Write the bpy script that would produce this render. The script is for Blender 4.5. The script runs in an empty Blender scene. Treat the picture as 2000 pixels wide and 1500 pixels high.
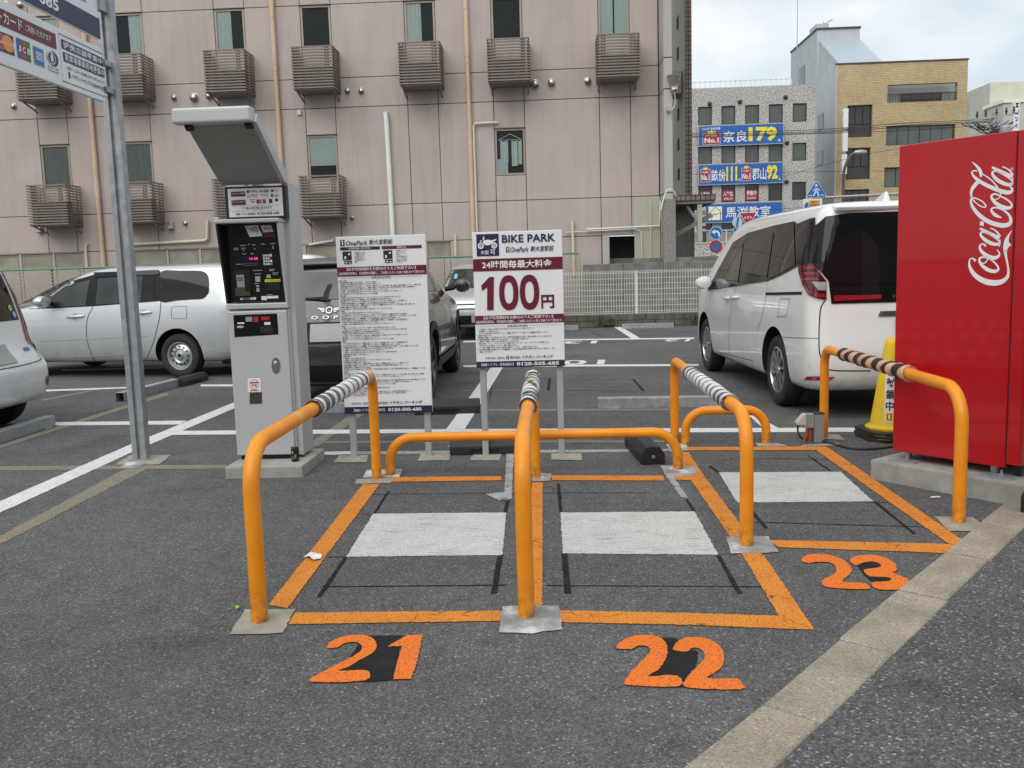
import bpy, bmesh, math, random
from mathutils import Vector, Matrix
from mathutils.bvhtree import BVHTree
random.seed(7)
D = bpy.data
SC = bpy.context.scene
COL = SC.collection
R = math.radians
# ------------------------------------------------------------------ camera
F_PX, PITCH, ROLL, YAW, HC = 1800.0, R(7.2), R(1.7), R(2.57), 1.32
_fw = Vector((-math.sin(YAW)*math.cos(PITCH), math.cos(YAW)*math.cos(PITCH), -math.sin(PITCH)))
_r0 = Vector((math.cos(YAW), math.sin(YAW), 0)); _u0 = _r0.cross(_fw)
_r = _r0*math.cos(ROLL)-_u0*math.sin(ROLL); _u = _u0*math.cos(ROLL)+_r0*math.sin(ROLL)
CAM = Vector((0, 0, HC))
cam_d = D.cameras.new('Camera'); cam = D.objects.new('Camera', cam_d); COL.objects.link(cam)
cam_d.sensor_width = 36.0; cam_d.lens = F_PX/2000*36.0; cam_d.clip_start = 0.05; cam_d.clip_end = 2000
cam.matrix_world = Matrix(((_r.x, _u.x, -_fw.x, CAM.x), (_r.y, _u.y, -_fw.y, CAM.y), (_r.z, _u.z, -_fw.z, CAM.z), (0, 0, 0, 1)))
SC.camera = cam
SC.render.resolution_x, SC.render.resolution_y = 1024, 768
# ------------------------------------------------------------------ world: overcast sky with soft clouds
SUN_EL, SUN_AZ = R(48), R(203)
wd = D.worlds.new('World'); SC.world = wd; wd.use_nodes = True
nt = wd.node_tree; nt.nodes.clear()
N = lambda t, **k: (lambda n: ([setattr(n, a, b) for a, b in k.items()], n)[1])(nt.nodes.new(t))
sky = N('ShaderNodeTexSky', sky_type='NISHITA', sun_disc=False, sun_elevation=SUN_EL, sun_rotation=SUN_AZ, air_density=1.2, dust_density=2.0)
skm = N('ShaderNodeMix', data_type='RGBA', blend_type='MULTIPLY'); skm.inputs[0].default_value = 1
nt.links.new(sky.outputs[0], skm.inputs[6]); skm.inputs[7].default_value = (0.105, 0.105, 0.105, 1)
tc = N('ShaderNodeTexCoord'); mp = N('ShaderNodeMapping'); mp.inputs['Scale'].default_value = (1.0, 1.0, 2.6)
nt.links.new(tc.outputs['Generated'], mp.inputs[0])
n1 = N('ShaderNodeTexNoise'); n1.inputs['Scale'].default_value = 2.6; n1.inputs['Detail'].default_value = 7; n1.inputs['Roughness'].default_value = .52
nt.links.new(mp.outputs[0], n1.inputs['Vector'])
cr = N('ShaderNodeValToRGB'); cr.color_ramp.elements[0].position = .30; cr.color_ramp.elements[1].position = .52
cr.color_ramp.elements[0].color = (.45, .45, .45, 1); cr.color_ramp.elements[1].color = (1, 1, 1, 1)
nt.links.new(n1.outputs[0], cr.inputs[0])
n2 = N('ShaderNodeTexNoise'); n2.inputs['Scale'].default_value = 4.2; n2.inputs['Detail'].default_value = 5
nt.links.new(mp.outputs[0], n2.inputs['Vector'])
cc = N('ShaderNodeValToRGB'); cc.color_ramp.elements[0].position = .36; cc.color_ramp.elements[1].position = .66
cc.color_ramp.elements[0].color = (.54, .605, .66, 1); cc.color_ramp.elements[1].color = (.78, .80, .815, 1)
nt.links.new(n2.outputs[0], cc.inputs[0])
mx = N('ShaderNodeMix', data_type='RGBA')
nt.links.new(cr.outputs[0], mx.inputs[0]); nt.links.new(skm.outputs[2], mx.inputs[6]); nt.links.new(cc.outputs[0], mx.inputs[7])
bg = N('ShaderNodeBackground'); bg.inputs[1].default_value = 1.0
out = N('ShaderNodeOutputWorld'); nt.links.new(mx.outputs[2], bg.inputs[0]); nt.links.new(bg.outputs[0], out.inputs[0])
# ------------------------------------------------------------------ sun behind cloud
sl = D.lights.new('Sun', 'SUN'); sl.energy = 1.5; sl.angle = R(60); sl.color = (1, .97, .92)
so = D.objects.new('Sun', sl); COL.objects.link(so)
_sd = Vector((math.sin(SUN_AZ)*math.cos(SUN_EL), math.cos(SUN_AZ)*math.cos(SUN_EL), math.sin(SUN_EL)))
so.rotation_euler = (-_sd).to_track_quat('-Z', 'Y').to_euler(); so.location = (0, 0, 40)
SC.view_settings.view_transform = 'Standard'; SC.view_settings.look = 'None'
SC.view_settings.exposure = 0.38; SC.view_settings.gamma = 1.0; SC.view_settings.use_curve_mapping = False

# ------------------------------------------------------------------ measuring helpers (photo is 2000 x 1500)
def ray(x, y): return _r*((x-1000)/F_PX)-_u*((y-750)/F_PX)+_fw
def G(x, y, z=0.0):
    d = ray(x, y); return CAM+d*((z-HC)/d.z)
def PY(x, y, Y):
    d = ray(x, y); return CAM+d*(Y/d.y)
def PXp(x, y, X):
    d = ray(x, y); return CAM+d*(X/d.x)

# ------------------------------------------------------------------ material helpers
MATS = {}
class NT:
    def __init__(s, name):
        s.m = D.materials.new(name); s.m.use_nodes = True; s.t = s.m.node_tree
        s.b = s.t.nodes['Principled BSDF']; s.tc = None; s.o = s.t.nodes['Material Output']
    def n(s, t, **k):
        q = s.t.nodes.new(t)
        for a, b in k.items(): setattr(q, a, b)
        return q
    def l(s, a, b): s.t.links.new(a, b)
    def co(s, scale=(1, 1, 1), which='Object', rot=(0, 0, 0)):
        if s.tc is None: s.tc = s.n('ShaderNodeTexCoord')
        m = s.n('ShaderNodeMapping'); m.inputs['Scale'].default_value = scale; m.inputs['Rotation'].default_value = rot
        s.l(s.tc.outputs[which], m.inputs[0]); return m.outputs[0]
    def noise(s, vec, scale, detail=4, rough=.55):
        q = s.n('ShaderNodeTexNoise'); q.inputs['Scale'].default_value = scale; q.inputs['Detail'].default_value = detail; q.inputs['Roughness'].default_value = rough
        s.l(vec, q.inputs['Vector']); return q.outputs[0]
    def ramp(s, fac, stops):
        q = s.n('ShaderNodeValToRGB'); e = q.color_ramp.elements
        while len(e) < len(stops): e.new(.5)
        for i, (p, c) in enumerate(stops):
            e[i].position = p; c = (c, c, c) if isinstance(c, (int, float)) else c
            e[i].color = (c[0], c[1], c[2], 1)
        s.l(fac, q.inputs[0]); return q.outputs[0]
    def mix(s, fac, a, b, mode='MIX'):
        q = s.n('ShaderNodeMix', data_type='RGBA', blend_type=mode)
        for i, v in ((0, fac), (6, a), (7, b)):
            if isinstance(v, bpy.types.NodeSocket): s.l(v, q.inputs[i])
            elif i == 0: q.inputs[0].default_value = v
            else: q.inputs[i].default_value = (v[0], v[1], v[2], 1)
        return q.outputs[2]
    def math(s, op, a, b=None):
        q = s.n('ShaderNodeMath', operation=op)
        for i, v in ((0, a), (1, b)):
            if v is None: continue
            if isinstance(v, bpy.types.NodeSocket): s.l(v, q.inputs[i])
            else: q.inputs[i].default_value = v
        return q.outputs[0]
    def bump(s, h, strength=.2, dist=.01):
        q = s.n('ShaderNodeBump'); q.inputs['Strength'].default_value = strength; q.inputs['Distance'].default_value = dist
        s.l(h, q.inputs['Height']); s.l(q.outputs[0], s.b.inputs['Normal']); return q
    def col(s, c):
        if isinstance(c, bpy.types.NodeSocket): s.l(c, s.b.inputs['Base Color'])
        else: s.b.inputs['Base Color'].default_value = (c[0], c[1], c[2], 1)
    def set(s, rough=None, metal=None, coat=None, spec=None):
        if rough is not None: s.b.inputs['Roughness'].default_value = rough
        if metal is not None: s.b.inputs['Metallic'].default_value = metal
        if coat is not None: s.b.inputs['Coat Weight'].default_value = coat; s.b.inputs['Coat Roughness'].default_value = .03
        if spec is not None: s.b.inputs['Specular IOR Level'].default_value = spec
def pm(name, c, rough=.5, metal=0, var=.12, scale=4.0, bump=0, bscale=60, coat=None, spec=None, stretch=(1, 1, 1)):
    """plain procedural material: base colour with a soft uneven tone and fine relief"""
    if name in MATS: return MATS[name]
    k = NT(name); v = k.co(stretch)
    f = k.noise(v, scale, 5)
    a = tuple(x*(1-var) for x in c); b = tuple(min(1, x*(1+var*.7)) for x in c)
    k.col(k.ramp(f, [(.3, a), (.7, b)])); k.set(rough, metal, coat, spec)
    if bump: k.bump(k.noise(v, bscale, 3), bump, .004)
    MATS[name] = k.m; return k.m

# ------------------------------------------------------------------ mesh helpers
class MB:
    def __init__(s): s.v = []; s.f = []; s.m = []; s.mi = 0
    def mat(s, i): s.mi = i; return s
    def add(s, vs, fs):
        o = len(s.v); s.v += [tuple(v) for v in vs]; s.f += [tuple(i+o for i in f) for f in fs]; s.m += [s.mi]*len(fs); return s
    def box(s, x0, x1, y0, y1, z0, z1):
        return s.add([(x0, y0, z0), (x1, y0, z0), (x1, y1, z0), (x0, y1, z0), (x0, y0, z1), (x1, y0, z1), (x1, y1, z1), (x0, y1, z1)],
                     [(0, 3, 2, 1), (4, 5, 6, 7), (0, 1, 5, 4), (1, 2, 6, 5), (2, 3, 7, 6), (3, 0, 4, 7)])
    def bar(s, a, b, w, h, up=(0, 0, 1)):
        a = Vector(a); b = Vector(b); d = (b-a).normalized(); sd = d.cross(Vector(up)).normalized(); u = sd.cross(d)
        vs = [p+sd*(i*w/2)+u*(j*h/2) for p in (a, b) for i, j in ((-1, -1), (1, -1), (1, 1), (-1, 1))]
        return s.add(vs, [(0, 1, 2, 3), (7, 6, 5, 4), (0, 4, 5, 1), (1, 5, 6, 2), (2, 6, 7, 3), (3, 7, 4, 0)])
    def tube(s, pts, r, n=12, cap=True):
        pts = [Vector(p) for p in pts]; rs = r if isinstance(r, (list, tuple)) else [r]*len(pts)
        t0 = (pts[1]-pts[0]).normalized(); up = Vector((0, 0, 1)) if abs(t0.z) < .9 else Vector((1, 0, 0))
        a = t0.cross(up).normalized(); vs = []; fs = []
        for i, p in enumerate(pts):
            t = (pts[min(i+1, len(pts)-1)]-pts[max(i-1, 0)]).normalized()
            a = (a-t*a.dot(t)).normalized(); b = t.cross(a)
            vs += [p+a*(rs[i]*math.cos(2*math.pi*k/n))+b*(rs[i]*math.sin(2*math.pi*k/n)) for k in range(n)]
        for i in range(len(pts)-1):
            for k in range(n):
                k2 = (k+1) % n; fs.append((i*n+k, i*n+k2, (i+1)*n+k2, (i+1)*n+k))
        if cap: fs.append(tuple(range(n-1, -1, -1))); o = (len(pts)-1)*n; fs.append(tuple(range(o, o+n)))
        return s.add(vs, fs)
    def lathe(s, prof, n=24, axis='z', c=(0, 0, 0), cap=True):
        vs = []; fs = []
        for (r, h) in prof:
            for k in range(n):
                a = 2*math.pi*k/n; x, y = r*math.cos(a), r*math.sin(a)
                p = {'z': (x, y, h), 'y': (x, h, y), 'x': (h, x, y)}[axis]
                vs.append((p[0]+c[0], p[1]+c[1], p[2]+c[2]))
        for i in range(len(prof)-1):
            for k in range(n):
                k2 = (k+1) % n; fs.append((i*n+k, i*n+k2, (i+1)*n+k2, (i+1)*n+k))
        if cap and prof[0][0] > 1e-6: fs.append(tuple(range(n-1, -1, -1)))
        if cap and prof[-1][0] > 1e-6: o = (len(prof)-1)*n; fs.append(tuple(range(o, o+n)))
        return s.add(vs, fs)
    def prism(s, poly, fn, d0, d1):
        """poly: 2-D outline; fn(a, b, d) -> 3-D point; solid between d0 and d1"""
        n = len(poly); vs = [fn(a, b, d0) for a, b in poly]+[fn(a, b, d1) for a, b in poly]
        fs = [tuple(range(n-1, -1, -1)), tuple(range(n, 2*n))]+[(i, (i+1) % n, n+(i+1) % n, n+i) for i in range(n)]
        return s.add(vs, fs)
    def sheet(s, poly, z=0.0):
        return s.add([(p[0], p[1], z) for p in poly], [tuple(range(len(poly)))])
    def build(s, name, mat, parent=None, smooth=False, bevel=0, seg=2, loc=None, flip=True):
        me = D.meshes.new(name); me.from_pydata(s.v, [], s.f)
        for mm in (mat if isinstance(mat, (list, tuple)) else [mat]): me.materials.append(mm)
        for p, i in zip(me.polygons, s.m): p.material_index = i
        if flip or bevel:
            bm = bmesh.new(); bm.from_mesh(me)
            if flip: bmesh.ops.recalc_face_normals(bm, faces=bm.faces)
            if bevel:
                es = [e for e in bm.edges if len(e.link_faces) == 2 and e.calc_face_angle(0) > R(28)]
                bmesh.ops.bevel(bm, geom=es, offset=bevel, segments=seg, affect='EDGES', clamp_overlap=True, profile=.6)
            bm.to_mesh(me); bm.free()
        if smooth:
            me.polygons.foreach_set('use_smooth', [True]*len(me.polygons)); me.update()
            try: me.set_sharp_from_angle(angle=R(38))
            except Exception: pass
        o = D.objects.new(name, me); COL.objects.link(o)
        if parent: o.parent = parent
        if loc: o.location = loc
        return o
def thing(name, label, cat, loc=(0, 0, 0), rz=0, group=None):
    o = D.objects.new(name, None); COL.objects.link(o); o.location = loc; o.rotation_euler = (0, 0, rz); o.empty_display_size = .1
    return tag(o, label, cat, group)
def tag(o, label, cat, group=None):
    o['label'] = label; o['category'] = cat
    if group: o['group'] = group
    return o
def struct(o, label=None):
    o['kind'] = 'structure'
    if label: o['label'] = label
    return o
def ecopy(src, parent, **kw):
    o = src.copy(); COL.objects.link(o); o.parent = parent
    for a, b in kw.items(): setattr(o, a, b)
    return o
# ------------------------------------------------------------------ lettering: outlines fitted to a box on a plane
_tc = {}
def glyphs(s, bold=0.0, res=2, shear=0.0, space=1.0):
    key = (s, bold, res, shear, space)
    if key not in _tc:
        cu = D.curves.new('t', 'FONT'); cu.body = s; cu.resolution_u = res; cu.offset = bold; cu.fill_mode = 'FRONT' if False else 'BOTH'
        cu.shear = shear; cu.space_character = space; cu.extrude = 0
        ob = D.objects.new('t', cu); me = D.meshes.new_from_object(ob)
        vs = [(v.co.x, v.co.y) for v in me.vertices]; fs = [tuple(p.vertices) for p in me.polygons]
        D.objects.remove(ob); D.curves.remove(cu); D.meshes.remove(me)
        if vs:
            x0 = min(v[0] for v in vs); x1 = max(v[0] for v in vs); y0 = min(v[1] for v in vs); y1 = max(v[1] for v in vs)
            vs = [((a-x0)/max(x1-x0, 1e-6), (b-y0)/max(y1-y0, 1e-6)) for a, b in vs]; asp = (x1-x0)/max(y1-y0, 1e-6)
        else: asp = 1
        _tc[key] = (vs, fs, asp)
    return _tc[key]
def put(mb, s, fn, u0, v0, u1, v1, bold=0.0, res=2, shear=0.0, keep=False, space=1.0, rot=0):
    """lay text s into box (u0,v0)-(u1,v1); fn(u,v) -> 3-D. keep: hold the natural aspect inside the box (left aligned)"""
    vs, fs, asp = glyphs(s, bold, res, shear, space)
    if not vs: return mb
    w, h = u1-u0, v1-v0
    if keep: w = min(w, asp*abs(h)*.66*keep)
    if rot: return mb.add([fn(u1-b*(u1-u0), v0+a*(v1-v0)) for a, b in vs], fs)
    return mb.add([fn(u0+a*w, v0+b*h) for a, b in vs], fs)
def rect(mb, fn, u0, v0, u1, v1): return mb.add([fn(u0, v0), fn(u1, v0), fn(u1, v1), fn(u0, v1)], [(0, 1, 2, 3)])
def disc(mb, fn, u, v, ru, rv=None, n=24, hole=0):
    rv = rv or ru; o = [(math.cos(2*math.pi*k/n), math.sin(2*math.pi*k/n)) for k in range(n)]
    if not hole: return mb.add([fn(u+a*ru, v+b*rv) for a, b in o], [tuple(range(n))])
    return mb.add([fn(u+a*ru, v+b*rv) for a, b in o]+[fn(u+a*ru*hole, v+b*rv*hole) for a, b in o], [(i, (i+1) % n, n+(i+1) % n, n+i) for i in range(n)])
def poly(mb, fn, pts): return mb.add([fn(a, b) for a, b in pts], [tuple(range(len(pts)))])
def stroke(mb, fn, pts, w, closed=False):
    """flat line of width w (number or list) through 2-D points"""
    n = len(pts); ws = w if isinstance(w, (list, tuple)) else [w]*n; L = []; Rr = []
    for i in range(n):
        a = pts[max(i-1, 0)] if not closed else pts[i-1]; b = pts[min(i+1, n-1)] if not closed else pts[(i+1) % n]
        dx, dy = b[0]-a[0], b[1]-a[1]; q = math.hypot(dx, dy) or 1; nx, ny = -dy/q, dx/q
        L.append((pts[i][0]+nx*ws[i]/2, pts[i][1]+ny*ws[i]/2)); Rr.append((pts[i][0]-nx*ws[i]/2, pts[i][1]-ny*ws[i]/2))
    m = n if closed else n-1
    return mb.add([fn(*p) for p in L]+[fn(*p) for p in Rr], [(i, (i+1) % n, n+(i+1) % n, n+i) for i in range(m)])
def smoothpts(pts, k=6, closed=False):
    """Catmull-Rom through points (any dimension)"""
    n = len(pts); o = []
    rng = range(n if closed else n-1)
    for i in rng:
        p = [pts[(i+j) % n] if closed else pts[min(max(i+j, 0), n-1)] for j in (-1, 0, 1, 2)]
        for q in range(k):
            t = q/k
            o.append(tuple(.5*((2*b)+(-a+c)*t+(2*a-5*b+4*c-d)*t*t+(-a+3*b-3*c+d)*t**3) for a, b, c, d in zip(*p)))
    if not closed: o.append(tuple(pts[-1]))
    return o

def words(parent, mat, fn, items, name='lettering'):
    """each string is a part of its own: (text, u0, v0, u1, v1[, bold, res, shear])"""
    for it in items:
        mb = MB(); put(mb, it[0], fn, *it[1:5], *(it[5:] if len(it) > 5 else ())); mb.build(name, mat, parent, flip=False)
# ------------------------------------------------------------------ ground materials
def asphalt(name, cell, lo, hi, light, lightamt, tone=.18, bump=.35):
    k = NT(name); v = k.co()
    vo = k.n('ShaderNodeTexVoronoi', feature='F1'); vo.inputs['Scale'].default_value = cell; k.l(v, vo.inputs['Vector'])
    sep = k.n('ShaderNodeSeparateColor'); k.l(vo.outputs['Color'], sep.inputs[0])
    base = k.ramp(sep.outputs[0], [(0, lo), (.62, hi), (1-lightamt, tuple(h*1.35 for h in hi)), (1-lightamt+.015, light), (1, tuple(min(1, c*1.5) for c in light))])
    gap = k.ramp(vo.outputs['Distance'], [(.35, 1.0), (.75, .68)])
    c = k.mix(1, base, gap, 'MULTIPLY')
    big = k.ramp(k.noise(v, .55, 6, .6), [(.3, 1-tone), (.7, 1+tone)])
    mid = k.ramp(k.noise(v, 9, 4), [(.3, .9), (.7, 1.1)])
    c = k.mix(1, c, big, 'MULTIPLY'); c = k.mix(1, c, mid, 'MULTIPLY')
    st = k.ramp(k.noise(k.co((1, .35, 1)), 1.7, 5, .65), [(.60, 0.0), (.74, .30)])
    c = k.mix(st, c, (.17, .165, .155))
    oil = k.ramp(k.noise(v, 1.15, 6, .62), [(.57, 1.0), (.66, .78), (.8, .62)]); c = k.mix(1, c, oil, 'MULTIPLY')
    k.col(c); k.set(.93, spec=.12); k.bump(vo.outputs['Distance'], bump, .004); return k.m
m_lot = asphalt('asphalt_lot', 165, (.088, .088, .087), (.136, .134, .131), (.25, .245, .235), .04)
m_road = asphalt('asphalt_road', 140, (.078, .078, .079), (.130, .130, .130), (.27, .265, .255), .06, .16, .4)
def worn(name, c, under=(.075, .075, .074), amount=.35, crack=0.0, rough=.8, streak=None, fine=70, tone=.1, holes=.6):
    """road paint: patchy wear to the asphalt under it, optional cracking"""
    k = NT(name); v = k.co(streak or (1, 1, 1)); v0 = k.co()
    f = k.noise(v, fine, 4, .7); g = k.noise(v0, 4, 5, .6)
    s = k.math('ADD', k.math('MULTIPLY', f, .75), k.math('MULTIPLY', g, .35))
    w = k.ramp(s, [(.40+.0*amount, .0), (.46, 1.0)]) if amount <= 0 else k.ramp(s, [(.28+amount*.35, 0.0), (.36+amount*.35, 1.0)])
    ton = k.ramp(k.noise(v0, 7, 5), [(.25, tuple(x*(1-tone) for x in c)), (.75, tuple(min(1, x*(1+tone)) for x in c))])
    cc = k.mix(w, under, ton)
    if crack:
        d = k.n('ShaderNodeVectorMath', operation='ADD'); nn = k.n('ShaderNodeTexNoise'); nn.inputs['Scale'].default_value = 9
        k.l(v0, nn.inputs['Vector']); sc = k.n('ShaderNodeVectorMath', operation='SCALE'); sc.inputs['Scale'].default_value = .13
        k.l(nn.outputs['Color'], sc.inputs[0]); k.l(v0, d.inputs[0]); k.l(sc.outputs[0], d.inputs[1])
        vo = k.n('ShaderNodeTexVoronoi', feature='DISTANCE_TO_EDGE'); vo.inputs['Scale'].default_value = crack; k.l(d.outputs[0], vo.inputs['Vector'])
        keep = k.ramp(k.noise(v0, 5, 3), [(.48, 0.0), (.60, 1.0)])
        line = k.ramp(vo.outputs['Distance'], [(.005, .85), (.016, 0.0)])
        cc = k.mix(k.math('MULTIPLY', line, keep), cc, (.05, .03, .015))
    gv = k.n('ShaderNodeTexVoronoi', feature='F1'); gv.inputs['Scale'].default_value = 165; k.l(v0, gv.inputs['Vector'])
    pit = k.ramp(gv.outputs['Distance'], [(.38, 1.0), (.60, .93), (.78, .72)]); hole = k.ramp(k.math('ADD', gv.outputs['Distance'], k.math('MULTIPLY', k.noise(v0, 14, 4), .62)), [(.995, 0.0), (1.0, holes)])
    cc = k.mix(hole, k.mix(1, cc, pit, 'MULTIPLY'), under)
    k.col(cc); k.set(rough, spec=.15); k.bump(gv.outputs['Distance'], .45, .004); return k.m
m_white = worn('paint_white', (.74, .74, .72), amount=.16, tone=.05)
m_whiteold = worn('paint_white_old', (.40, .40, .385), amount=.42)
m_beige = worn('paint_removed', (.26, .232, .178), amount=.22, fine=110)
m_orange = worn('paint_orange', (.72, .255, .04), under=(.16, .09, .04), amount=.17, crack=5.5, tone=.12, fine=120)
m_num = worn('paint_number_orange', (.82, .195, .030), amount=.12, tone=.05, fine=160, holes=.22)
m_black = worn('paint_black', (.016, .017, .019), amount=.14, tone=.2, fine=150, holes=.2)
m_tapeline = worn('sealant_black', (.012, .012, .013), amount=.25, fine=90)
m_grind = worn('paint_cover_white', (.60, .60, .575), under=(.28, .28, .27), amount=.42, streak=(.25, 5, 1), fine=26, tone=.1)
m_patch = pm('mortar_beige', (.33, .305, .245), .92, var=.25, scale=11, bump=.5, bscale=90)
m_patchg = worn('mortar_grey', (.40, .40, .40), under=(.21, .21, .215), amount=.46, fine=9, tone=.3)
m_patchw_old = worn('mortar_white', (.70, .70, .69), under=(.23, .23, .235), amount=.5, fine=16, tone=.2)
k_ = NT('mortar_white_smear'); v_ = k_.co(); f_ = k_.noise(v_, 7, 6, .6)
k_.col(k_.ramp(f_, [(.40, (.24, .24, .235)), (.52, (.34, .335, .32)), (.60, (.52, .52, .51)), (.68, (.66, .66, .65))])); k_.set(1.0, spec=.03); k_.bump(k_.noise(v_, 120, 3), .25, .002); m_patchw = k_.m
m_conc = pm('concrete', (.34, .335, .30), .9, var=.28, scale=7, bump=.5, bscale=120)
m_concd = pm('concrete_dark', (.20, .19, .165), .92, var=.35, scale=5, bump=.5, bscale=70)
def kerbmat():
    k = NT('kerb_stone'); v = k.co()
    vo = k.n('ShaderNodeTexVoronoi', feature='F1'); vo.inputs['Scale'].default_value = 190; k.l(v, vo.inputs['Vector'])
    sep = k.n('ShaderNodeSeparateColor'); k.l(vo.outputs['Color'], sep.inputs[0])
    c = k.ramp(sep.outputs[0], [(0, (.25, .215, .17)), (.3, (.33, .29, .23)), (.8, (.41, .365, .295)), (.95, (.42, .30, .215)), (1, (.55, .51, .44))])
    b = k.ramp(k.noise(v, 4, 5), [(.3, .72), (.7, 1.12)]); k.col(k.mix(1, c, b, 'MULTIPLY')); k.set(.95, spec=.1)
    k.bump(vo.outputs['Distance'], .5, .004); return k.m
m_kerb = kerbmat()

# ------------------------------------------------------------------ ground sheets
ground = struct(MB().sheet([(-300, -120), (300, -120), (300, 400), (-300, 400)]).build('ground', m_lot, flip=False), 'dark grey asphalt of the car park')
KD = Vector((.623, .782, 0)).normalized(); KN = Vector((KD.y, -KD.x, 0))
K0 = G(1639, 1252); K0.z = 0
KW = .185
def kp(s, t, z=0): p = K0+KD*s+KN*t; return (p.x, p.y, z)
road = struct(MB().add([kp(-60, KW+.003, .004), kp(-60, 90, .004), kp(120, 90, .004), kp(120, KW+.003, .004)], [(0, 1, 2, 3)]).build('road', m_road, flip=True), 'coarser asphalt of the street beyond the kerb')
kerb = struct(MB().add([kp(-9, .004, .0015), kp(-9, KW, .0015), kp(16.2, KW, .0015), kp(16.2, .004, .0015)], [(0, 1, 2, 3)]).build('kerb', m_concd), 'flush concrete edging between car park and street')
for i in range(-15, 27):
    a, b = i*.6+.006+random.uniform(-.004, .004), (i+1)*.6-.006; h = .011+random.uniform(-.003, .004)
    j = [random.uniform(-.006, .006) for _ in range(4)]
    mb = MB(); bot = [kp(a, 0+j[0], -.05), kp(a, KW+j[1], -.05), kp(b, KW+j[2], -.05), kp(b, 0+j[3], -.05)]
    mb.add(bot+[(x, y, h+random.uniform(-.002, .002)) for x, y, _ in bot], [(0, 1, 2, 3), (4, 7, 6, 5), (0, 4, 5, 1), (1, 5, 6, 2), (2, 6, 7, 3), (3, 7, 4, 0)])
    mb.build('kerb_stone', m_kerb, kerb, bevel=.006, seg=1)
# ------------------------------------------------------------------ painted markings (children of the ground)
_mk = [0]
def mark(name, px, mat, z=.004, ragged=0.0, step=.03, label=None):
    """marking on the ground from its corner pixels in the photo; ragged edges are real outline"""
    pts = [G(*p) for p in px]; o = []
    for i, a in enumerate(pts):
        b = pts[(i+1) % len(pts)]; L = (b-a).length; n = max(1, int(L/step)) if ragged else 1
        d = (b-a).normalized(); nn = Vector((-d.y, d.x, 0))
        for q in range(n):
            p = a+(b-a)*(q/n)
            if ragged: p = p+nn*random.gauss(0, ragged)+d*random.gauss(0, ragged*.5)
            o.append((p.x, p.y))
    _mk[0] += 1
    ob = MB().sheet(o, z*.6+.00005*(_mk[0] % 8)).build(name, mat, ground, flip=False)
    me = ob.data
    if me.polygons[0].normal.z < 0: me.flip_normals()
    if label: ob['label'] = label
    return ob
def line(name, p, q, w, mat, z=.004, ragged=0.0):
    """straight marking of width w metres between two pixels"""
    a, b = G(*p), G(*q); d = (b-a).normalized(); nn = Vector((-d.y, d.x, 0))*(w/2)
    def back(v): return v
    c = [a+nn, b+nn, b-nn, a-nn]; o = []
    for i, s in enumerate(c):
        e = c[(i+1) % 4]; n = max(1, int((e-s).length/.05)) if ragged else 1
        dd = (e-s).normalized(); n2 = Vector((-dd.y, dd.x, 0))
        for k in range(n):
            t = s+(e-s)*(k/n); t = t+n2*random.gauss(0, ragged) if ragged else t; o.append((t.x, t.y))
    _mk[0] += 1
    ob = MB().sheet(o, z*.6+.00005*(_mk[0] % 8)).build(name, mat, ground, flip=False)
    if ob.data.polygons[0].normal.z < 0: ob.data.flip_normals()
    return ob
# worn beige lines where old paint was taken off
mark('removed_line', [(0, 869), (327, 766), (330, 771), (0, 876)], m_beige, .003, .003)
mark('removed_line', [(-120, 912), (250, 909.5), (442, 908), (442, 915.5), (250, 917), (-120, 920)], m_beige, .003, .003)
mark('removed_line', [(-60, 1080), (231, 923), (318, 889), (336, 889), (286, 917), (0, 1064), (-60, 1096)], m_beige, .003, .004)
mark('removed_line', [(596, 872), (676, 816), (700, 806), (716, 806), (640, 858), (622, 872)], m_beige, .003, .003)
mark('removed_line', [(610, 862), (840, 861), (1040, 861), (1300, 861), (1300, 864), (1040, 864.5), (840, 865), (610, 866)], m_beige, .003, .002)
mark('removed_line', [(900, 800), (1330, 798), (1330, 801.5), (900, 803.5)], m_beige, .003, .002)
mark('removed_line', [(955, 790), (963, 745), (962, 760), (957, 775), (948, 795)][:4], m_beige, .003, .002)
mark('removed_line', [(79, 781), (215, 755), (216, 756.5), (82, 783.5)], m_beige, .003, .002)
# white lines
mark('painted_line', [(-150, 1043), (0, 979.5), (257, 867.7), (455, 787), (640, 712), (640, 720), (455, 799), (257, 884), (0, 1002), (-150, 1071)], m_white, .0045, .0018)
mark('painted_line', [(100, 825), (366, 822), (350, 829.5), (100, 831.5)], m_white, .0045, .0015)
mark('painted_line', [(351, 842), (610, 840), (1000, 838), (1330, 837), (1760, 835.5), (1760, 844), (1330, 845), (1000, 844.5), (610, 848), (334, 850)], m_white, .0045, .0015)
mark('painted_line', [(596, 883.5), (680, 882), (700, 882), (700, 887.5), (680, 888), (596, 889.5)], m_white, .0045, .002)
mark('painted_line', [(700, 882), (1240, 878), (1330, 877), (1330, 881), (1240, 883), (700, 888)], m_whiteold, .0035, .004)
mark('painted_line', [(872, 838.5), (908, 838.5), (1003, 684), (986, 684), (957, 720)], m_white, .0055, .0018)
mark('painted_line', [(905, 713.5), (1365, 711.5), (1365, 715), (905, 717.5)], m_white, .0045, .002)
mark('painted_line', [(905, 666), (1103, 662.7), (1356, 659.5), (1356, 662), (1103, 665), (905, 669)], m_white, .0045, .002)
mark('painted_line', [(1199, 639), (1213, 638.6), (1254, 663), (1236, 663)], m_white, .0055, .003)
mark('painted_line', [(60, 762.6), (283, 755), (283, 757.4), (60, 766)], m_white, .0045, .0015)
mark('painted_line', [(392, 751.5), (470, 751), (600, 748), (600, 751), (470, 755), (392, 755)], m_white, .0045, .0015)
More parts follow.
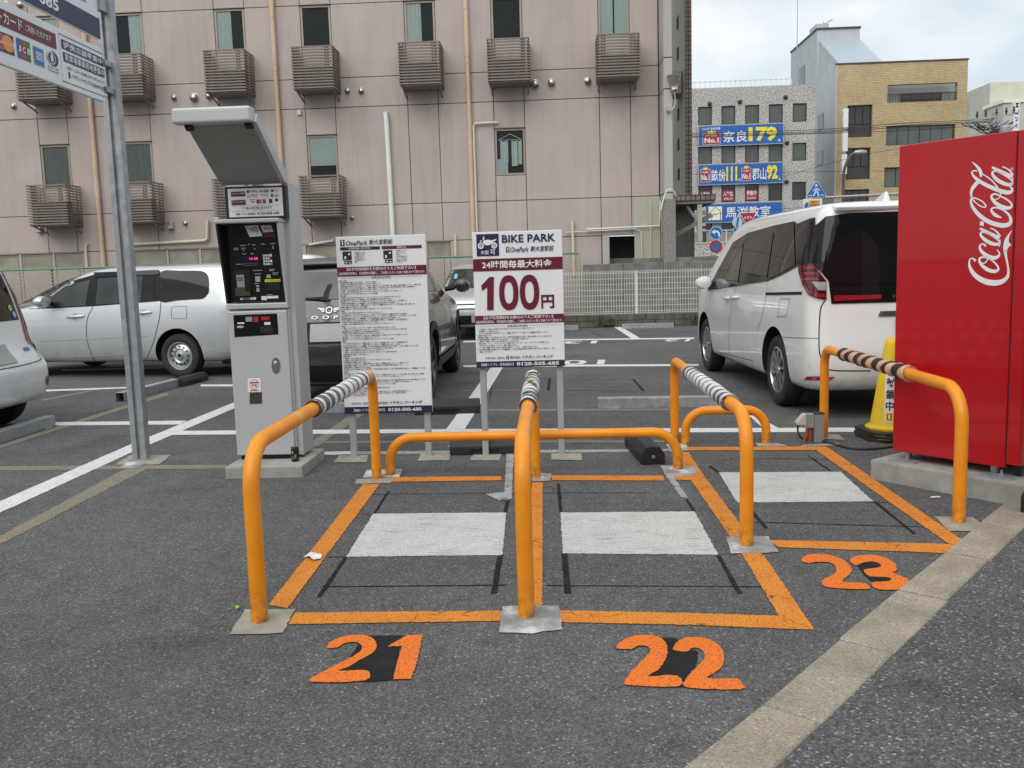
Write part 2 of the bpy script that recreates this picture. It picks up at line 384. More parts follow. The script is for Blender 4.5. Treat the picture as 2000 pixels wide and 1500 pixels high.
mark('painted_line', [(120, 722), (320, 717), (470, 714), (470, 716.5), (320, 720), (120, 725)], m_white, .0045, .002)
mark('painted_line', [(1462, 812), (1474, 812), (1520, 836.5), (1490, 836.5)], m_white, .0055, .002)
# far bay numbers, painted to be read from the other side
def ground_text(s, px0, px1, px2, mat, name):
    o, u, v = G(*px0), G(*px1), G(*px2); mb = MB()
    put(mb, s, lambda a, b: tuple(o+(u-o)*a+(v-o)*b+Vector((0, 0, .0040))), 0, 0, 1, 1, .02)
    q = mb.build(name, mat, ground, flip=False)
    if q.data.polygons and q.data.polygons[0].normal.z < 0: q.data.flip_normals()
ground_text('13', (1168, 665.5), (1104, 666.5), (1164, 671), m_white, 'painted_number')
ground_text('12', (1350, 662.5), (1300, 663), (1345, 667), m_white, 'painted_number')
ground_text('10', (1182, 703), (1100, 704), (1180, 712), m_white, 'painted_number')
# orange motorcycle bays
for q in ([(708.8, 946.4), (741.6, 946.4), (561.3, 1189.7), (525, 1183)], [(576, 1198), (977.5, 1194.6), (977.5, 1214.4), (563, 1220.7)],
          [(1040, 943), (1060, 943), (1059, 1184), (1012, 1184)], [(1093.7, 1193.6), (1350, 1199), (1520, 1204), (1590, 1232), (1350, 1222), (1095, 1217)],
          [(1322, 884), (1345, 884), (1374, 929), (1490, 1083), (1590, 1231), (1521, 1204), (1449, 1083), (1350, 939)],
          [(768.5, 933), (979, 931), (979, 939), (763, 942)], [(1077.6, 929.6), (1296, 930), (1297, 939.7), (1077.6, 939)], [(1314.7, 929.6), (1349, 929.6), (1349, 939), (1316.6, 938)],
          [(1340, 874), (1614, 873), (1606, 880), (1338, 880.5)], [(1594, 880.3), (1615, 873.6), (1900, 1070), (1852, 1063)],
          [(1503, 1056), (1852, 1063.5), (1900, 1070.5), (1888, 1083), (1520, 1070)]):
    mark('bay_line', q, m_orange, .006, .0015, .015)
# blanked-out white rectangles, black bay seals
for q in ([(729, 1004), (988.7, 1001.6), (981, 1084.5), (676, 1088)], [(1094.4, 1001.7), (1356.6, 999.5), (1402.5, 1084), (1100, 1081.6)], [(1404, 923), (1642, 922), (1706, 980), (1440, 982)]):
    mark('white_rectangle', q, m_grind, .0035, .0022, .012)
def seal(p, q, w):
    line('sealed_joint', p, q, w, m_tapeline, .0030, .0012)
for p, q, w in (((724, 966), (961, 963.5), .007), ((759, 960), (731, 1004), .016), ((676, 1088), (623, 1167), .02), ((630, 1146.5), (987, 1143.5), .011), ((977.5, 1083), (964.5, 1160), .026), ((992, 978), (987, 1001), .022),
                ((640, 1089), (690, 1088), .006), ((703, 1006), (740, 1005.5), .006),
                ((1090.7, 945), (1095, 1001), .018), ((1061, 963), (1270, 963), .007), ((1102, 1082), (1109.4, 1160), .027), ((1066.4, 1144), (1486.5, 1146.5), .009), ((1402.5, 1085), (1445.4, 1161), .02), ((1341, 976), (1356, 999), .018), ((1380, 1083), (1440, 1083.5), .006),
                ((1578, 890), (1624, 922), .014), ((1424, 896), (1618, 897), .008), ((1708, 980), (1786, 1043), .018), ((1468, 1020), (1816, 1030), .009), ((1468, 998), (1496, 1032), .02), ((1466, 951), (1530, 951), .006), ((1385, 910), (1405, 924), .02), ((1600, 923), (1655, 923.5), .006), ((1690, 981), (1740, 982), .006),
                ((1073.6, 739), (1071, 763), .03), ((1237, 741), (1257, 764), .03), ((1105, 763), (1268, 764), .014), ((1065, 740.5), (1240, 741), .012), ((1210, 648), (1330, 647), .03), ((1155, 650), (1180, 657), .03), ((0, 812), (150, 790), .008), ((60, 783), (140, 769), .006)):
    seal(p, q, w)
line('removed_line', (900, 763), (1070, 762), .02, m_whiteold, .003, .002)
# mortar patches round the posts
for q, m in (([(479, 1192), (577, 1191), (552, 1238), (445.6, 1241)], m_patch), ([(981, 1186), (1090, 1185), (1099, 1231), (1040, 1239), (974, 1237)], m_patchw), ([(1418, 1050), (1500, 1049), (1521, 1080), (1428, 1083)], m_patchw),
             ([(1824, 1010), (1900, 1011), (1936, 1039), (1854, 1039)], m_patch), ([(697, 937), (770, 934), (762, 945), (693, 946)], m_patch), ([(716, 918), (786, 917), (780, 933), (708, 935)], m_patchw),
             ([(1040, 924), (1077, 926), (1075, 940), (1040, 941)], m_patchw), ([(253.5, 890), (335, 889), (311, 908), (223.6, 909)], m_patch), ([(258, 893), (308, 893), (270, 915), (235, 915)], m_patchw), ([(664, 890), (720, 890), (716, 904), (651, 904)], m_patch),
             ([(822.6, 886.6), (880.5, 886.6), (877, 900), (815, 901)], m_patch), ([(925, 886.6), (981, 886), (976, 900.5), (918, 900)], m_patch), ([(1077.6, 886.7), (1135.5, 886.7), (1135.5, 900), (1076.5, 899)], m_patch),
             ([(989, 885), (1004, 885), (999, 975), (985, 975)], m_patchg), ([(948, 966), (985, 962), (998, 976), (975, 979)], m_patchg), ([(1290, 910), (1362, 912), (1358, 929), (1315, 932), (1345, 975), (1330, 972), (1300, 930)], m_patchg),
             ([(1290, 912), (1325, 912), (1350, 924), (1310, 927)], m_patchw), ([(1300, 868), (1340, 866), (1345, 880), (1310, 884)], m_patchw), ([(1476, 866), (1520, 866), (1540, 873), (1480, 873)], m_patch), ([(1570, 870), (1640, 866), (1632, 872), (1560, 873)], m_patch), ([(1596, 848), (1640, 850), (1650, 860), (1600, 858)], m_patch)):
    mark('mortar_patch', q, m, .0072, .0022, .03)
# bay numbers
def px7(L): return [(500+x/2.857, 1150+y/2.857) for x, y in L]
def px8(L): return [(1150+x/2.353, 1000+y/2.353) for x, y in L]
NUM = [('21', px7([(600, 268), (700, 266), (850, 265), (800, 335), (770, 513), (700, 518), (640, 524), (600, 520), (480, 462)]),
        [px7([(395, 335), (430, 295), (510, 268), (600, 265), (655, 285), (675, 325), (650, 365), (580, 405), (520, 440), (465, 465), (620, 463), (605, 520), (310, 527), (340, 490), (430, 440), (540, 385), (590, 345), (580, 315), (545, 303), (490, 312), (455, 335)]),
         px7([(735, 328), (840, 268), (930, 263), (900, 410), (865, 510), (765, 513), (785, 430), (815, 326)])]),
       ('22', px8([(320, 582), (395, 582), (470, 640), (500, 640), (495, 700), (440, 770), (462, 806), (412, 810), (400, 762), (270, 758), (350, 690)]),
        [px8([(128, 632), (150, 600), (210, 575), (290, 573), (345, 595), (362, 640), (350, 690), (315, 735), (275, 762), (405, 758), (412, 808), (185, 802), (165, 785), (200, 735), (245, 690), (280, 650), (270, 625), (230, 620), (195, 635)]),
         px8([(388, 640), (410, 600), (470, 580), (550, 590), (605, 625), (622, 680), (600, 730), (545, 770), (680, 772), (705, 795), (700, 822), (460, 815), (445, 780), (480, 735), (530, 680), (520, 640), (480, 630), (450, 648)])]),
       ('23', px8([(1225, 235), (1300, 225), (1350, 250), (1290, 280), (1310, 298), (1390, 298), (1390, 325), (1320, 340), (1262, 290)]),
        [px8([(977, 228), (1000, 203), (1070, 197), (1150, 215), (1200, 250), (1205, 285), (1165, 325), (1260, 330), (1285, 345), (1280, 360), (1105, 352), (1072, 330), (1085, 310), (1130, 290), (1135, 255), (1100, 235), (1040, 235), (1010, 240)]),
         px8([(1198, 225), (1240, 205), (1330, 205), (1400, 235), (1415, 270), (1400, 285), (1460, 310), (1485, 345), (1460, 362), (1330, 360), (1300, 330), (1350, 325), (1385, 320), (1380, 305), (1290, 300), (1265, 270), (1320, 262), (1345, 250), (1310, 232), (1260, 238), (1225, 250)])])]
for s, bgp, dig in NUM:
    mark('number_background', bgp, m_black, .0062, .0015, .012)
    for d in dig:
        d = smoothpts(d, 3, True) if s != '21' or d is dig[0] else d
        mark('painted_digit', d, m_num, .0085, .0011, .008, 'orange painted digit of bay number '+s)
# ------------------------------------------------------------------ hotel facade
YF = 23.0
def facade_mat(name, c, streak=.28):
    k = NT(name); v = k.co(); oi = k.n('ShaderNodeObjectInfo')
    s = k.noise(k.co((2.6, 2.6, .13)), 2.6, 7, .68); s2 = k.noise(v, .8, 5)
    st = k.ramp(s, [(.48, 0.0), (.72, streak)])
    cc = k.mix(st, c, tuple(x*.62 for x in (c[0]*.9, c[1]*.95, c[2]*.97)))
    cc = k.mix(1, cc, k.ramp(s2, [(.3, .90), (.7, 1.06)]), 'MULTIPLY')
    cc = k.mix(1, cc, k.ramp(oi.outputs['Random'], [(0, (.955, .945, .945)), (.5, (1, 1, 1)), (1, (1.0, 1.01, 1.02))]), 'MULTIPLY')
    k.col(cc); k.set(.85, spec=.25); k.bump(k.noise(v, 45, 3), .12, .004); return k.m
m_pink = facade_mat('panel_pink_grey', (.485, .415, .38))
m_cream = facade_mat('panel_cream', (.47, .45, .385), .25)
m_joint = pm('joint_dark', (.13, .10, .09), .9)
m_frame = pm('window_frame_bronze', (.32, .275, .235), .45, .3, var=.06)
m_framed = pm('window_frame_dark', (.06, .05, .045), .5, .2)
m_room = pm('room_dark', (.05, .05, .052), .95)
m_blind = pm('blind_pale', (.52, .56, .535), .8, var=.1, scale=3, stretch=(1, 1, 9))
m_curt = pm('curtain_grey_green', (.205, .215, .20), .9, var=.2, scale=14, stretch=(5, 1, .2))
m_sheer = pm('curtain_white', (.60, .635, .615), .85, var=.1, scale=14, stretch=(5, 1, .2))
m_frost = pm('frosted_pane', (.30, .285, .22), .35, var=.35, scale=1.6)
def glassmat(name, tint=.55, refl=.30, rough=.02):
    k = NT(name); k.t.nodes.remove(k.b)
    tr = k.n('ShaderNodeBsdfTransparent'); tr.inputs[0].default_value = (tint, tint*1.03, tint*1.02, 1)
    gl = k.n('ShaderNodeBsdfGlossy'); gl.inputs[0].default_value = (.9, .93, .92, 1); gl.inputs['Roughness'].default_value = rough
    lw = k.n('ShaderNodeLayerWeight'); lw.inputs[0].default_value = refl
    nz = k.noise(k.co(), .9, 3); bp = k.n('ShaderNodeBump'); bp.inputs['Strength'].default_value = .03; k.l(nz, bp.inputs['Height']); k.l(bp.outputs[0], gl.inputs['Normal'])
    ms = k.n('ShaderNodeMixShader'); k.l(lw.outputs['Fresnel'], ms.inputs[0]); k.l(tr.outputs[0], ms.inputs[1]); k.l(gl.outputs[0], ms.inputs[2])
    k.l(ms.outputs[0], k.o.inputs[0]); return k.m
m_glass = glassmat('window_glass', .86, .12)
m_slat = pm('cage_metal', (.215, .178, .155), .55, .1, var=.1)
m_acw = pm('air_conditioner_shell', (.30, .275, .24), .5, var=.12)
m_fan = pm('fan_dark', (.05, .045, .042), .6)
m_pipe_b = pm('downpipe_tan', (.60, .455, .315), .5, var=.1, scale=2)
m_pipe_c = pm('pipe_cream', (.64, .61, .47), .45, var=.08, scale=2)
m_pipe_w = pm('pipe_white', (.76, .78, .74), .4, var=.05)
m_steelv = pm('vent_steel', (.52, .50, .47), .28, .85, var=.12)
m_stain = pm('stain', (.1, .09, .08), .95)
hotel = thing('hotel_building', 'large hotel wall of pink grey concrete panels with bronze windows behind the car park', 'building', (0, YF, 0))
WC = {'Z': -15.12, 'A': -12.62, 'B': -10.53, 'C': -8.01, 'D': -5.90, 'E': -3.37, 'F': -1.28, 'G': 1.28}
WW = .745
XL, XR = -22.0, 2.70
xs = [XL, -17.2] + sorted([x for w in WC.values() for x in (w, w+WW)]) + [XR]
zs = [0.0, 2.03, 2.95, 5.32, 6.02, 7.74, 8.40, 10.75, 11.45, 13.2]
BACK = True
openings = []   # (x0,x1,z0,z1) cut from the panels
for n, x in WC.items():
    openings.append((x, x+WW, 6.72, 7.74)); openings.append((x, x+WW, 9.75, 10.75))
    if n not in 'EG': openings.append((x, x+WW, 3.56, 4.68))
low = []
for a, b, ya, yb in ((-40, 38, 500, 526), (42, 102, 497, 523), (107, 163, 495, 520), (262, 325, 490, 515), (329, 388, 488, 513), (393, 450, 486, 511), (598, 665, 479, 505), (835, 880, 471, 502)):
    p, q = PY(a, ya, YF), PY(b, yb, YF); low.append((p.x, q.x, q.z, 2.03))
low = [(a, b, 1.62, 2.005) for a, b, _, _ in low]
openings += low
PO = (PY(1177, 459, YF).x, PY(1249, 459, YF).x, 0.0, 2.03); openings.append(PO)
MB().box(XL, PO[0], .055, .10, -.1, 13.2).box(PO[0], PO[1], .055, .10, 2.03, 13.2).box(PO[1], XR+.02, .055, .10, -.1, 13.2).build('backing_wall', m_joint, hotel)
def panel(x0, x1, z0, z1, mat):
    if x1-x0 < .05 or z1-z0 < .05: return
    g = .0075; MB().box(x0+g, x1-g, 0, .05, z0+g, z1-g).build('wall_panel', mat, hotel, bevel=.006, seg=1)
for i in range(len(xs)-1):
    for j in range(len(zs)-1):
        x0, x1, z0, z1 = xs[i], xs[i+1], zs[j], zs[j+1]
        cut = [o for o in openings if o[0] < x1-.02 and o[1] > x0+.02 and o[2] < z1-.02 and o[3] > z0+.02]
        if not cut: panel(x0, x1, z0, z1, m_pink); continue
        # split the cell in x at the opening edges, keep what lies above and below each opening
        cx = sorted({x0, x1, *[min(max(e, x0), x1) for o in cut for e in o[:2]]})
        for a, b in zip(cx[:-1], cx[1:]):
            m = (a+b)/2; oc = [o for o in cut if o[0] < m < o[1]]
            if not oc: panel(a, b, z0, z1, m_pink); continue
            o = oc[0]; panel(a, b, z0, min(z1, o[2]), m_pink); panel(a, b, max(z0, o[3]), z1, m_pink)
for o in openings[:-1]:   # the backing wall is dark; each opening gets a reveal, frame, pane and what hangs behind it
    pass
def win(x0, x1, z0, z1, style, depth=.07, fw=.055, mat=m_frame, mull=None):
    mb = MB(); y0, y1 = .014, .052; e = .004
    mb.box(x0+e, x0+fw, y0, y1, z0+e, z1-e).box(x1-fw, x1-e, y0, y1, z0+e, z1-e).box(x0+fw, x1-fw, y0, y1, z1-fw, z1-e).box(x0+fw, x1-fw, y0, y1, z0+e, z0+fw)
    mb.box(x0-.02, x1+.02, -.03, .0, z1+.004, z1+.028)
    w = mb.build('window', mat, hotel, bevel=.004, seg=1)
    MB().box(x0+fw, x1-fw, .022, .026, z0+fw, z1-fw).build('pane', m_glass if style != 'frost' else m_frost, w)
    if style == 'frost': return w
    yb = .046
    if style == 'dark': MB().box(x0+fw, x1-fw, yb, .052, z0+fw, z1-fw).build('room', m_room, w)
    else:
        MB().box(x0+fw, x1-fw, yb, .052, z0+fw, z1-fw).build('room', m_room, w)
        def drape(a, b, zb, mat, n=16, amp=.006):
            k = MB(); vs = []
            for i in range(n*2+1):
                u = a+(b-a)*i/(n*2); yy = .038+amp*.8*math.sin(i*1.35)+amp*.5*math.sin(i*.47)
                vs += [(u, yy, zb), (u, yy, z1-fw)]
            k.add(vs, [(2*i, 2*i+2, 2*i+3, 2*i+1) for i in range(n*2)]); k.build('curtain', mat, w, smooth=True)
        a, b = x0+fw, x1-fw; W = b-a
        if style == 'full': drape(a, b, z0+fw, m_curt)
        if style == 'right': drape(a+W*.52, b, z0+fw, m_sheer, 8)
        if style == 'left': drape(a, a+W*.55, z0+fw, m_sheer, 8)
        if style == 'both': drape(a, a+W*.47, z0+fw, m_sheer, 6, .003); drape(a+W*.53, b, z0+fw, m_sheer, 6, .003)
        if style == 'blind': MB().box(a, b,   .033, .037, z0+fw+.30*(z1-z0), z1-fw).build('blind', m_blind, w)
        if style == 'clothes':
            k = MB()
            for u0, u1, zb in ((.12, .42, .42), (.55, .78, .28), (.8, .95, .34)):
                n = 10; vs = []
                for i in range(n+1):
                    u = a+W*(u0+(u1-u0)*i/n); yy = .03+.006*math.sin(i*1.9); vs += [(u, yy, z0+fw+zb*.6), (u+.0*i, yy, z1-.30+.015*math.sin(i))]
                k.add(vs, [(2*i, 2*i+2, 2*i+3, 2*i+1) for i in range(n)])
            k.build('hanging_clothes', m_sheer, w, smooth=True)
            MB().box(a, a+W*.4, .026, .032, z0+fw, z0+fw+.34).build('box', m_blind, w)
            MB().tube([(a+W*.08, .03, z1-.26), (a+W*.5, .03, z1-.13), (a+W*.92, .03, z1-.26)], .006, 6).tube([(a+W*.05, .03, z1-.27), (a+W*.95, .03, z1-.27)], .005, 6).build('clothes_hanger', m_pipe_w, w)
    return w
# glass sits in front of the dark backing: open the backing by colour of the room part only
UP = {'Z': 'dark', 'A': 'right', 'B': 'right', 'C': 'left', 'D': 'dark', 'E': 'left', 'F': 'dark', 'G': 'both'}
LO = {'Z': 'full', 'A': 'full', 'B': 'full', 'C': 'blind', 'D': 'blind', 'F': 'clothes'}
for n, x in WC.items():
    win(x, x+WW, 6.72, 7.74, UP[n]); win(x, x+WW, 9.75, 10.75, 'dark')
    if n in LO: win(x, x+WW, 3.56, 4.68, LO[n])
for a, b, c, d in low: win(a, b, c, d, 'frost', fw=.05)
# ground floor carport opening
cp = MB().box(PO[0], PO[1], .9, .95, 0, 2.03).build('carport_recess', m_room, hotel)
MB().box(PO[0]+.05, PO[1]-.05, .4, .55, 0, 1.47).build('carport_wall', m_concd, hotel)
MB().box(PO[0]-.01, PO[0]+.16, -.02, .12, 0, 2.02).build('carport_post', m_cream, hotel)
# cream fin at the corner
fin = MB(); zz = [0]+zs[1:]
for a, b in zip(zz[:-1], zz[1:]): fin.box(XR+.025, XR+.225, -.82, .1, a+.012, b-.012)
fin.build('corner_fin', m_cream, hotel, bevel=.008, seg=1)
MB().box(XR+.03, XR+.215, -.80, .09, 0, 13.2).build('fin_core', m_joint, hotel)
MB().box(XR-.62, XR+.01, -.006, -.002, .0, 2.93).build('plinth_panel', m_cream, hotel)
# pipes on the wall
def pipe(name, px, r, mat, y=-.07, n=10):
    pts = [PY(a, b, YF+y) for a, b in px]; pts = [(p.x, y, p.z) for p in pts]
    return MB().tube(pts, r, n).build(name, mat, hotel, smooth=True)
def downpipe(pxs, r, mat, yb=.0):
    x = sum(PY(a, b, YF-.07).x for a, b in pxs)/len(pxs)
    o = MB().tube([(x, -.07, 0), (x, -.07, 13)], r, 12).build('downpipe', mat, hotel, smooth=True)
    k = MB()
    for z in (1.2, 2.4, 3.35, 4.3, 5.2, 6.25, 6.4, 7.5, 8.8, 10.2): k.lathe([(r*1.13, z-.02), (r*1.13, z+.02)], 12, c=(x, -.07, 0)).box(x-.012, x+.012, -.05, .0, z-.01, z+.01)
    k.build('pipe_collar', mat, o)['kind'] = 'stuff'
downpipe([(180, 280), (200, 460)], .058, m_pipe_b); downpipe([(540, 140), (530, 30)], .058, m_pipe_b); downpipe([(907, 60), (918, 250), (926, 400)], .058, m_pipe_b)
pipe('conduit', [(753, 219), (755, 240), (767, 455), (770, 510)], .062, m_pipe_w)
pipe('conduit', [(972, 239), (928, 241), (925, 246), (932, 460), (935, 505)], .028, m_pipe_c)
pipe('conduit', [(405, 430), (405, 466), (400, 470), (245, 478)], .038, m_pipe_c)
pipe('conduit', [(170, 475), (167, 482), (170, 522)], .03, m_pipe_c)
pipe('conduit', [(1118, 432), (1120, 500), (1121, 540)], .035, m_pipe_c); pipe('conduit', [(1145, 448), (1288, 441), (1290, 392)], .02, m_pipe_w); pipe('conduit', [(1105, 454), (1240, 447), (1252, 452), (1254, 512)], .014, m_pipe_c)
pipe('conduit', [(1270, 392), (1271, 512)], .012, m_pipe_c); pipe('conduit', [(604, 478), (650, 470), (651, 466)], .03, m_pipe_w); pipe('conduit', [(889, 457), (890, 500)], .03, m_pipe_c)
def vent(px, py, r):
    p = PY(px, py, YF-.05); k = MB(); pr = [(r*1.12, .0), (r*1.12, -.015), (r, -.02)]+[(r*math.cos(t), -.02-r*.75*math.sin(t)) for t in [i*math.pi/12 for i in range(1, 6)]]
    n = 20; k.lathe([(a, b) for a, b in pr], n, 'y', (p.x, 0, p.z)); o = k.build('vent_hood', m_steelv, hotel, smooth=True)
    q = MB(); arc = [(r*.86*math.cos(t), -.25*r-r*.62*abs(math.sin(t))) for t in [math.pi+i*math.pi/10 for i in range(11)]]
    q.add([(p.x+a, -.045-r*.42, p.z+b) for a, b in arc]+[(p.x+a*.9, -.03, p.z+b-.01) for a, b in arc], [tuple(range(11))]+[(i, i+1, 12+i, 11+i) for i in range(10)]); q.build('opening', m_fan, o)
for a, b, r in ((339, 190, .062), (378, 190, .098), (407, 187, .075), (442, 188, .03), (678, 177, .062), (705, 177, .066), (1045, 164, .10), (1077, 161, .088), (1148, 158, .08), (25, 207, .065), (8, 8, .08), (38, 8, .08), (361, 436, .055), (687, 425, .05)): vent(a, b, r)
for a, b in ((332, 440), (75, 447), (427, 436)):
    p = PY(a, b, YF-.1); MB().box(p.x-.07, p.x+.07, -.13, -.0, p.z-.10, p.z+.09).build('vent_cover', m_steelv, hotel, bevel=.03, seg=3)
p = PY(585, 220, YF); MB().box(p.x-.05, p.x+.05, -.05, 0, p.z-.06, p.z+.06).build('junction_box', m_pipe_c, hotel, bevel=.01)
# ------------------------------------------------------------------ slatted cages with air conditioners in them
CW, CD = .99, .72
slat_me = MB().box(0, CW, -.02, .02, -.016, .016).box(0, .03, .02, CD, -.016, .016).box(CW-.03, CW, .02, CD, -.016, .016)
slat0 = slat_me.build('slat', m_slat); slat_data = slat0.data; D.objects.remove(slat0)
post0 = MB().box(0, .035, .012, .03, 0, .93).build('upright', m_slat); post_data = post0.data; D.objects.remove(post0)
tray0 = MB().box(.02, CW-.02, .02, CD, -.045, -.014).bar((.06, .05, -.03), (.06, CD, -.20), .03, .03).bar((CW-.06, .05, -.03), (CW-.06, CD, -.20), .03, .03).build('tray', m_slat); tray_data = tray0.data; D.objects.remove(tray0)
acb = MB().box(0, .78, 0, .28, 0, .55).build('housing', m_acw, bevel=.012); ac_data = acb.data; D.objects.remove(acb)
acf = MB(); acf.lathe([(.215, 0), (.215, -.006)], 28, 'y', (.29, -.001, .28)); acf = acf.build('fan_opening', m_fan); acf_data = acf.data; D.objects.remove(acf)
acg = MB()
for r in (.06, .11, .16, .205): acg.lathe([(r, -.008), (r+.007, -.012), (r+.004, -.016)], 24, 'y', (.29, 0, .28))
for i in range(8): a = i*math.pi/8; acg.bar((.29-.21*math.cos(a), -.014, .28-.21*math.sin(a)), (.29+.21*math.cos(a), -.014, .28+.21*math.sin(a)), .005, .005, (0, 1, 0))
acg.box(.56, .74, -.006, 0, .1, .47); acg = acg.build('fan_guard', m_acw); acg_data = acg.data; D.objects.remove(acg)
def obj(name, data, parent, loc=(0, 0, 0)):
    o = D.objects.new(name, data); COL.objects.link(o); o.parent = parent; o.location = loc; return o
CAGES = [('A', 1, 'upper cage at far left, partly behind the card sign'), ('B', 1, 'upper cage just right of the steel sign pole'), ('C', 1, 'upper cage left of the payment machine canopy top'),
         ('D', 1, 'upper cage right of the second tan downpipe'), ('E', 1, 'upper cage above the white wall conduit'), ('F', 1, 'upper cage right of the third tan downpipe'), ('G', 1, 'upper cage nearest the corner fin'),
         ('A', 0, 'lower cage at far left above the silver wagon'), ('B', 0, 'lower cage partly behind the steel sign pole'), ('C', 0, 'lower cage mostly hidden by the payment machine'), ('D', 0, 'lower cage right of the payment machine')]
for n, up, lab in CAGES:
    x = WC[n]-.075+(.03 if n in 'AB' else 0); z = 5.68 if up else 2.70
    c = thing('air_conditioner_cage', 'brown slatted metal '+lab, 'cage', (x, YF-CD, z), 0, 'slatted cages on the hotel wall')
    for i in range(15): obj('slat', slat_data, c, (0, 0, .93*i/14))
    [obj('upright', post_data, c, q) for q in ((.10, 0, 0), (.16, 0, 0), (CW-.20, 0, 0), (CW-.14, 0, 0), (.024, .2, 0), (.024, .55, 0), (CW-.06, .2, 0), (CW-.06, .55, 0))]; obj('tray', tray_data, c)
    a = thing('air_conditioner', 'air conditioner inside the '+lab, 'air conditioner', (x+.10, YF-.52, z-.013), 0, 'air conditioners in the wall cages')
    obj('housing', ac_data, a); obj('fan_opening', acf_data, a); obj('fan_guard', acg_data, a)
# ------------------------------------------------------------------ buildings beyond
def granite(name, a, b, sc=34):
    k = NT(name); v = k.co(); f = k.noise(v, sc, 2, .7); g = k.noise(v, .5, 4)
    c = k.ramp(f, [(.36, a), (.52, b), (.66, tuple(min(1, x*1.25) for x in b))]); k.col(k.mix(1, c, k.ramp(g, [(.3, .9), (.7, 1.06)]), 'MULTIPLY')); k.set(.8, spec=.3); return k.m
m_gran = granite('granite_far', (.16, .155, .145), (.50, .485, .45), 11)
m_grann = granite('granite_near', (.10, .095, .088), (.30, .285, .265), 40)
def brickmat(name, c1, c2, mortar, w, h, mort, rot=(0, 0, 0), off=.5):
    k = NT(name); b = k.n('ShaderNodeTexBrick'); b.offset = off; b.inputs['Scale'].default_value = 1; b.inputs['Brick Width'].default_value = w; b.inputs['Row Height'].default_value = h
    b.inputs['Mortar Size'].default_value = mort; b.inputs['Color1'].default_value = (*c1, 1); b.inputs['Color2'].default_value = (*c2, 1); b.inputs['Mortar'].default_value = (*mortar, 1)
    k.l(k.co((1, 1, 1), 'Object', rot), b.inputs['Vector'])
    g = k.noise(k.co(), .35, 5); k.col(k.mix(1, b.outputs[0], k.ramp(g, [(.3, .86), (.7, 1.1)]), 'MULTIPLY')); k.set(.8, spec=.3); return k.m
m_brown = brickmat('brick_ochre', (.60, .47, .27), (.50, .385, .215), (.24, .19, .12), .24, .125, .014, (R(90), 0, 0))
m_tile = brickmat('tile_mauve', (.25, .18, .165), (.19, .14, .13), (.05, .045, .042), .115, .115, .012, (R(90), 0, 0), 0)
m_tileS = brickmat('tile_mauve_side', (.25, .18, .165), (.19, .14, .13), (.05, .045, .042), .115, .115, .012, (R(90), 0, R(90)), 0)
m_greyw = facade_mat('render_grey_white', (.50, .53, .545), .2)
m_metalroof = pm('roof_sheet', (.42, .49, .54), .4, .2, var=.06, scale=2, stretch=(6, 1, 1))
m_creamb = facade_mat('render_cream', (.58, .565, .49), .25)
def darkglass(name, c, rough=.08): return pm(name, c, rough, 0, var=.25, scale=1.2, spec=.6)
m_wg = darkglass('far_glass_green', (.085, .105, .095)); m_wd = darkglass('far_glass_dark', (.03, .03, .033))
m_blue = pm('sign_blue', (.018, .115, .42), .35, var=.05); m_signw = pm('sign_white', (.78, .79, .79), .35, var=.03)
m_yel = pm('sign_yellow', (.86, .70, .03), .35, var=.04); m_red = pm('sign_red', (.40, .025, .05), .35, var=.05); m_ink = pm('ink_black', (.015, .016, .02), .5)
m_creamp = pm('sign_cream', (.82, .80, .62), .4, var=.03)
m_traf = pm('traffic_blue', (.012, .16, .50), .35, var=.06); m_trafr = pm('traffic_red', (.42, .022, .035), .35, var=.06); m_galv = pm('galvanised', (.40, .415, .43), .45, .55, var=.22, scale=16, bump=.1)
m_railw = pm('rail_white', (.70, .72, .70), .4, var=.05)
# grey granite block with the blue cram school signs
YB = 70.0
def gb(x, y, d=0): return PY(x, y, YB+d)
gbld = thing('granite_office_block', 'grey speckled granite office block with three blue school signs', 'building', (0, YB, 0))
gx0, gx1, gtop = gb(1290, 175).x, gb(1593, 164).x, gb(1593, 164).z
cols = [(1363.7, 1390.8), (1409, 1436.5), (1455, 1482.6), (1501, 1528.6), (1547.5, 1575)]
cxs = [(gb(a, 300).x, gb(b, 300).x) for a, b in cols]
rows = [(gb(1560, 201.6).z, gb(1560, 238).z), (gb(1560, 278.7).z, gb(1560, 314).z), (gb(1560, 355).z, gb(1560, 390.5).z), (gb(1560, 430).z, gb(1560, 468).z)]
# wall pieces round real openings
def wall_grid(parent, mat, x0, x1, z0, z1, ops, thick=.35, name='wall'):
    X = sorted({x0, x1, *[v for o in ops for v in o[:2] if x0 < v < x1]}); Z = sorted({z0, z1, *[v for o in ops for v in o[2:4] if z0 < v < z1]}); mb = MB()
    for a, b in zip(X[:-1], X[1:]):
        run = None
        for c, d in list(zip(Z[:-1], Z[1:]))+[(None, None)]:
            solid = c is not None and not any(o[0] < (a+b)/2 < o[1] and o[2] < (c+d)/2 < o[3] for o in ops)
            if solid: run = (run[0], d) if run else (c, d)
            elif run: mb.box(a, b, 0, thick, *run); run = None
    return mb.build(name, mat, parent, flip=True)
ops = [(a, b, z1, z0) for a, b in cxs for z0, z1 in rows]
wall_grid(gbld, m_gran, gx0, gx1, 0, gtop, ops)
MB().box(gx0, gx1, .351, 9, 0, gtop-.1).build('core', m_gran, gbld)
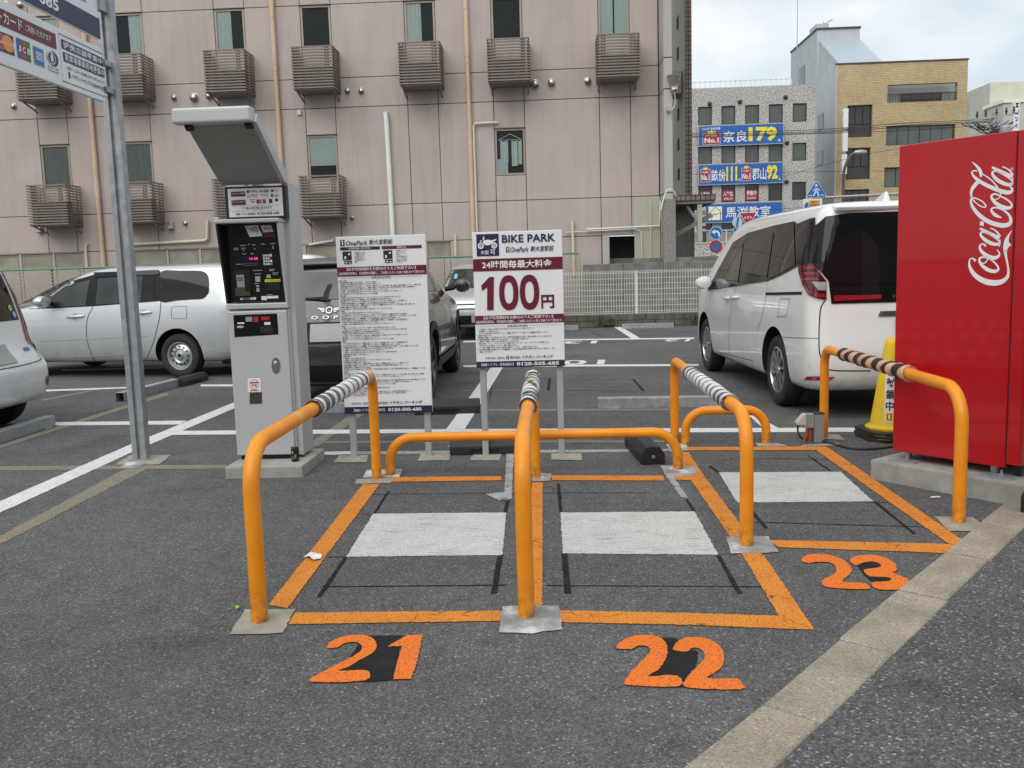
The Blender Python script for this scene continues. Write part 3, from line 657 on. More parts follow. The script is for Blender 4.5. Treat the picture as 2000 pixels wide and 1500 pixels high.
for i, (a, b) in enumerate(cxs):
    for j, (z0, z1) in enumerate(rows):
        dark = j >= 2
        w = MB().box(a, a+.07, .1, .2, z1, z0).box(b-.07, b, .1, .2, z1, z0).box(a+.07, b-.07, .1, .2, z0-.07, z0).box(a+.07, b-.07, .1, .2, z1, z1+.07).build('window', m_framed, gbld)
        MB().box(a+.07, b-.07, .15, .17, z1+.07, z0-.07).build('pane', m_wd if dark else m_wg, w)
        if j == 2 and i < 3:
            pw = b-a; pz = z1+.12
            mb = MB().box(a+.1, b-.1, .12, .14, pz, pz+.75); q = mb.build('poster', m_red, w)
            fn = lambda u, v, a=a, b=b, pz=pz: (a+.1+(b-a-.2)*u, .115, pz+.75*v)
            words(q, m_signw, fn, [(['入塾生', '入塾生', '募集中'][i], .06, .42, .94, .92, .02, 1), ('26-3400' if i == 2 else '0742-34', .1, .08, .9, .3, .01, 1)])
mb = MB(); zr = gtop; n = 26
for i in range(n+1): x = gx0+(gx1-1.6-gx0)*i/n; mb.box(x-.02, x+.02, .5, .54, zr, zr+.55)
mb.box(gx0, gx1-1.6, .5, .54, zr+.5, zr+.56); mb.build('roof_railing', m_railw, gbld)['kind'] = 'stuff'
for a, b in ((1386, 206), (1445, 202), (1534, 193), (1537, 282), (1446, 286), (1536, 358)):
    p = gb(a, b-3); MB().lathe([(.16, 0), (.15, -.12), (.06, -.2)], 12, 'y', (p.x, 0, p.z)).build('vent', m_framed, gbld)
def board_on(parent, p00, p11, y, mat, th=.12, name='sign_board'):
    x0, x1, z0, z1 = p00.x, p11.x, p00.z, p11.z
    b = MB().box(x0, x1, y, y+th, z0, z1).build(name, mat, parent)
    MB().box(x0-.05, x1+.05, y-.0, y+th-.02, z1+.003, z1+.06).box(x0-.05, x1+.05, y, y+th-.02, z0-.06, z0-.003).box(x0-.06, x0-.003, y, y+th-.02, z0, z1).box(x1+.003, x1+.06, y, y+th-.02, z0, z1).build('edge_trim', m_galv, b)
    return b, (lambda u, v, d=.02: (x0+(x1-x0)*u, y-d, z0+(z1-z0)*v))
def badge(b, fn, u0, u1, v0, v1, txt2):
    mb = MB(); rect(mb, lambda u, v: fn(u, v, .012), u0-.004, v0-.02, u1+.004, v1+.02); mb.build('badge_edge', m_signw, b)
    mb = MB(); rect(mb, fn, u0, v0, u1, v1); mb.build('badge', m_red, b)
    w = u1-u0; cu = (u0+u1)/2; mb = MB()
    poly(mb, lambda u, v: fn(u, v, .03), [(cu-w*.2, v1-.02), (cu+w*.2, v1-.02), (cu+w*.26, v1+.13), (cu+w*.1, v1+.06), (cu, v1+.17), (cu-w*.1, v1+.06), (cu-w*.26, v1+.13)]); mb.build('crown', m_yel, b)
    mb = MB(); f2 = lambda u, v: fn(u, v, .03); put(mb, 'No.1', f2, u0+w*.08, v0+.08, u1-w*.08, v0+(v1-v0)*.58, .03); put(mb, txt2, f2, u0+w*.12, v0+(v1-v0)*.68, u1-w*.2, v0+(v1-v0)*.86, .01, 1); mb.build('badge_lettering', m_signw, b)
b1, f1 = board_on(gbld, gb(1365, 285, -.25), gb(1529.5, 241.5, -.25), -.25, m_blue)
b1z = gb(1450, 281).z
words(b1, m_signw, f1, [('2026年 合格実績', .037, .80, .255, .94, .01, 1), ('奈良', .286, .13, .575, .72, .018), ('名', .937, .07, .968, .22, .02, 1)])
mb = MB(); put(mb, '179', f1, .59, .12, .928, .88, .05); mb.build('number', m_yel, b1); badge(b1, f1, .05, .252, .06, .64, '27年連続')
b2, f2 = board_on(gbld, gb(1365, 361, -.25), gb(1528.5, 317.5, -.25), -.25, m_blue)
words(b2, m_signw, f2, [('畝傍', .149, .15, .317, .76, .014), ('郡山', .638, .15, .806, .76, .016), ('名', .472, .12, .497, .26, .02, 1), ('名', .95, .12, .975, .26, .02, 1)])
words(b2, m_yel, f2, [('111', .328, .15, .459, .88, .05), ('92', .811, .15, .942, .90, .05)], 'number'); badge(b2, f2, .025, .133, .14, .78, '19年連続'); badge(b2, f2, .513, .62, .14, .78, '13年連続')
b3, f3 = board_on(gbld, gb(1368, 435, -.3), gb(1527.5, 395, -.3), -.3, m_blue)
mb = MB(); put(mb, '馬渕教室', f3, .31, .22, .86, .84, .012); mb.build('lettering', m_signw, b3)
mb = MB(); rect(mb, f3, .10, .12, .265, .88); mb.build('emblem_panel', m_creamp, b3)
mb = MB(); g3 = lambda u, v: f3(u, v, .04)
stroke(mb, g3, [(.10, .45), (.18, .84), (.205, .9)], .006); stroke(mb, g3, [(.10, .42), (.21, .42)], .02); stroke(mb, g3, smoothpts([(.18, .84), (.235, .66), (.25, .4), (.245, .13)], 5), .006); stroke(mb, g3, [(.155, .38), (.125, .13)], .006)
for i in range(5): stroke(mb, g3, [(.228+.004*i, .70-.1*i), (.252, .74-.1*i)], .005)
mb.build('horse_drawing', m_ink, b3)
# ledge with air conditioners in front of the block
YL = 52.0
ledge = thing('granite_ledge_wall', 'low pale granite wall carrying air conditioners beyond the corner column', 'wall', (0, YL, 0))
lx0, lx1, lz = PY(1300, 478, YL).x, PY(1470, 471, YL).x, PY(1390, 475, YL).z
MB().box(lx0, lx1, 0, 1.2, 0, lz).build('wall', m_gran, ledge); MB().box(lx0, lx1, -.03, 1.2, lz, lz+.06).build('coping', m_creamb, ledge)
rb = MB().box(lx0, lx1, .2, .24, lz+.68, lz+.72)
for x in (1322, 1343, 1420): p = PY(x, 470, YL); rb.box(p.x-.02, p.x+.02, .2, .24, lz+.06, lz+.68)
rb.build('railing', m_railw, ledge)
for i, px in enumerate((1353, 1384, 1411)):
    p = PY(px, 470, YL)
    a = thing('ledge_air_conditioner', ['pale air conditioner on the granite ledge, left of the blue turn sign', 'air conditioner on the granite ledge, half behind the blue turn sign', 'pale air conditioner on the granite ledge, right of the blue turn sign'][i], 'air conditioner', (p.x, YL+.5, lz+.06), 0, 'air conditioners on the granite ledge')
    a.scale = (.8, .9, 1.0); obj('housing', ac_data, a); obj('fan_opening', acf_data, a); obj('fan_guard', acg_data, a)
# ochre brick block with metal roofed penthouse
YO = 75.0
def ob_(x, y, d=0): return PY(x, y, YO+d)
obl = thing('ochre_brick_block', 'ochre brick office block with recessed balcony and grey metal roofed top floor', 'building', (0, YO, 0))
ox0, ox1, otop = ob_(1633, 260).x, ob_(1888.5, 200).x, ob_(1760, 121.5).z
oops = []
def oz(y): return ob_(1760, y).z
def opx(a, b, ya, yb): return (ob_(a, 250).x, ob_(b, 250).x, ob_((a+b)/2, yb).z, ob_((a+b)/2, ya).z)
bal = opx(1732, 1868, 163, 198.5); wins = [opx(1654.7, 1703.5, 205, 268), opx(1653, 1701, 288.5, 350), opx(1651, 1700, 370, 430), opx(1731, 1866, 244, 282), opx(1729, 1866, 325, 364), opx(1729, 1866, 405, 440)]
wall_grid(obl, m_brown, ox0, ox1, 0, otop, [bal]+wins, .5)
MB().box(ox0, ox1, 1.9, 14, 0, otop-.15).build('core', m_greyw, obl); MB().box(ox0-.06, ox0, -.0, 14, 0, otop).build('side_wall', m_greyw, obl)
MB().box(ox0-.08, ox1+.05, -.06, .3, otop, otop+.1).build('parapet_cap', m_framed, obl)
MB().box(bal[0], bal[1], 1.7, 1.88, bal[2], bal[3]).build('balcony_back', m_greyw, obl); MB().box(bal[0], bal[1], .5, 1.88, bal[2]-.1, bal[2]).build('balcony_floor', m_greyw, obl)
q = MB()
for i in range(44): x = bal[0]+(bal[1]-bal[0])*(i+.5)/44; q.box(x-.018, x+.018, .1, .14, bal[2], bal[2]+.62)
q.box(bal[0], bal[1], .08, .16, bal[2]+.62, bal[2]+.68); q.build('balcony_railing', m_framed, obl)['kind'] = 'stuff'
for i in range(4): a = bal[0]+(bal[1]-bal[0])*(.30+.15*i); MB().box(a, a+(bal[1]-bal[0])*.145, 1.6, 1.69, bal[2]+.05, bal[2]+.95).build('balcony_window', m_wd, obl)
for a, b, c, d in wins:
    w = MB().box(a, a+.08, .2, .32, c, d).box(b-.08, b, .2, .32, c, d).box(a+.08, b-.08, .2, .32, d-.08, d).box(a+.08, b-.08, .2, .32, c, c+.08).build('window', m_framed, obl)
    n = 6 if b-a > 3 else 3
    for i in range(n):
        u0, u1 = a+.08+(b-a-.16)*i/n, a+.08+(b-a-.16)*(i+1)/n; zc = c+.08 if n == 6 else c+(d-c)*.42
        MB().box(u0+.03, u1-.03, .27, .29, zc, d-.08).build('pane', m_wd if n == 3 else m_wg, w)
        if n == 3: MB().box(u0, u1, .26, .28, c+.08, zc-.05).build('spandrel', m_framed, w)
for ya, yb, a, b in ((213, 252, 1645, 1655), (258, 297, 1643.5, 1654), (302, 341, 1642, 1652.5)):
    p, q = ob_(a, yb, -1), ob_(b, ya, -1); s = MB().box(p.x, q.x, -1.3, -.9, p.z, q.z).build('light_box', m_signw, obl, bevel=.03); MB().box(p.x-.2, p.x, -1.1, -1.02, p.z+.3, p.z+.36).box(p.x-.2, p.x, -1.1, -1.02, q.z-.36, q.z-.3).build('bracket', m_galv, s)
yp = 5.6
def pp(x, y): return PY(x, y, YO+yp)
px0, px1, pzt = pp(1596, 58).x, pp(1679.5, 55).x, pp(1640, 56.5).z
MB().box(px0, px1, yp, 14, otop-.2, pzt).build('penthouse', m_greyw, obl); MB().box(px0-.08, px1+.08, yp-.1, 14, pzt, pzt+.14).build('penthouse_cap', m_framed, obl)
zt = pp(1640, 76).z
q = MB(); xa, xb = px0+.2, pp(1673, 74).x+.3
q.prism([(-.02, otop+.1), (yp-.02, zt), (yp-.02, zt-.2), (.3, otop+.02)], lambda a, b, d: (d, a+.2, b), xa, xb); q.build('sloping_roof', m_metalroof, obl)
q = MB(); q.prism([(.3, otop), (yp, zt-.15), (yp, otop)], lambda a, b, d: (d, a+.2, b), xa+.05, xb-.05); q.build('gable_wall', m_greyw, obl)
p, q2 = pp(1570, 150), pp(1580, 105); MB().box(px0-.03, px0+.05, yp+3.6, yp+5.4, pp(1575, 148).z, pp(1575, 108).z).build('side_window', m_wd, obl)
for ya, yb in ((198, 228), (275, 300), (350, 380)): MB().box(ox0-.10, ox0-.05, 3.2, 4.8, oz(yb+6), oz(ya+4)).build('side_window', m_wd, obl)
MB().box(pp(1601, 50).x, pp(1626, 50).x, yp+1, yp+3, pzt+.14, pp(1615, 40).z).build('tank_housing', m_greyw, obl)
k = MB().tube([(pp(1622, 40).x, yp+2, pzt), (pp(1622, 40).x, yp+2, pp(1622, 30).z)], .03, 6); za = pp(1622, 33).z
k.tube([(pp(1612, 30).x, yp+2, za-.3), (pp(1641, 30).x, yp+2, za+.25)], .025, 6)
for i in range(5): x = pp(1616+5*i, 33).x; k.tube([(x, yp+1.5, za-.2+.1*i), (x, yp+2.5, za-.2+.1*i)], .018, 5)
k.build('television_antenna', m_galv, obl)
x = PY(1557, 80, 80).x; k = MB().tube([(x, 5, otop-.2), (x, 5, PY(1557, -30, 80).z)], [.05, .02], 6); k.build('lightning_rod', m_galv, obl)
# cream block at the right edge
YC = 95.0
def cb(x, y): return PY(x, y, YC)
cbl = thing('cream_block', 'cream rendered building with stepped parapets at the right edge of the view', 'building', (0, YC, 0))
MB().box(cb(1934, 160).x, cb(2110, 160).x, 0, 14, 0, cb(1970, 160).z).build('upper_wall', m_creamb, cbl)
l0 = cb(1922, 207).x; MB().box(l0, cb(2110, 207).x, -4, -.01, 0, cb(1950, 214).z).build('lower_wall', m_creamb, cbl); MB().box(l0-.15, cb(2110, 207).x, -4.15, -.01, cb(1950, 214).z, cb(1950, 207).z).build('parapet', m_creamp, cbl)
MB().box(cb(1934, 190).x-.05, cb(1934, 190).x, 3, 9, cb(1934, 207).z, cb(1934, 196).z).build('side_window', m_wd, cbl)
MB().tube([(cb(1925, 180).x-.2, 5, cb(1925, 215).z), (cb(1925, 180).x-.2, 5, cb(1925, 172).z)], .18, 8).build('flue', m_framed, cbl)
p, q = PY(1979, 262, 80), PY(1992, 198, 80)
vs_ = thing('vertical_building_sign', 'white vertical sign board lettered in black above the red vending machine', 'sign', (0, 80, 0))
b = MB().box(p.x, q.x, 0, .5, 2, q.z).build('board', m_signw, vs_, bevel=.02)
mb = MB(); fnv = lambda u, v: (p.x+(q.x-p.x)*u, -.02, q.z-3.4+3.4*v)
for ch, v in (('M', .86), ('L', .70), ('ビ', .54), ('ル', .38)): mb = MB(); put(mb, ch, fnv, .22, v, .78, v+.11, .03, 1, rot=1); mb.build('lettering', m_ink, b)
mb = MB(); disc(mb, fnv, .5, .2, .3, .06, 16, .6); mb.build('ring_mark', m_ink, b)
# ------------------------------------------------------------------ covered passage beside the hotel corner
psg = thing('tiled_wing', 'narrow mauve tiled wing with small square windows and a covered passage beside the hotel corner', 'building', (0, 22.2, 0))
wx = 3.50; zc0, zc1 = PY(1340, 393, 22.2).z, PY(1340, 380.5, 22.2).z
MB().box(wx, wx+.15, 1.8, 1.95, zc1, 13.5).build('tiled_edge', m_tile, psg)
MB().box(wx, wx+.15, 1.952, 8, zc1, 13.5).build('side_wall', m_cream, psg)
for i in range(13):
    z = zc1+.62+i*.78; w = MB().box(wx-.012, wx+.01, 3.0, 3.34, z, z+.30).build('small_window', m_room, psg); MB().box(wx-.016, wx-.012, 3.05, 3.29, z+.04, z+.26).build('pane', m_room, w)
MB().box(2.93, wx, 7.6, 7.9, zc1, 13.5).build('back_wall', m_joint, psg)
zl0, zl1 = PY(1320, 181, 24.5).z, PY(1320, 137, 24.5).z; MB().box(2.945, wx-.02, 2.4, 3.3, zl0, zl1).build('landing', m_cream, psg)
MB().box(2.93, 3.92, 0, 1.75, zc0, zc1).build('canopy_band', m_tile, psg)
MB().box(2.93, 3.90, .02, 6, zc0-.06, zc0-.003).build('canopy_soffit', m_concd, psg)
px_ = PY(1363, 420, 22.2).x; MB().box(px_, px_+.11, .05, .16, zc0-.95, zc0-.06).build('post', m_cream, psg, bevel=.008)
mb = MB(); n = 26; vs = []
for i in range(n+1): yy = .2+5.6*i/n; vs += [(px_-.05+.02*(i % 2), yy, .8), (px_-.05+.02*(i % 2), yy, zc0-.06)]
mb.add(vs, [(2*i, 2*i+2, 2*i+3, 2*i+1) for i in range(n)]); mb.build('corrugated_screen', m_concd, psg)
MB().bar((2.97, .25, 1.95), (px_+.35, .15, 2.42), .05, .10).build('sloping_beam', m_concd, psg)
MB().bar((3.30, .3, zc0-.10), (3.60, .35, zc0-.55), .05, .05).build('fluorescent_tube', m_signw, psg)
MB().box(2.655, 2.945, -.30, -.03, 0, PY(1300, 389, 21.95).z).build('granite_column', m_grann, psg, bevel=.01)
k = MB().tube(smoothpts([(2.60, -.33, 2.55), (2.72, -.33, 2.96), (2.87, -.33, 2.99), (2.96, -.25, 2.85)], 5), .016, 6); k.build('cable', m_pipe_w, psg, smooth=True)
fl = thing('floodlight', 'silver floodlight on the hotel corner pointing up at the sky', 'lamp', (0, 22.1, 0))
p = PY(1316, 160, 22.1); k = MB().lathe([(.035, -.22), (.09, -.18), (.075, -.10), (.10, -.05), (.165, .14), (.15, .15), (.06, .0)], 20, 'z', (p.x, 0, p.z)); k.build('reflector', m_steelv, fl, smooth=True)
MB().tube(smoothpts([(p.x, 0, p.z-.2), (p.x+.03, 0, p.z-.45), (p.x-.03, 0, p.z-.62), (p.x-.12, .02, p.z-.63)], 5), .014, 8).build('arm', m_galv, fl, smooth=True); MB().box(p.x-.16, p.x-.1, -.04, .06, p.z-.66, p.z-.55).build('bracket', m_galv, fl)
st = thing('striped_shop_sign', 'small sign striped orange, green and red at the end of the covered passage', 'sign', (0, 24.5, 0))
p, q = PY(1369, 452, 24.5), PY(1379, 400, 24.5); H = q.z-p.z
for i, (a, b, m) in enumerate(((0, .1, m_signw), (.1, .2, m_red), (.2, .32, m_signw), (.32, .5, pm('stripe_green', (.03, .25, .14), .4)), (.5, .62, m_signw), (.62, .8, pm('stripe_orange', (.75, .25, .12), .4)), (.8, 1, m_signw))): MB().box(p.x, q.x-.03*abs(a-.5), 0, .14, p.z+H*a+.001, p.z+H*b).build('stripe', m, st)
# ------------------------------------------------------------------ walls and fences of the car park
YW = 21.7
cw = thing('concrete_boundary_wall', 'plain brown grey concrete wall behind the white mesh fence', 'wall', (0, YW, 0))
wz = PY(1140, 517, YW).z; wx0 = PY(1139, 520, YW).x
for i in range(6): a = wx0+i*.93; MB().box(a+.004, a+.926, 0, .14, 0, wz+.003*i).build('wall_panel', m_concd, cw, bevel=.006, seg=1)
MB().box(1.95, 5.2, .3, .42, 0, PY(1330, 502, YW).z).build('upper_wall', m_concd, cw)
m_greenw = pm('fence_green', (.10, .27, .17), .5, var=.2); m_greenp = pm('fence_post_green', (.36, .42, .22), .5, var=.15); m_wire = pm('fence_wire', (.42, .41, .36), .5, .3)
YG = 22.3
gf = thing('green_chain_link_fence', 'green chain link fence along the foot of the hotel wall', 'fence', (0, YG, 0))
gz = PY(880, 502, YG).z; gx0_, gx1_ = -16.0, PY(1131, 494, YG).x
MB().tube([(gx0_, 0, gz), (gx1_, 0, gz)], .024, 8).build('top_rail', m_greenw, gf)
x = gx1_
while x > gx0_:
    MB().tube([(x, 0, 0), (x, 0, gz)], .026, 8).build('post', m_greenp, gf); x -= 1.83
mb = MB(); h = gz-.35; s_ = .085; n = int((gx1_-gx0_)/s_)
for i in range(-int(h/s_), n):
    for sg in (1, -1):
        x0 = gx0_+i*s_; x1 = x0+h; za, zb = (.3, gz-.04) if sg > 0 else (gz-.04, .3)
        if x0 < gx0_: za += (zb-za)*((gx0_-x0)/h); x0 = gx0_
        if x1 > gx1_: zb = za+(zb-za)*((gx1_-x0)/(x1-x0)); x1 = gx1_
        if x1 > x0: mb.bar((x0, .004*sg, za), (x1, .004*sg, zb), .010, .010, (0, 1, 0))
mb.build('wire_mesh', m_wire, gf, flip=False)['kind'] = 'stuff'
YM = 19.7
wf = thing('white_mesh_fence', 'white welded mesh fence with spiked top on a low block wall', 'fence', (0, YM, 0))
fz0, fz1 = PY(1240, 613, YM).z, PY(1240, 527, YM).z; fx0, fx1 = PY(1060, 600, YM).x, PY(1392, 560, YM).x
mb = MB(); n = int((fx1-fx0)/.056)
for i in range(n+1): x = fx0+i*.056; mb.box(x-.0035, x+.0035, -.0035, .0035, fz0, fz1)
for z in [fz0+.02, fz0+.06]+[fz0+.06+(fz1-fz0-.12)*j/7 for j in range(1, 8)]+[fz1-.03]: mb.box(fx0, fx1, -.011, -.0036, z-.0035, z+.0035)
mb.build('wire_mesh', m_railw, wf, flip=False)['kind'] = 'stuff'
for px in (1061, 1243, 1391): x = PY(px, 570, YM).x; MB().box(x-.025, x+.025, .006, .05, fz0-.1, fz1-.02).build('post', m_railw, wf, bevel=.005)
lb = thing('low_block_wall', 'low dark mossy block wall under the white mesh fence', 'wall', (0, YM, 0))
m_moss = pm('block_mossy', (.115, .11, .085), .95, var=.45, scale=5, bump=.6, bscale=40)
for r_ in range(2):
    for i in range(19):
        a = -2.6+i*.4+(.2 if r_ else 0); hh = fz0/2; MB().box(a+.005, a+.395, -.08+random.uniform(-.006, .006), .08, r_*hh+.003, (r_+1)*hh-.003).build('block', m_moss, lb, bevel=.008, seg=1)
# tufts of weed at the foot of the wall
m_leaf = pm('weed_green', (.045, .07, .025), .8, var=.4, scale=20)
def weeds(name, label, c, n, h, spread):
    mb = MB()
    for i in range(n):
        x, y = random.gauss(0, spread), random.gauss(0, spread*.35); a = random.uniform(0, 6.28); L = h*random.uniform(.4, 1); dx, dy = math.cos(a)*L*.5, math.sin(a)*L*.3; w = .012
        mb.add([(x-w, y, 0), (x+w, y, 0), (x+dx*.5+w*1.4, y+dy*.5, L*.6), (x+dx*.5-w*1.4, y+dy*.5, L*.6), (x+dx, y+dy, L)], [(0, 1, 2, 3), (3, 2, 4)])
    o = mb.build(name, m_leaf, None, flip=False); o.location = c; tag(o, label, 'weed', 'weeds by the block wall')
p = G(1372, 640); weeds('weed_tuft', 'green weeds at the end of the block wall beside the white van', (p.x+.1, YM-.2, 0), 90, .26, .10)
weeds('weed_tuft', 'small green weeds on the low block wall below the fence', (PY(1187, 640, YM).x, YM-.13, .05), 40, .2, .06)
# ------------------------------------------------------------------ traffic signs
YS = 44.0
def sp(x, y): return PY(x, y, YS)
def pole_thing(name, label, px, ytop, r=.03):
    t = thing(name, label, 'traffic sign', (sp(px, 480).x, YS, 0)); MB().tube([(0, .05, 0), (0, .05, sp(px, ytop).z)], r, 10).build('pole', m_galv, t, smooth=True); return t
def plate(t, shape, mat, px, py, name, y=0.0, rim=None, th=.02):
    c = sp(px, py); ox = c.x-t.location.x
    pts = [(ox+a, c.z+b) for a, b in shape]
    o = MB().prism(pts, lambda a, b, d: (a, d, b), y-th, y).build(name, mat, t); return o, ox, c.z
circ = lambda r, n=28: [(r*math.cos(2*math.pi*i/n), r*math.sin(2*math.pi*i/n)) for i in range(n)]
t = pole_thing('turn_sign_post', 'post with round blue left turn sign above a round no parking sign', 1402, 440)
o, ox, oz_ = plate(t, circ(.30), m_signw, 1398, 455, 'turn_sign'); mb = MB(); fs_ = lambda u, v: (ox+u, -.028, oz_+v)
disc(mb, lambda u, v: (ox+u, -.024, oz_+v), 0, 0, .282); mb.build('blue_face', m_traf, o)
mb = MB(); stroke(mb, fs_, smoothpts([(.16, -.17), (.14, -.02), (.06, .06), (-.05, .06)], 5), .085); poly(mb, fs_, [(-.22, .05), (-.04, .17), (-.04, -.06)]); mb.build('arrow', m_signw, o)
o, ox2, oz2 = plate(t, circ(.295), m_trafr, 1398, 482, 'no_parking_sign'); mb = MB(); disc(mb, lambda u, v: (ox2+u, -.024, oz2+v), 0, 0, .205); mb.build('blue_face', m_traf, o)
mb = MB(); stroke(mb, lambda u, v: (ox2+u, -.028, oz2+v), [(-.16, .16), (.16, -.16)], .055); mb.build('slash', m_trafr, o)
plate(t, [(-.28, -.12), (.0, -.12), (.0, .12), (-.28, .12)], m_galv, 1399, 502, 'small_plate'); plate(t, [(.01, -.12), (.29, -.12), (.29, .12), (.01, .12)], m_signw, 1399, 502, 'small_plate')
t = pole_thing('one_way_sign_post', 'post with blue one way arrow under a pale round disc', 1441, 425)
o, ox3, oz3 = plate(t, circ(.235), pm('sign_pale', (.55, .62, .64), .4), 1440, 434, 'round_disc'); mb = MB(); stroke(mb, lambda u, v: (ox3+u, -.026, oz3+v), [(-.02, -.22), (.04, .22)], .10); mb.build('band', m_traf, o)
o, ox4, oz4 = plate(t, [(-.2, -.3), (.2, -.3), (.2, .28), (-.2, .28)], m_signw, 1440, 457, 'one_way_sign'); mb = MB(); rect(mb, lambda u, v: (ox4+u, -.024, oz4+v), -.185, -.285, .185, .265); mb.build('blue_face', m_traf, o)
mb = MB(); poly(mb, lambda u, v: (ox4+u, -.028, oz4+v), [(-.06, -.26), (.06, -.26), (.06, .02), (.15, .02), (0, .23), (-.15, .02), (-.06, .02)]); mb.build('arrow', m_signw, o)
t = pole_thing('stop_sign_post', 'post with inverted red triangular stop sign in front of the school sign', 1461, 440)
o, ox5, oz5 = plate(t, [(-.41, .36), (.41, .36), (0, -.40)], m_signw, 1461, 430, 'stop_sign'); mb = MB(); poly(mb, lambda u, v: (ox5+u, -.024, oz5+v), [(-.37, .335), (.37, .335), (0, -.355)]); mb.build('red_face', m_trafr, o)
mb = MB(); put(mb, '止まれ', lambda u, v: (ox5+u, -.028, oz5+v), -.2, .06, .2, .2, .015, 1); mb.build('lettering', m_signw, o)
YS = 38.0
t = thing('crossing_sign_post', 'blue pedestrian crossing sign hung from a steel arm above the white van', 'traffic sign', (sp(1775, 400).x, YS, 0))
c = sp(1594, 373); ox = c.x-t.location.x; za = sp(1700, 381).z
MB().tube([(0, .05, 0), (0, .05, za+.4)], .08, 10).build('pole', m_galv, t, smooth=True); MB().tube([(0, .05, sp(1760, 378).z), (sp(1588, 387).x-t.location.x, .05, sp(1588, 387).z)], .055, 10).build('arm', m_galv, t, smooth=True)
pent = [(-.37, -.26), (.37, -.26), (.37, -.12), (.04, .36), (-.04, .36), (-.37, -.12)]
o = MB().prism([(ox+a, c.z+b) for a, b in pent], lambda a, b, d: (a, d, b), -.02, 0).build('crossing_sign', m_signw, t); fp = lambda u, v, d=.026: (ox+u, -d, c.z+v)
mb = MB(); poly(mb, fp, [(a*.95, b*.94) for a, b in pent]); mb.build('blue_face', m_traf, o)
mb = MB(); g_ = lambda u, v: fp(u, v, .03); disc(mb, g_, .0, .22, .045, .045, 12); stroke(mb, g_, [(0, .17), (-.01, .02)], .10); stroke(mb, g_, [(0, .03), (.06, -.1), (.10, -.22)], .05); stroke(mb, g_, [(-.01, .03), (-.06, -.1), (-.12, -.2)], .05); stroke(mb, g_, [(.0, .15), (.09, .05), (.14, .0)], .035); stroke(mb, g_, [(0, .15), (-.08, .06), (-.12, -.01)], .035)
stroke(mb, g_, [(-.3, -.17), (-.16, -.17)], .03); stroke(mb, g_, [(.16, -.17), (.3, -.17)], .03); mb.build('walking_figure', m_signw, o)
c2 = sp(1587, 400); ox = c2.x-t.location.x; p2 = MB().box(ox-.38, ox+.38, -.02, 0, c2.z-.235, c2.z+.235).build('truck_plate', m_signw, t, bevel=.008)
f7 = lambda u, v, d=.026: (ox+u, -d, c2.z+v); mb = MB(); rect(mb, f7, -.16, -.1, .28, .17); mb.build('orange_box', pm('sign_orange', (.80, .38, .04), .4), p2)
mb = MB(); poly(mb, f7, [(-.33, -.13), (-.17, -.13), (-.17, .1), (-.26, .1), (-.33, 0)]); mb.build('cab', m_traf, p2); mb = MB(); disc(mb, lambda u, v: f7(u, v, .03), -.24, -.15, .045, .045, 12); rect(mb, f7, -.17, -.16, .28, -.12); mb.build('wheel_and_bed', m_ink, p2)
words(p2, m_trafr, lambda u, v: f7(u, v, .03), [('積載', -.08, .05, .2, .15, .01, 1), ('危険物', -.12, -.08, .24, .03, .01, 1)])
# street lamp, utility pole, wires
YS = 56.0
t = thing('street_lamp', 'brown curved street lamp in front of the ochre brick block', 'street lamp', (sp(1647, 420).x, YS, 0)); m_brn = pm('lamp_brown', (.10, .07, .055), .5)
P_ = [sp(*q) for q in ((1647, 420), (1647.5, 345), (1652, 322), (1660, 306), (1670, 299))]; P_ = [(q.x-t.location.x, 0, q.z) for q in P_]
MB().tube([(P_[0][0], 0, 0)]+smoothpts(P_, 5), .09, 8).build('post', m_brn, t, smooth=True); e = P_[-1]; MB().lathe([(.02, 0), (.13, .12), (.16, .5), (.08, .75)], 12, 'x', (e[0]-.1, 0, e[2]+.03)).build('lamp_head', m_galv, t, smooth=True)
YS = 46.0
t = thing('utility_pole', 'concrete utility pole with crossarms and transformer behind the red vending machine', 'utility pole', (sp(1941, 260).x, YS, 0)); m_wirek = pm('wire_black', (.03, .03, .032), .6)
zt_ = sp(1941, 222).z; MB().tube([(0, 0, 0), (0, 0, zt_)], [.19, .13], 14).build('pole', m_conc, t, smooth=True)
for i, (dz, L) in enumerate(((-.15, 1.0), (-.55, .9), (-.95, .7))): MB().bar((-L, -.1, zt_+dz-.12), (L*.9, -.1, zt_+dz+.10), .09, .09).build('crossarm', m_galv, t)
for i, x in enumerate((-.85, -.45, .05, .5, .85)): MB().lathe([(.02, 0), (.06, .05), (.035, .1), (.07, .15), (.03, .25), (.055, .28), (.0, .34)], 10, 'z', (x, -.1, zt_-.12+.1*x)).build('insulator', m_wirek, t, smooth=True)
k = MB().lathe([(.05, -.5), (.26, -.48), (.28, -.44), (.28, .18), (.22, .25), (.05, .27)], 18, 'z', (.42, -.15, zt_-.85)); k.build('transformer', m_galv, t, smooth=True)
for i in range(9):
    a, b = random.uniform(-1.6, -.3), random.uniform(.0, .9); MB().tube(smoothpts([(a, -.15, zt_-.3-.2*random.random()), ((a+b)/2, -.2, zt_-.75-.3*random.random()), (b, -.15, zt_-.35-.5*random.random())], 7), .022, 5).build('jumper_cable', m_wirek, t, smooth=True)
def wire(label, pts, Y0, Y1, r=.018):
    n = len(pts); P = [PY(x, y, Y0+(Y1-Y0)*i/(n-1)) for i, (x, y) in enumerate(pts)]
    o = MB().tube(smoothpts([tuple(p) for p in P], 8), r, 5).build('overhead_wire', m_wirek, None, smooth=True); tag(o, label, 'wire', 'overhead wires')
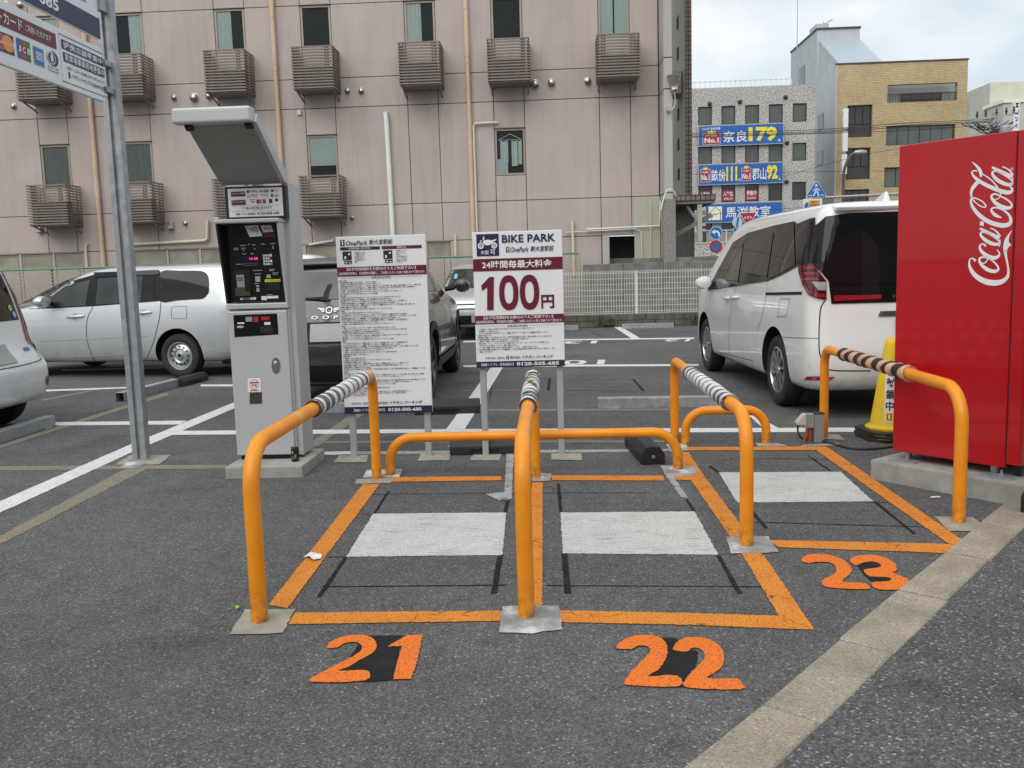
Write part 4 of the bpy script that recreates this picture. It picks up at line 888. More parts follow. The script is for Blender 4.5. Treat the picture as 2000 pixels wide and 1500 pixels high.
for i, (a, b) in enumerate(((258, 233), (261.5, 236), (264, 238.5), (266, 244))): wire(['topmost dark wire of the bundle crossing the blue sign', 'second wire of the bundle crossing the blue sign', 'third wire of the bundle crossing the blue sign', 'lowest wire of the bundle crossing the blue sign'][i], [(1200, a+6), (1400, a+1), (1600, a-5), (1760, b+8+i), (1938, b)], 60, 46)
wire('thin dark wire crossing the grey block below the second sign', [(1250, 345), (1430, 338), (1640, 335), (1800, 333)], 62, 50, .012)
wire('thin dark wire passing in front of the school name sign', [(1290, 428), (1430, 415), (1600, 404), (1800, 398)], 58, 46, .012)
wire('thin dark wire slanting across the ochre block side wall', [(1480, 360), (1600, 325), (1700, 300), (1850, 275)], 60, 48, .012)
# ------------------------------------------------------------------ vehicles
def carpaint(name, c, metal=0.0, rough=.3, flake=.0):
    k = NT(name); v = k.co(); g = k.noise(v, 1.3, 4); z = k.n('ShaderNodeSeparateXYZ'); k.l(k.co(), z.inputs[0])
    dirt = k.math('MULTIPLY', k.ramp(z.outputs[2], [(.12, 1.0), (.65, 0.0)]), k.ramp(k.noise(v, 6, 5), [(.35, .0), (.75, .5)]))
    cc = k.mix(1, c, k.ramp(g, [(.3, .97), (.7, 1.02)]), 'MULTIPLY'); cc = k.mix(dirt, cc, (.22, .205, .18))
    k.col(cc); k.set(rough, metal, 1.0); k.b.inputs['Coat Roughness'].default_value = .04; return k.m
m_cwhite = carpaint('car_paint_pearl_white', (.80, .79, .775)); m_csilver = carpaint('car_paint_silver', (.60, .615, .63), .55, .34); m_ckei = carpaint('car_paint_white', (.80, .81, .81)); m_cdark = carpaint('car_paint_dark_grey', (.026, .026, .029), .1, .25); m_cblack = carpaint('car_paint_black', (.02, .02, .022))
m_glz = pm('car_glazing_black', (.008, .008, .009), .05, 0, var=.0, spec=.35); m_cglass = pm('car_window_tinted', (.038, .046, .043), .03, 0, var=.6, scale=2.5, spec=.55); m_cglass2 = pm('car_window_privacy', (.014, .013, .013), .04, 0, var=.4, scale=2.5, spec=.35)
m_trim = pm('car_trim_black', (.013, .013, .014), .5, var=.2, spec=.2); m_rub = pm('tyre_rubber', (.022, .022, .022), .8, var=.3, scale=20, bump=.3, bscale=140); m_well = pm('wheel_well', (.008, .008, .008), .95)
m_alloy = pm('alloy_rim', (.56, .56, .57), .28, .9, var=.1); m_steel = pm('steel_rim', (.50, .51, .52), .35, .8, var=.15); m_dalloy = pm('dark_rim', (.10, .095, .09), .35, .7, var=.2)
m_lampr = pm('lamp_red', (.30, .012, .018), .08, var=.25, scale=9, spec=.8); m_lampc = pm('lamp_clear', (.42, .40, .40), .06, var=.3, scale=12, spec=.8); m_chrome = pm('chrome', (.7, .7, .71), .12, 1.0, var=.05); m_plate = pm('number_plate', (.34, .345, .34), .4, var=.06); m_lampd = pm('lamp_dark_red', (.075, .006, .01), .06, var=.5, scale=14, spec=.8)
def rounded(xr, xf, w, cr, cf, bow, ns=8, nc=6):
    P = []; mid = (xr+xf)/2
    def arc(cx, cy, r, a0): return [(cx+r*math.cos(a0+math.pi/2*i/nc), cy+r*math.sin(a0+math.pi/2*i/nc)) for i in range(nc+1)]
    cr = min(cr, w*.9); cf = min(cf, w*.9)
    A = arc(xf-cf, w-cf, cf, 0)+[None]+arc(xr+cr, w-cr, cr, math.pi/2)+[None]+arc(xr+cr, -w+cr, cr, math.pi)+[None]+arc(xf-cf, -w+cf, cf, 1.5*math.pi)+[None]
    for i, p in enumerate(A):
        if p: P.append(p); continue
        a, b = A[i-1], A[(i+1) % len(A)]
        P += [(a[0]+(b[0]-a[0])*k/ns, a[1]+(b[1]-a[1])*k/ns) for k in range(1, ns)]
    o = []
    for x, y in P:
        t = 1-min(1, abs(y)/w)**2; e = (x-mid)/((xf-xr)/2)
        o.append((x+bow*t*(1 if e > 0 else -1)*abs(e)**6, y*(1-.035*abs(e)**3)))
    return o
class Car:
    def __init__(s, name, label, loc, rz, slices, paint, wheels, r, cut_r, w, rowy=None, group=None):
        s.t = thing(name, label, 'car', loc, rz, group); s.rz = rz; s.loc = Vector(loc)
        mb = MB(); rings = [rounded(a[1], a[2], a[3], a[4], a[5], a[6] if len(a) > 6 else .05) for a in slices]; n = len(rings[0])
        vs = [(x, y, a[0]) for a, rg in zip(slices, rings) for x, y in rg]
        fs = [(i*n+k, i*n+(k+1) % n, (i+1)*n+(k+1) % n, (i+1)*n+k) for i in range(len(rings)-1) for k in range(n)]
        fs += [tuple(range(n-1, -1, -1)), tuple(range((len(rings)-1)*n, len(rings)*n))]; mb.add(vs, fs)
        tmp = mb.build('tmp', [paint, m_well]); tmp.data.polygons.foreach_set('use_smooth', [True]*len(tmp.data.polygons))
        m = tmp.modifiers.new('s', 'SUBSURF'); m.levels = 1; m.render_levels = 1
        cuts = []
        for x in wheels:
            for sd in (1, -1):
                c = MB().lathe([(cut_r, sd*(w-.30)), (cut_r, sd*(w+.3))], 36, 'y', (x, 0, r+.015)).box(x-cut_r, x+cut_r, *sorted((sd*(w-.30), sd*(w+.3))), -.4, r-.02) if False else MB().lathe([(cut_r, sd*(w-.30)), (cut_r, sd*(w+.3))], 36, 'y', (x, 0, r+.015))
                co = c.build('cut', m_well); cuts.append(co); b = tmp.modifiers.new('b', 'BOOLEAN'); b.operation = 'DIFFERENCE'; b.object = co; b.solver = 'EXACT'
                try: b.material_mode = 'TRANSFER'
                except Exception: pass
        bpy.context.view_layer.update(); dg = bpy.context.evaluated_depsgraph_get(); me = D.meshes.new_from_object(tmp.evaluated_get(dg))
        me.name = 'body'; s.body = D.objects.new('body', me); COL.objects.link(s.body); s.body.parent = s.t
        for o in cuts+[tmp]: D.objects.remove(o)
        try: me.set_sharp_from_angle(angle=R(42))
        except Exception: pass
        bm = bmesh.new(); bm.from_mesh(me); s.bvh = BVHTree.FromBMesh(bm); bm.free()
        s.M = Matrix.Translation(s.loc) @ Matrix.Rotation(rz, 4, 'Z'); s.Mi = s.M.inverted(); s.r = r; s.w = w
    def grid(s, poly, step):
        bm = bmesh.new(); vs = [bm.verts.new((a, b, 0)) for a, b in poly]; bm.faces.new(vs)
        a0, a1 = min(p[0] for p in poly), max(p[0] for p in poly); b0, b1 = min(p[1] for p in poly), max(p[1] for p in poly)
        for ax, lo, hi in ((0, a0, a1), (1, b0, b1)):
            n = int((hi-lo)/step)
            for i in range(1, n+1):
                co = [0, 0, 0]; no = [0, 0, 0]; co[ax] = lo+(hi-lo)*i/(n+1); no[ax] = 1
                bmesh.ops.bisect_plane(bm, geom=bm.verts[:]+bm.edges[:]+bm.faces[:], plane_co=co, plane_no=no)
        bmesh.ops.triangulate(bm, faces=bm.faces); v = [(x.co.x, x.co.y) for x in bm.verts]; bm.verts.index_update(); f = [tuple(q.index for q in x.verts) for x in bm.faces]; bm.free(); return v, f
    def hit(s, o, d):
        h = s.bvh.ray_cast(o, d)
        if h[0] is None:
            # nearest point of the surface to the passing ray
            best = None
            for i in range(60):
                q = o+d*(i*.25); nr = s.bvh.find_nearest(q)
                if nr[0] is not None and (best is None or nr[3] < best[3]): best = nr
            h = best
        return h[0], h[1]
    def px(s, name, poly, mat, off=.006, step=14, parent=None, mirror=False, org=None, sc=1.0):
        """outline traced in the photo, laid on the body surface"""
        if org: poly = [(org[0]+a/sc, org[1]+b/sc) for a, b in poly]
        v, f = s.grid(poly, step); o = s.Mi @ CAM; R3 = s.Mi.to_3x3(); P = []
        for a, b in v:
            p, n = s.hit(o, (R3 @ ray(a, b)).normalized()); P.append(p+n*off)
        return s.fin(name, P, f, mat, parent, mirror)
    def pxline(s, name, pts, mat, w=.008, off=.004, parent=None, org=None, sc=1.0, mirror=False):
        if org: pts = [(org[0]+a/sc, org[1]+b/sc) for a, b in pts]
        o = s.Mi @ CAM; R3 = s.Mi.to_3x3(); pts = smoothpts(pts, 6) if len(pts) > 2 else [(pts[0][0]+(pts[1][0]-pts[0][0])*i/12, pts[0][1]+(pts[1][1]-pts[0][1])*i/12) for i in range(13)]
        H = [s.hit(o, (R3 @ ray(a, b)).normalized()) for a, b in pts]; return s.ribbon(name, H, mat, w, off, parent, mirror)
    def ribbon(s, name, H, mat, w, off, parent, mirror=False):
        L, Q = [], []
        for i, (p, n) in enumerate(H):
            t = (H[min(i+1, len(H)-1)][0]-H[max(i-1, 0)][0]).normalized(); b = n.cross(t).normalized(); L.append(p+n*off+b*w/2); Q.append(p+n*off-b*w/2)
        m = len(L); return s.fin(name, L+Q, [(i, i+1, m+i+1, m+i) for i in range(m-1)], mat, parent, mirror)
    def loc_(s, name, poly, mat, axis='y', sd=1, off=.006, step=.07, parent=None, mirror=False):
        """outline given in the car's own side (x,z) or rear (y,z) view, laid on the surface"""
        v, f = s.grid(poly, step); P = []
        for a, b in v:
            if axis == 'y': o, d = Vector((a, 3*sd, b)), Vector((0, -sd, 0))
            else: o, d = Vector((4*sd+(1.5 if sd > 0 else 0), a, b)), Vector((-sd, 0, 0))
            p, n = s.hit(o, d); P.append(p+n*off)
        return s.fin(name, P, f, mat, parent, mirror)
    def line(s, name, pts, mat, axis='y', sd=1, w=.008, off=.004, mirror=False, parent=None):
        pts = smoothpts(pts, 8) if len(pts) > 2 else [(pts[0][0]+(pts[1][0]-pts[0][0])*i/16, pts[0][1]+(pts[1][1]-pts[0][1])*i/16) for i in range(17)]
        H = [s.hit(Vector((a, 3*sd, b)), Vector((0, -sd, 0))) if axis == 'y' else s.hit(Vector((5.5*sd, a, b)), Vector((-sd, 0, 0))) for a, b in pts]; return s.ribbon(name, H, mat, w, off, parent, mirror)
    def fin(s, name, P, f, mat, parent, mirror):
        mb = MB().add(P, f); o = mb.build(name, mat, parent or s.t, flip=False); me = o.data
        bm = bmesh.new(); bm.from_mesh(me); bmesh.ops.recalc_face_normals(bm, faces=bm.faces)
        c = s.bvh.find_nearest(bm.faces[0].calc_center_median())
        if bm.faces[0].normal.dot(c[1]) < 0: bmesh.ops.reverse_faces(bm, faces=bm.faces)
        bm.to_mesh(me); bm.free(); me.polygons.foreach_set('use_smooth', [True]*len(me.polygons))
        if mirror:
            mb = MB().add([(p[0], -p[1], p[2]) for p in P], [tuple(reversed(q)) for q in f]); o2 = mb.build(name, mat, parent or s.t, flip=False); o2.data.polygons.foreach_set('use_smooth', [True]*len(o2.data.polygons))
            if o2.data.polygons[0].normal.dot(Vector((o.data.polygons[0].normal.x, -o.data.polygons[0].normal.y, o.data.polygons[0].normal.z))) < 0: o2.data.flip_normals()
        return o
    def wheel(s, x, sd, style, rimr, tw=.18):
        y = sd*(s.w-.03); r = s.r; e = sd
        o = MB().lathe([(rimr*.97, y-e*tw), (r-.03, y-e*tw), (r-.004, y-e*(tw-.03)), (r, y-e*tw/2), (r-.004, y-e*.035), (r-.02, y-e*.008), (r-.05, y+e*.002), (rimr*1.04, y-e*.008), (rimr*.97, y-e*.02)], 44, 'y', (x, 0, r), False).build('tyre', m_rub, s.t, smooth=True)
        k = MB(); m = m_alloy
        if style == 'steel':
            m = m_steel; k.lathe([(rimr, y-e*.012), (rimr*.93, y-e*.014), (rimr*.88, y-e*.05), (rimr*.72, y-e*.03), (rimr*.52, y-e*.018), (rimr*.42, y-e*.035), (rimr*.22, y-e*.03), (rimr*.2, y-e*.005), (.001, y-e*.005)], 40, 'y', (x, 0, r), False)
        else:
            m = m_dalloy if style == 'dark' else m_alloy
            k.lathe([(rimr, y-e*.012), (rimr*.93, y-e*.006), (rimr*.9, y-e*.03), (rimr*.88, y-e*.10)], 40, 'y', (x, 0, r), False); k.lathe([(rimr*.2, y-e*.03), (rimr*.19, y-e*.012), (.001, y-e*.010)], 20, 'y', (x, 0, r))
            ns = 10 if style == 'multi' else 5
            for i in range(ns):
                a = 2*math.pi*i/ns+.2; da = .09 if style == 'multi' else .16
                def pt(rr, aa, dd): return (x+rr*math.cos(aa), y-e*dd, r+rr*math.sin(aa))
                tw_ = .18 if style == 'multi' else .0
                k.add([pt(rimr*.16, a-da*1.6, .018), pt(rimr*.16, a+da*1.6, .018), pt(rimr*.92, a+tw_+da, .012), pt(rimr*.92, a+tw_-da, .012), pt(rimr*.16, a-da*1.6, .045), pt(rimr*.16, a+da*1.6, .045), pt(rimr*.92, a+tw_+da, .045), pt(rimr*.92, a+tw_-da, .045)], [(0, 1, 2, 3), (4, 7, 6, 5), (0, 4, 5, 1), (1, 5, 6, 2), (2, 6, 7, 3), (3, 7, 4, 0)])
        k.build('rim', m, o, smooth=True)
        b = MB()
        if style == 'steel':
            for i in range(12): a = 2*math.pi*i/12; c = (x+rimr*.66*math.cos(a), y-e*.019, r+rimr*.66*math.sin(a)); b.lathe([(.014, y-e*.016), (.001, y-e*.0155)], 8, 'y', (c[0], 0, c[2]))
            b.lathe([(rimr*.13, y-e*.003), (.001, y-e*.002)], 12, 'y', (x, 0, r))
        else: b.lathe([(rimr*.88, y-e*.10), (.001, y-e*.10)], 30, 'y', (x, 0, r))
        b.build('rim_openings', m_well, o)
def handle(car, pts, mat, org, sc):
    """door handle bar bridging two photo points on the side"""
    o = car.Mi @ CAM; R3 = car.Mi.to_3x3(); H = [car.hit(o, (R3 @ ray(org[0]+a/sc, org[1]+b/sc)).normalized()) for a, b in pts]
    (p, n), (q, n2) = H; d = (q-p); k = MB()
    k.tube([p+n*.004, p+d*.15+n*.032, p+d*.85+n2*.032, q+n2*.004], [.012, .017, .017, .012], 10); return k.build('door_handle', mat, car.t, smooth=True)
# ---- white minivan, rear towards the camera
OA, SA = (1360, 400), 3.571; OB, SB = (1560, 380), 3.571
van = Car('white_minivan', 'white minivan parked rear end out beside the red vending machine', (2.86, 8.46, 0), R(93.2),
          [(0.198, -.74, 3.5, .78, .22, .4), (0.255, -.86, 3.64, .83, .2, .45), (0.340, -.925, 3.72, .855, .2, .5), (0.472, -.945, 3.75, .865, .2, .55), (0.586, -.935, 3.755, .866, .19, .55), (0.756, -.895, 3.70, .866, .17, .5), (0.926, -.875, 3.62, .862, .15, .45), (1.021, -.865, 3.48, .857, .14, .4), (1.115, -.857, 3.12, .848, .13, .3), (1.285, -.84, 2.78, .825, .12, .25), (1.474, -.815, 2.42, .79, .12, .22), (1.606, -.80, 2.15, .76, .12, .2), (1.677, -.79, 1.98, .735, .12, .2), (1.725, -.80, 1.82, .70, .13, .2), (1.758, -.74, 1.6, .64, .15, .2), (1.781, -.58, 1.3, .54, .2, .2), (1.789, -.3, .9, .36, .2, .2)],
          m_cwhite, (0, 2.85), .325, .385, .866)
gz_ = van.px('side_glazing', [(80, 597), (160, 445), (262, 262), (365, 197), (560, 143), (690, 117), (712, 134), (800, 97), (834, 90), (842, 412), (725, 418), (590, 492), (500, 530), (280, 566)], m_glz, .010, 6, org=OA, sc=SA, mirror=True)
van.px('side_window', [(190, 560), (205, 470), (262, 335), (336, 268), (298, 545)], m_cglass, .015, 9, org=OA, sc=SA, mirror=True)
van.px('side_window', [(318, 543), (372, 252), (548, 195), (500, 518)], m_cglass2, .015, 9, org=OA, sc=SA, mirror=True)
van.px('side_window', [(516, 518), (575, 165), (690, 132), (700, 420), (590, 482)], m_cglass2, .015, 9, org=OA, sc=SA, mirror=True)
van.px('sliding_door_rail', [(485, 612), (738, 606), (738, 627), (485, 630)], m_trim, .004, 9, org=OA, sc=SA, mirror=True)
van.loc_('rear_window', [(-.68, 1.14), (-.60, 1.105), (.60, 1.105), (.68, 1.14), (.78, 1.28), (.735, 1.58), (.67, 1.65), (.5, 1.675), (-.5, 1.675), (-.67, 1.65), (-.735, 1.58), (-.78, 1.28)], m_glz, 'x', -1, .013, .035)
van.loc_('rear_trim_bar', [(-.66, .955), (.66, .955), (.68, 1.15), (-.68, 1.15)], m_glz, 'x', -1, .008, .04)
for sd in (1, -1): van.loc_('tail_light_bar', [(sd*.64, .975), (sd*.27, .985), (sd*.27, 1.015), (sd*.64, 1.02)], m_lampr, 'x', -1, .014)
lamp = [(5, 487), (110, 483), (150, 545), (190, 605), (192, 735), (130, 722), (75, 700), (38, 630), (12, 540)]
tl = van.px('tail_light', lamp, m_lampd, .018, 6, org=OB, sc=SB, mirror=True)
van.px('light_guide', [(14, 495), (34, 494), (50, 600), (80, 665), (130, 690), (190, 695), (190, 722), (130, 714), (76, 690), (42, 626)], m_lampr, .022, 6, tl, True, OB, SB)
for a, b in ((505, 520), (545, 560), (585, 600)): van.px('light_guide', [(50, a), (115+(a-500)*.3, a-2), (125+(a-500)*.3, b-2), (55, b)], m_lampr, .022, 6, tl, True, OB, SB)
van.px('reverse_lens', [(100, 608), (186, 612), (188, 670), (140, 668)], m_lampc, .021, 6, tl, True, OB, SB)
van.pxline('tailgate_seam', [(184, 738), (158, 780), (147, 850), (142, 990), (148, 1110), (185, 1198), (250, 1226), (500, 1228)], m_trim, .009, .004, org=OB, sc=SB, mirror=True)
van.pxline('bumper_seam', [(545, 920), (640, 925), (740, 929), (850, 931)], m_trim, .004, .003, org=OA, sc=SA, mirror=True)
van.pxline('door_seam', [(280, 570), (250, 680), (230, 850), (225, 1043)], m_trim, .005, .003, org=OA, sc=SA, mirror=True); van.pxline('door_seam', [(500, 533), (488, 640), (460, 770), (425, 880)], m_trim, .005, .003, org=OA, sc=SA, mirror=True)
van.pxline('sill_seam', [(80, 1000), (225, 1045), (400, 1088)], m_trim, .005, .003, org=OA, sc=SA, mirror=True)
van.pxline('fuel_door_seam', [(592, 656), (648, 656), (652, 664), (628, 772), (615, 778), (570, 781), (566, 770), (586, 664), (592, 656)], m_trim, .004, .003, org=OA, sc=SA)
van.px('rear_reflector', [(40, 1293), (58, 1268), (150, 1266), (255, 1270), (222, 1293)], m_lampr, .006, 8, org=OB, sc=SB, mirror=True)
for p in ((75, 1183), (433, 1260)): van.px('parking_sensor', [(p[0]+11*math.cos(i*.785), p[1]+11*math.sin(i*.785)) for i in range(8)], m_cwhite, .007, 9, org=OB, sc=SB, mirror=True)
handle(van, ((205, 655), (248, 650)), m_cwhite, OA, SA); handle(van, ((255, 650), (300, 645)), m_cwhite, OA, SA)
van.loc_('number_plate', [(-.165, .66), (.165, .66), (.165, .82), (-.165, .82)], m_plate, 'x', -1, .012); van.loc_('plate_garnish', [(-.30, .845), (.30, .845), (.28, .885), (-.28, .885)], m_chrome, 'x', -1, .012)
bd = MB(); bx_ = lambda u, v: tuple(van.hit(Vector((-4, .18-u*.36, .985+v*.03)), Vector((1, 0, 0)))[0]+Vector((-.016, 0, 0)))
put(bd, 'N O A H', bx_, 0, 0, 1, 1, .01, 4); bd.build('badge_lettering', m_chrome, van.t, flip=False)
MB().prism([(-.35, 1.775), (-.10, 1.785), (-.30, 1.865), (-.335, 1.87)], lambda a, b, d: (a, d*(1 if b < 1.83 else .25), b), -.035, .035).build('roof_fin', m_cwhite, van.t, bevel=.006)
MB().prism([(-.87, 1.722), (-.60, 1.757), (-.60, 1.72), (-.85, 1.69)], lambda a, b, d: (a, d, b), -.62, .62).build('roof_spoiler', m_cwhite, van.t, bevel=.012)
for x in (0, 2.85):
    for sd in (1, -1): van.wheel(x, sd, 'multi', .215)
def mirror_part(car, x, z, w, cap, ml=.24, mh=.17, fwd=1):
    for sd in (1, -1):
        k = MB().tube([(x, sd*(w-.06), z-.02), (x, sd*(w+.06), z)], .03, 8); a = k.build('mirror_arm', m_trim, car.t, smooth=True)
        n = 14; k = MB(); pr = []
        prof = [(-.085, .25), (-.07, .8), (-.02, 1.0), (.03, .92), (.07, .65), (.09, .15)]; vs = []
        for d, s_ in prof: vs += [(x+d*fwd, sd*(w+.06+ml/2)+s_*ml/2*math.cos(2*math.pi*i/n), z+.02+s_*mh/2*math.sin(2*math.pi*i/n)) for i in range(n)]
        k.add(vs, [(j*n+i, j*n+(i+1) % n, (j+1)*n+(i+1) % n, (j+1)*n+i) for j in range(len(prof)-1) for i in range(n)]+[tuple(range(n)), tuple(range((len(prof)-1)*n, len(prof)*n))]); m = k.build('wing_mirror', cap, car.t, smooth=True)
mirror_part(van, 2.42, 1.06, .80, m_cwhite, .2, .15)
# ---- silver estate wagon, seen from its side
OP, SP = (0, 480), 3.75
wag = Car('silver_estate_wagon', 'silver estate wagon parked side on at the left below the hotel', (-4.74, 12.70, 0), R(168),
          [(.19, -.66, 3.1, .76, .2, .4), (.24, -.80, 3.28, .80, .18, .45), (.34, -.85, 3.36, .832, .18, .5), (.50, -.86, 3.385, .846, .17, .55), (.66, -.855, 3.37, .848, .16, .55), (.80, -.845, 3.28, .844, .15, .5), (.90, -.835, 3.02, .836, .14, .4), (.965, -.825, 2.55, .826, .13, .3), (1.01, -.818, 2.28, .815, .12, .28), (1.15, -.795, 2.06, .785, .12, .24), (1.30, -.765, 1.80, .745, .12, .22), (1.40, -.74, 1.58, .712, .12, .2), (1.45, -.715, 1.42, .685, .13, .2), (1.485, -.62, 1.15, .61, .18, .2), (1.50, -.40, .8, .42, .2, .2)],
          m_csilver, (0, 2.55), .295, .35, .848)
wag.px('window_surround', [(210, 464), (345, 368), (455, 288), (565, 248), (690, 212), (1172, 184), (1178, 405), (690, 443), (400, 458)], m_trim, .004, 9, org=OP, sc=SP, mirror=True)
wag.px('side_window', [(300, 452), (345, 398), (480, 298), (662, 250), (628, 438)], m_cglass, .008, 9, org=OP, sc=SP, mirror=True)
wag.px('side_window', [(702, 432), (722, 238), (1052, 218), (1032, 414)], m_cglass, .008, 9, org=OP, sc=SP, mirror=True)
wag.px('quarter_window', [(1042, 412), (1064, 218), (1132, 214), (1128, 407)], m_cglass2, .008, 9, org=OP, sc=SP, mirror=True)
wag.px('rear_side_window', smoothpts([(1182, 190), (1320, 184), (1460, 184), (1508, 200), (1528, 240), (1530, 330), (1520, 355), (1482, 388), (1400, 394), (1290, 402), (1180, 410), (1180, 300)], 3, True), m_cglass2, .008, 9, org=OP, sc=SP, mirror=True)
wag.px('window_visor', [(695, 200), (1172, 180), (1172, 212), (695, 236)], m_glz, .02, 9, org=OP, sc=SP)
wag.pxline('door_seam', [(700, 205), (692, 330), (680, 445), (645, 520), (632, 620), (645, 720), (672, 800), (698, 848)], m_trim, .007, .004, org=OP, sc=SP, mirror=True)
wag.pxline('door_seam', [(1178, 200), (1178, 410), (1165, 540), (1125, 700), (1085, 800), (1068, 830), (1030, 840)], m_trim, .007, .004, org=OP, sc=SP, mirror=True)
wag.pxline('side_moulding', [(165, 700), (640, 681), (890, 667), (1090, 657)], m_csilver, .014, .008, org=OP, sc=SP, mirror=True); wag.pxline('sill_moulding', [(255, 823), (680, 806), (1060, 787)], m_csilver, .02, .010, org=OP, sc=SP, mirror=True); wag.pxline('sill_seam', [(275, 862), (690, 850), (1130, 838)], m_trim, .008, .004, org=OP, sc=SP, mirror=True)
wag.pxline('fuel_door_seam', [(1270, 447), (1352, 443), (1366, 455), (1366, 522), (1352, 533), (1270, 533), (1256, 522), (1258, 460), (1270, 447)], m_trim, .004, .003, org=OP, sc=SP)
wag.px('handle_cup', [(522, 518), (535, 497), (560, 492), (578, 510), (575, 540), (550, 548), (530, 540)], m_steel, .003, 9, org=OP, sc=SP); handle(wag, ((490, 524), (617, 515)), m_csilver, OP, SP)
wag.px('handle_cup', [(1020, 488), (1032, 468), (1056, 464), (1072, 480), (1070, 510), (1046, 518), (1028, 510)], m_steel, .003, 9, org=OP, sc=SP); handle(wag, ((990, 495), (1110, 488)), m_csilver, OP, SP)
wag.loc_('windscreen', [(-.62, 1.06), (.62, 1.06), (.56, 1.38), (-.56, 1.38)], m_cglass, 'x', 1, .006); wag.loc_('rear_window', [(-.6, .98), (.6, .98), (.55, 1.36), (-.55, 1.36)], m_cglass2, 'x', -1, .006)
for sd in (1, -1): wag.loc_('tail_light', [(sd*.60, .60), (sd*.72, .60), (sd*.72, .96), (sd*.62, .96)], m_lampr, 'x', -1, .008)
MB().box(-.84, -.55, -.72, .72, .17, .26).build('rear_underguard', m_trim, wag.t, bevel=.03)
for x in (0, 2.55):
    for sd in (1, -1): wag.wheel(x, sd, 'steel', .185)
mirror_part(wag, 1.93, 1.03, .80, m_csilver, .25, .16)
# ---- white kei car at the left edge, tail towards the lane
OK_, SK = (0, 500), 3.95
kei = Car('white_kei_car', 'white small car at the left edge with red tail light and round reflector', (-5.20, 7.70, 0), R(180),
          [(.20, -.36, 2.7, .66, .09, .3), (.26, -.46, 2.8, .70, .09, .35), (.36, -.50, 2.86, .73, .09, .4), (.52, -.505, 2.88, .7375, .09, .45), (.62, -.48, 2.87, .7375, .09, .4), (.72, -.36, 2.83, .735, .09, .4), (.88, -.33, 2.70, .73, .07, .3), (1.0, -.31, 2.35, .72, .07, .25), (1.15, -.28, 2.05, .69, .07, .2), (1.35, -.23, 1.72, .645, .07, .2), (1.48, -.18, 1.48, .605, .07, .2), (1.55, -.10, 1.2, .53, .07, .2), (1.58, .05, .9, .4, .09, .2)],
          m_ckei, (0, 2.42), .275, .325, .7375)
kei.loc_('rear_window', [(-.54, .98), (.54, .98), (.50, 1.40), (-.50, 1.40)], m_cglass2, 'x', -1, .006)
for sd in (1, -1): kei.loc_('tail_light', [(sd*.57, .76), (sd*.675, .74), (sd*.675, .98), (sd*.60, 1.42), (sd*.545, 1.42), (sd*.585, 1.0)], m_lampr, 'x', -1, .012)
for sd in (1, -1): kei.loc_('rear_reflector', [(sd*.60+.035*math.cos(i*.628), .41+.045*math.sin(i*.628)) for i in range(10)], m_lampr, 'x', -1, .008)
kei.line('tailgate_seam', [(-.60, 1.0), (-.62, .80), (-.60, .64), (-.50, .60), (0, .59), (.50, .60), (.60, .64), (.62, .80), (.60, 1.0)], m_trim, 'x', -1, .008)
kei.loc_('badge', [(-.52, .70), (-.42, .70), (-.42, .725), (-.52, .725)], m_traf, 'x', -1, .01); kei.loc_('window_sticker', [(-.47+.03*math.cos(i*.628), 1.03+.03*math.sin(i*.628)) for i in range(10)], pm('sticker_blue', (.2, .5, .75), .4), 'x', -1, .011); kei.loc_('window_sticker', [(-.43+.03*math.cos(i*.628), 1.09+.03*math.sin(i*.628)) for i in range(10)], pm('sticker_green', (.35, .6, .2), .4), 'x', -1, .011)
kei.loc_('side_window', [(.1, 1.0), (2.0, 1.0), (1.45, 1.42), (.1, 1.42)], m_cglass2, 'y', 1, .006, mirror=True); kei.loc_('number_plate', [(-.165, .62), (.165, .62), (.165, .78), (-.165, .78)], m_plate, 'x', -1, .012)
for x in (0, 2.42):
    for sd in (1, -1): kei.wheel(x, sd, 'steel', .17, .15)
# ---- dark grey hatchback behind the rules board
mini = Car('dark_grey_hatchback', 'dark grey compact hatchback behind the tall parking rules board', (-2.10, 9.35, 0), R(90),
           [(0.210, -.62, 3.1, .82, .2, .4), (0.277, -.74, 3.24, .87, .2, .45), (0.382, -.78, 3.3, .90, .2, .5), (0.535, -.79, 3.32, .912, .2, .55), (0.688, -.77, 3.30, .912, .2, .55), (0.821, -.72, 3.2, .905, .2, .5), (0.917, -.66, 3.0, .885, .2, .4), (0.993, -.61, 2.4, .86, .2, .3), (1.050, -.58, 2.05, .82, .18, .3), (1.194, -.51, 1.75, .765, .16, .25), (1.337, -.43, 1.42, .715, .15, .22), (1.404, -.38, 1.2, .68, .15, .2), (1.442, -.40, .95, .62, .16, .2), (1.466, -.25, .7, .5, .2, .2), (1.475, 0, .4, .34, .2, .2)],
           m_cdark, (0, 2.55), .335, .385, .912)
mini.loc_('rear_window', [(-.66, 1.07), (.66, 1.07), (.60, 1.30), (.45, 1.33), (-.45, 1.33), (-.60, 1.30)], m_cglass, 'x', -1, .007); mini.loc_('rear_plate_recess', [(-.42, .66), (.42, .66), (.36, .86), (-.36, .86)], m_trim, 'x', -1, .006)
mini.loc_('number_plate', [(-.165, .68), (.165, .68), (.165, .84), (-.165, .84)], m_plate, 'x', -1, .016); mini.loc_('lower_bumper', [(-.8, .30), (.8, .30), (.8, .46), (-.8, .46)], m_trim, 'x', -1, .006)
for sd in (1, -1): mini.loc_('tail_light', [(sd*.62, .80), (sd*.78, .80), (sd*.79, 1.0), (sd*.64, 1.02)], m_lampr, 'x', -1, .012)
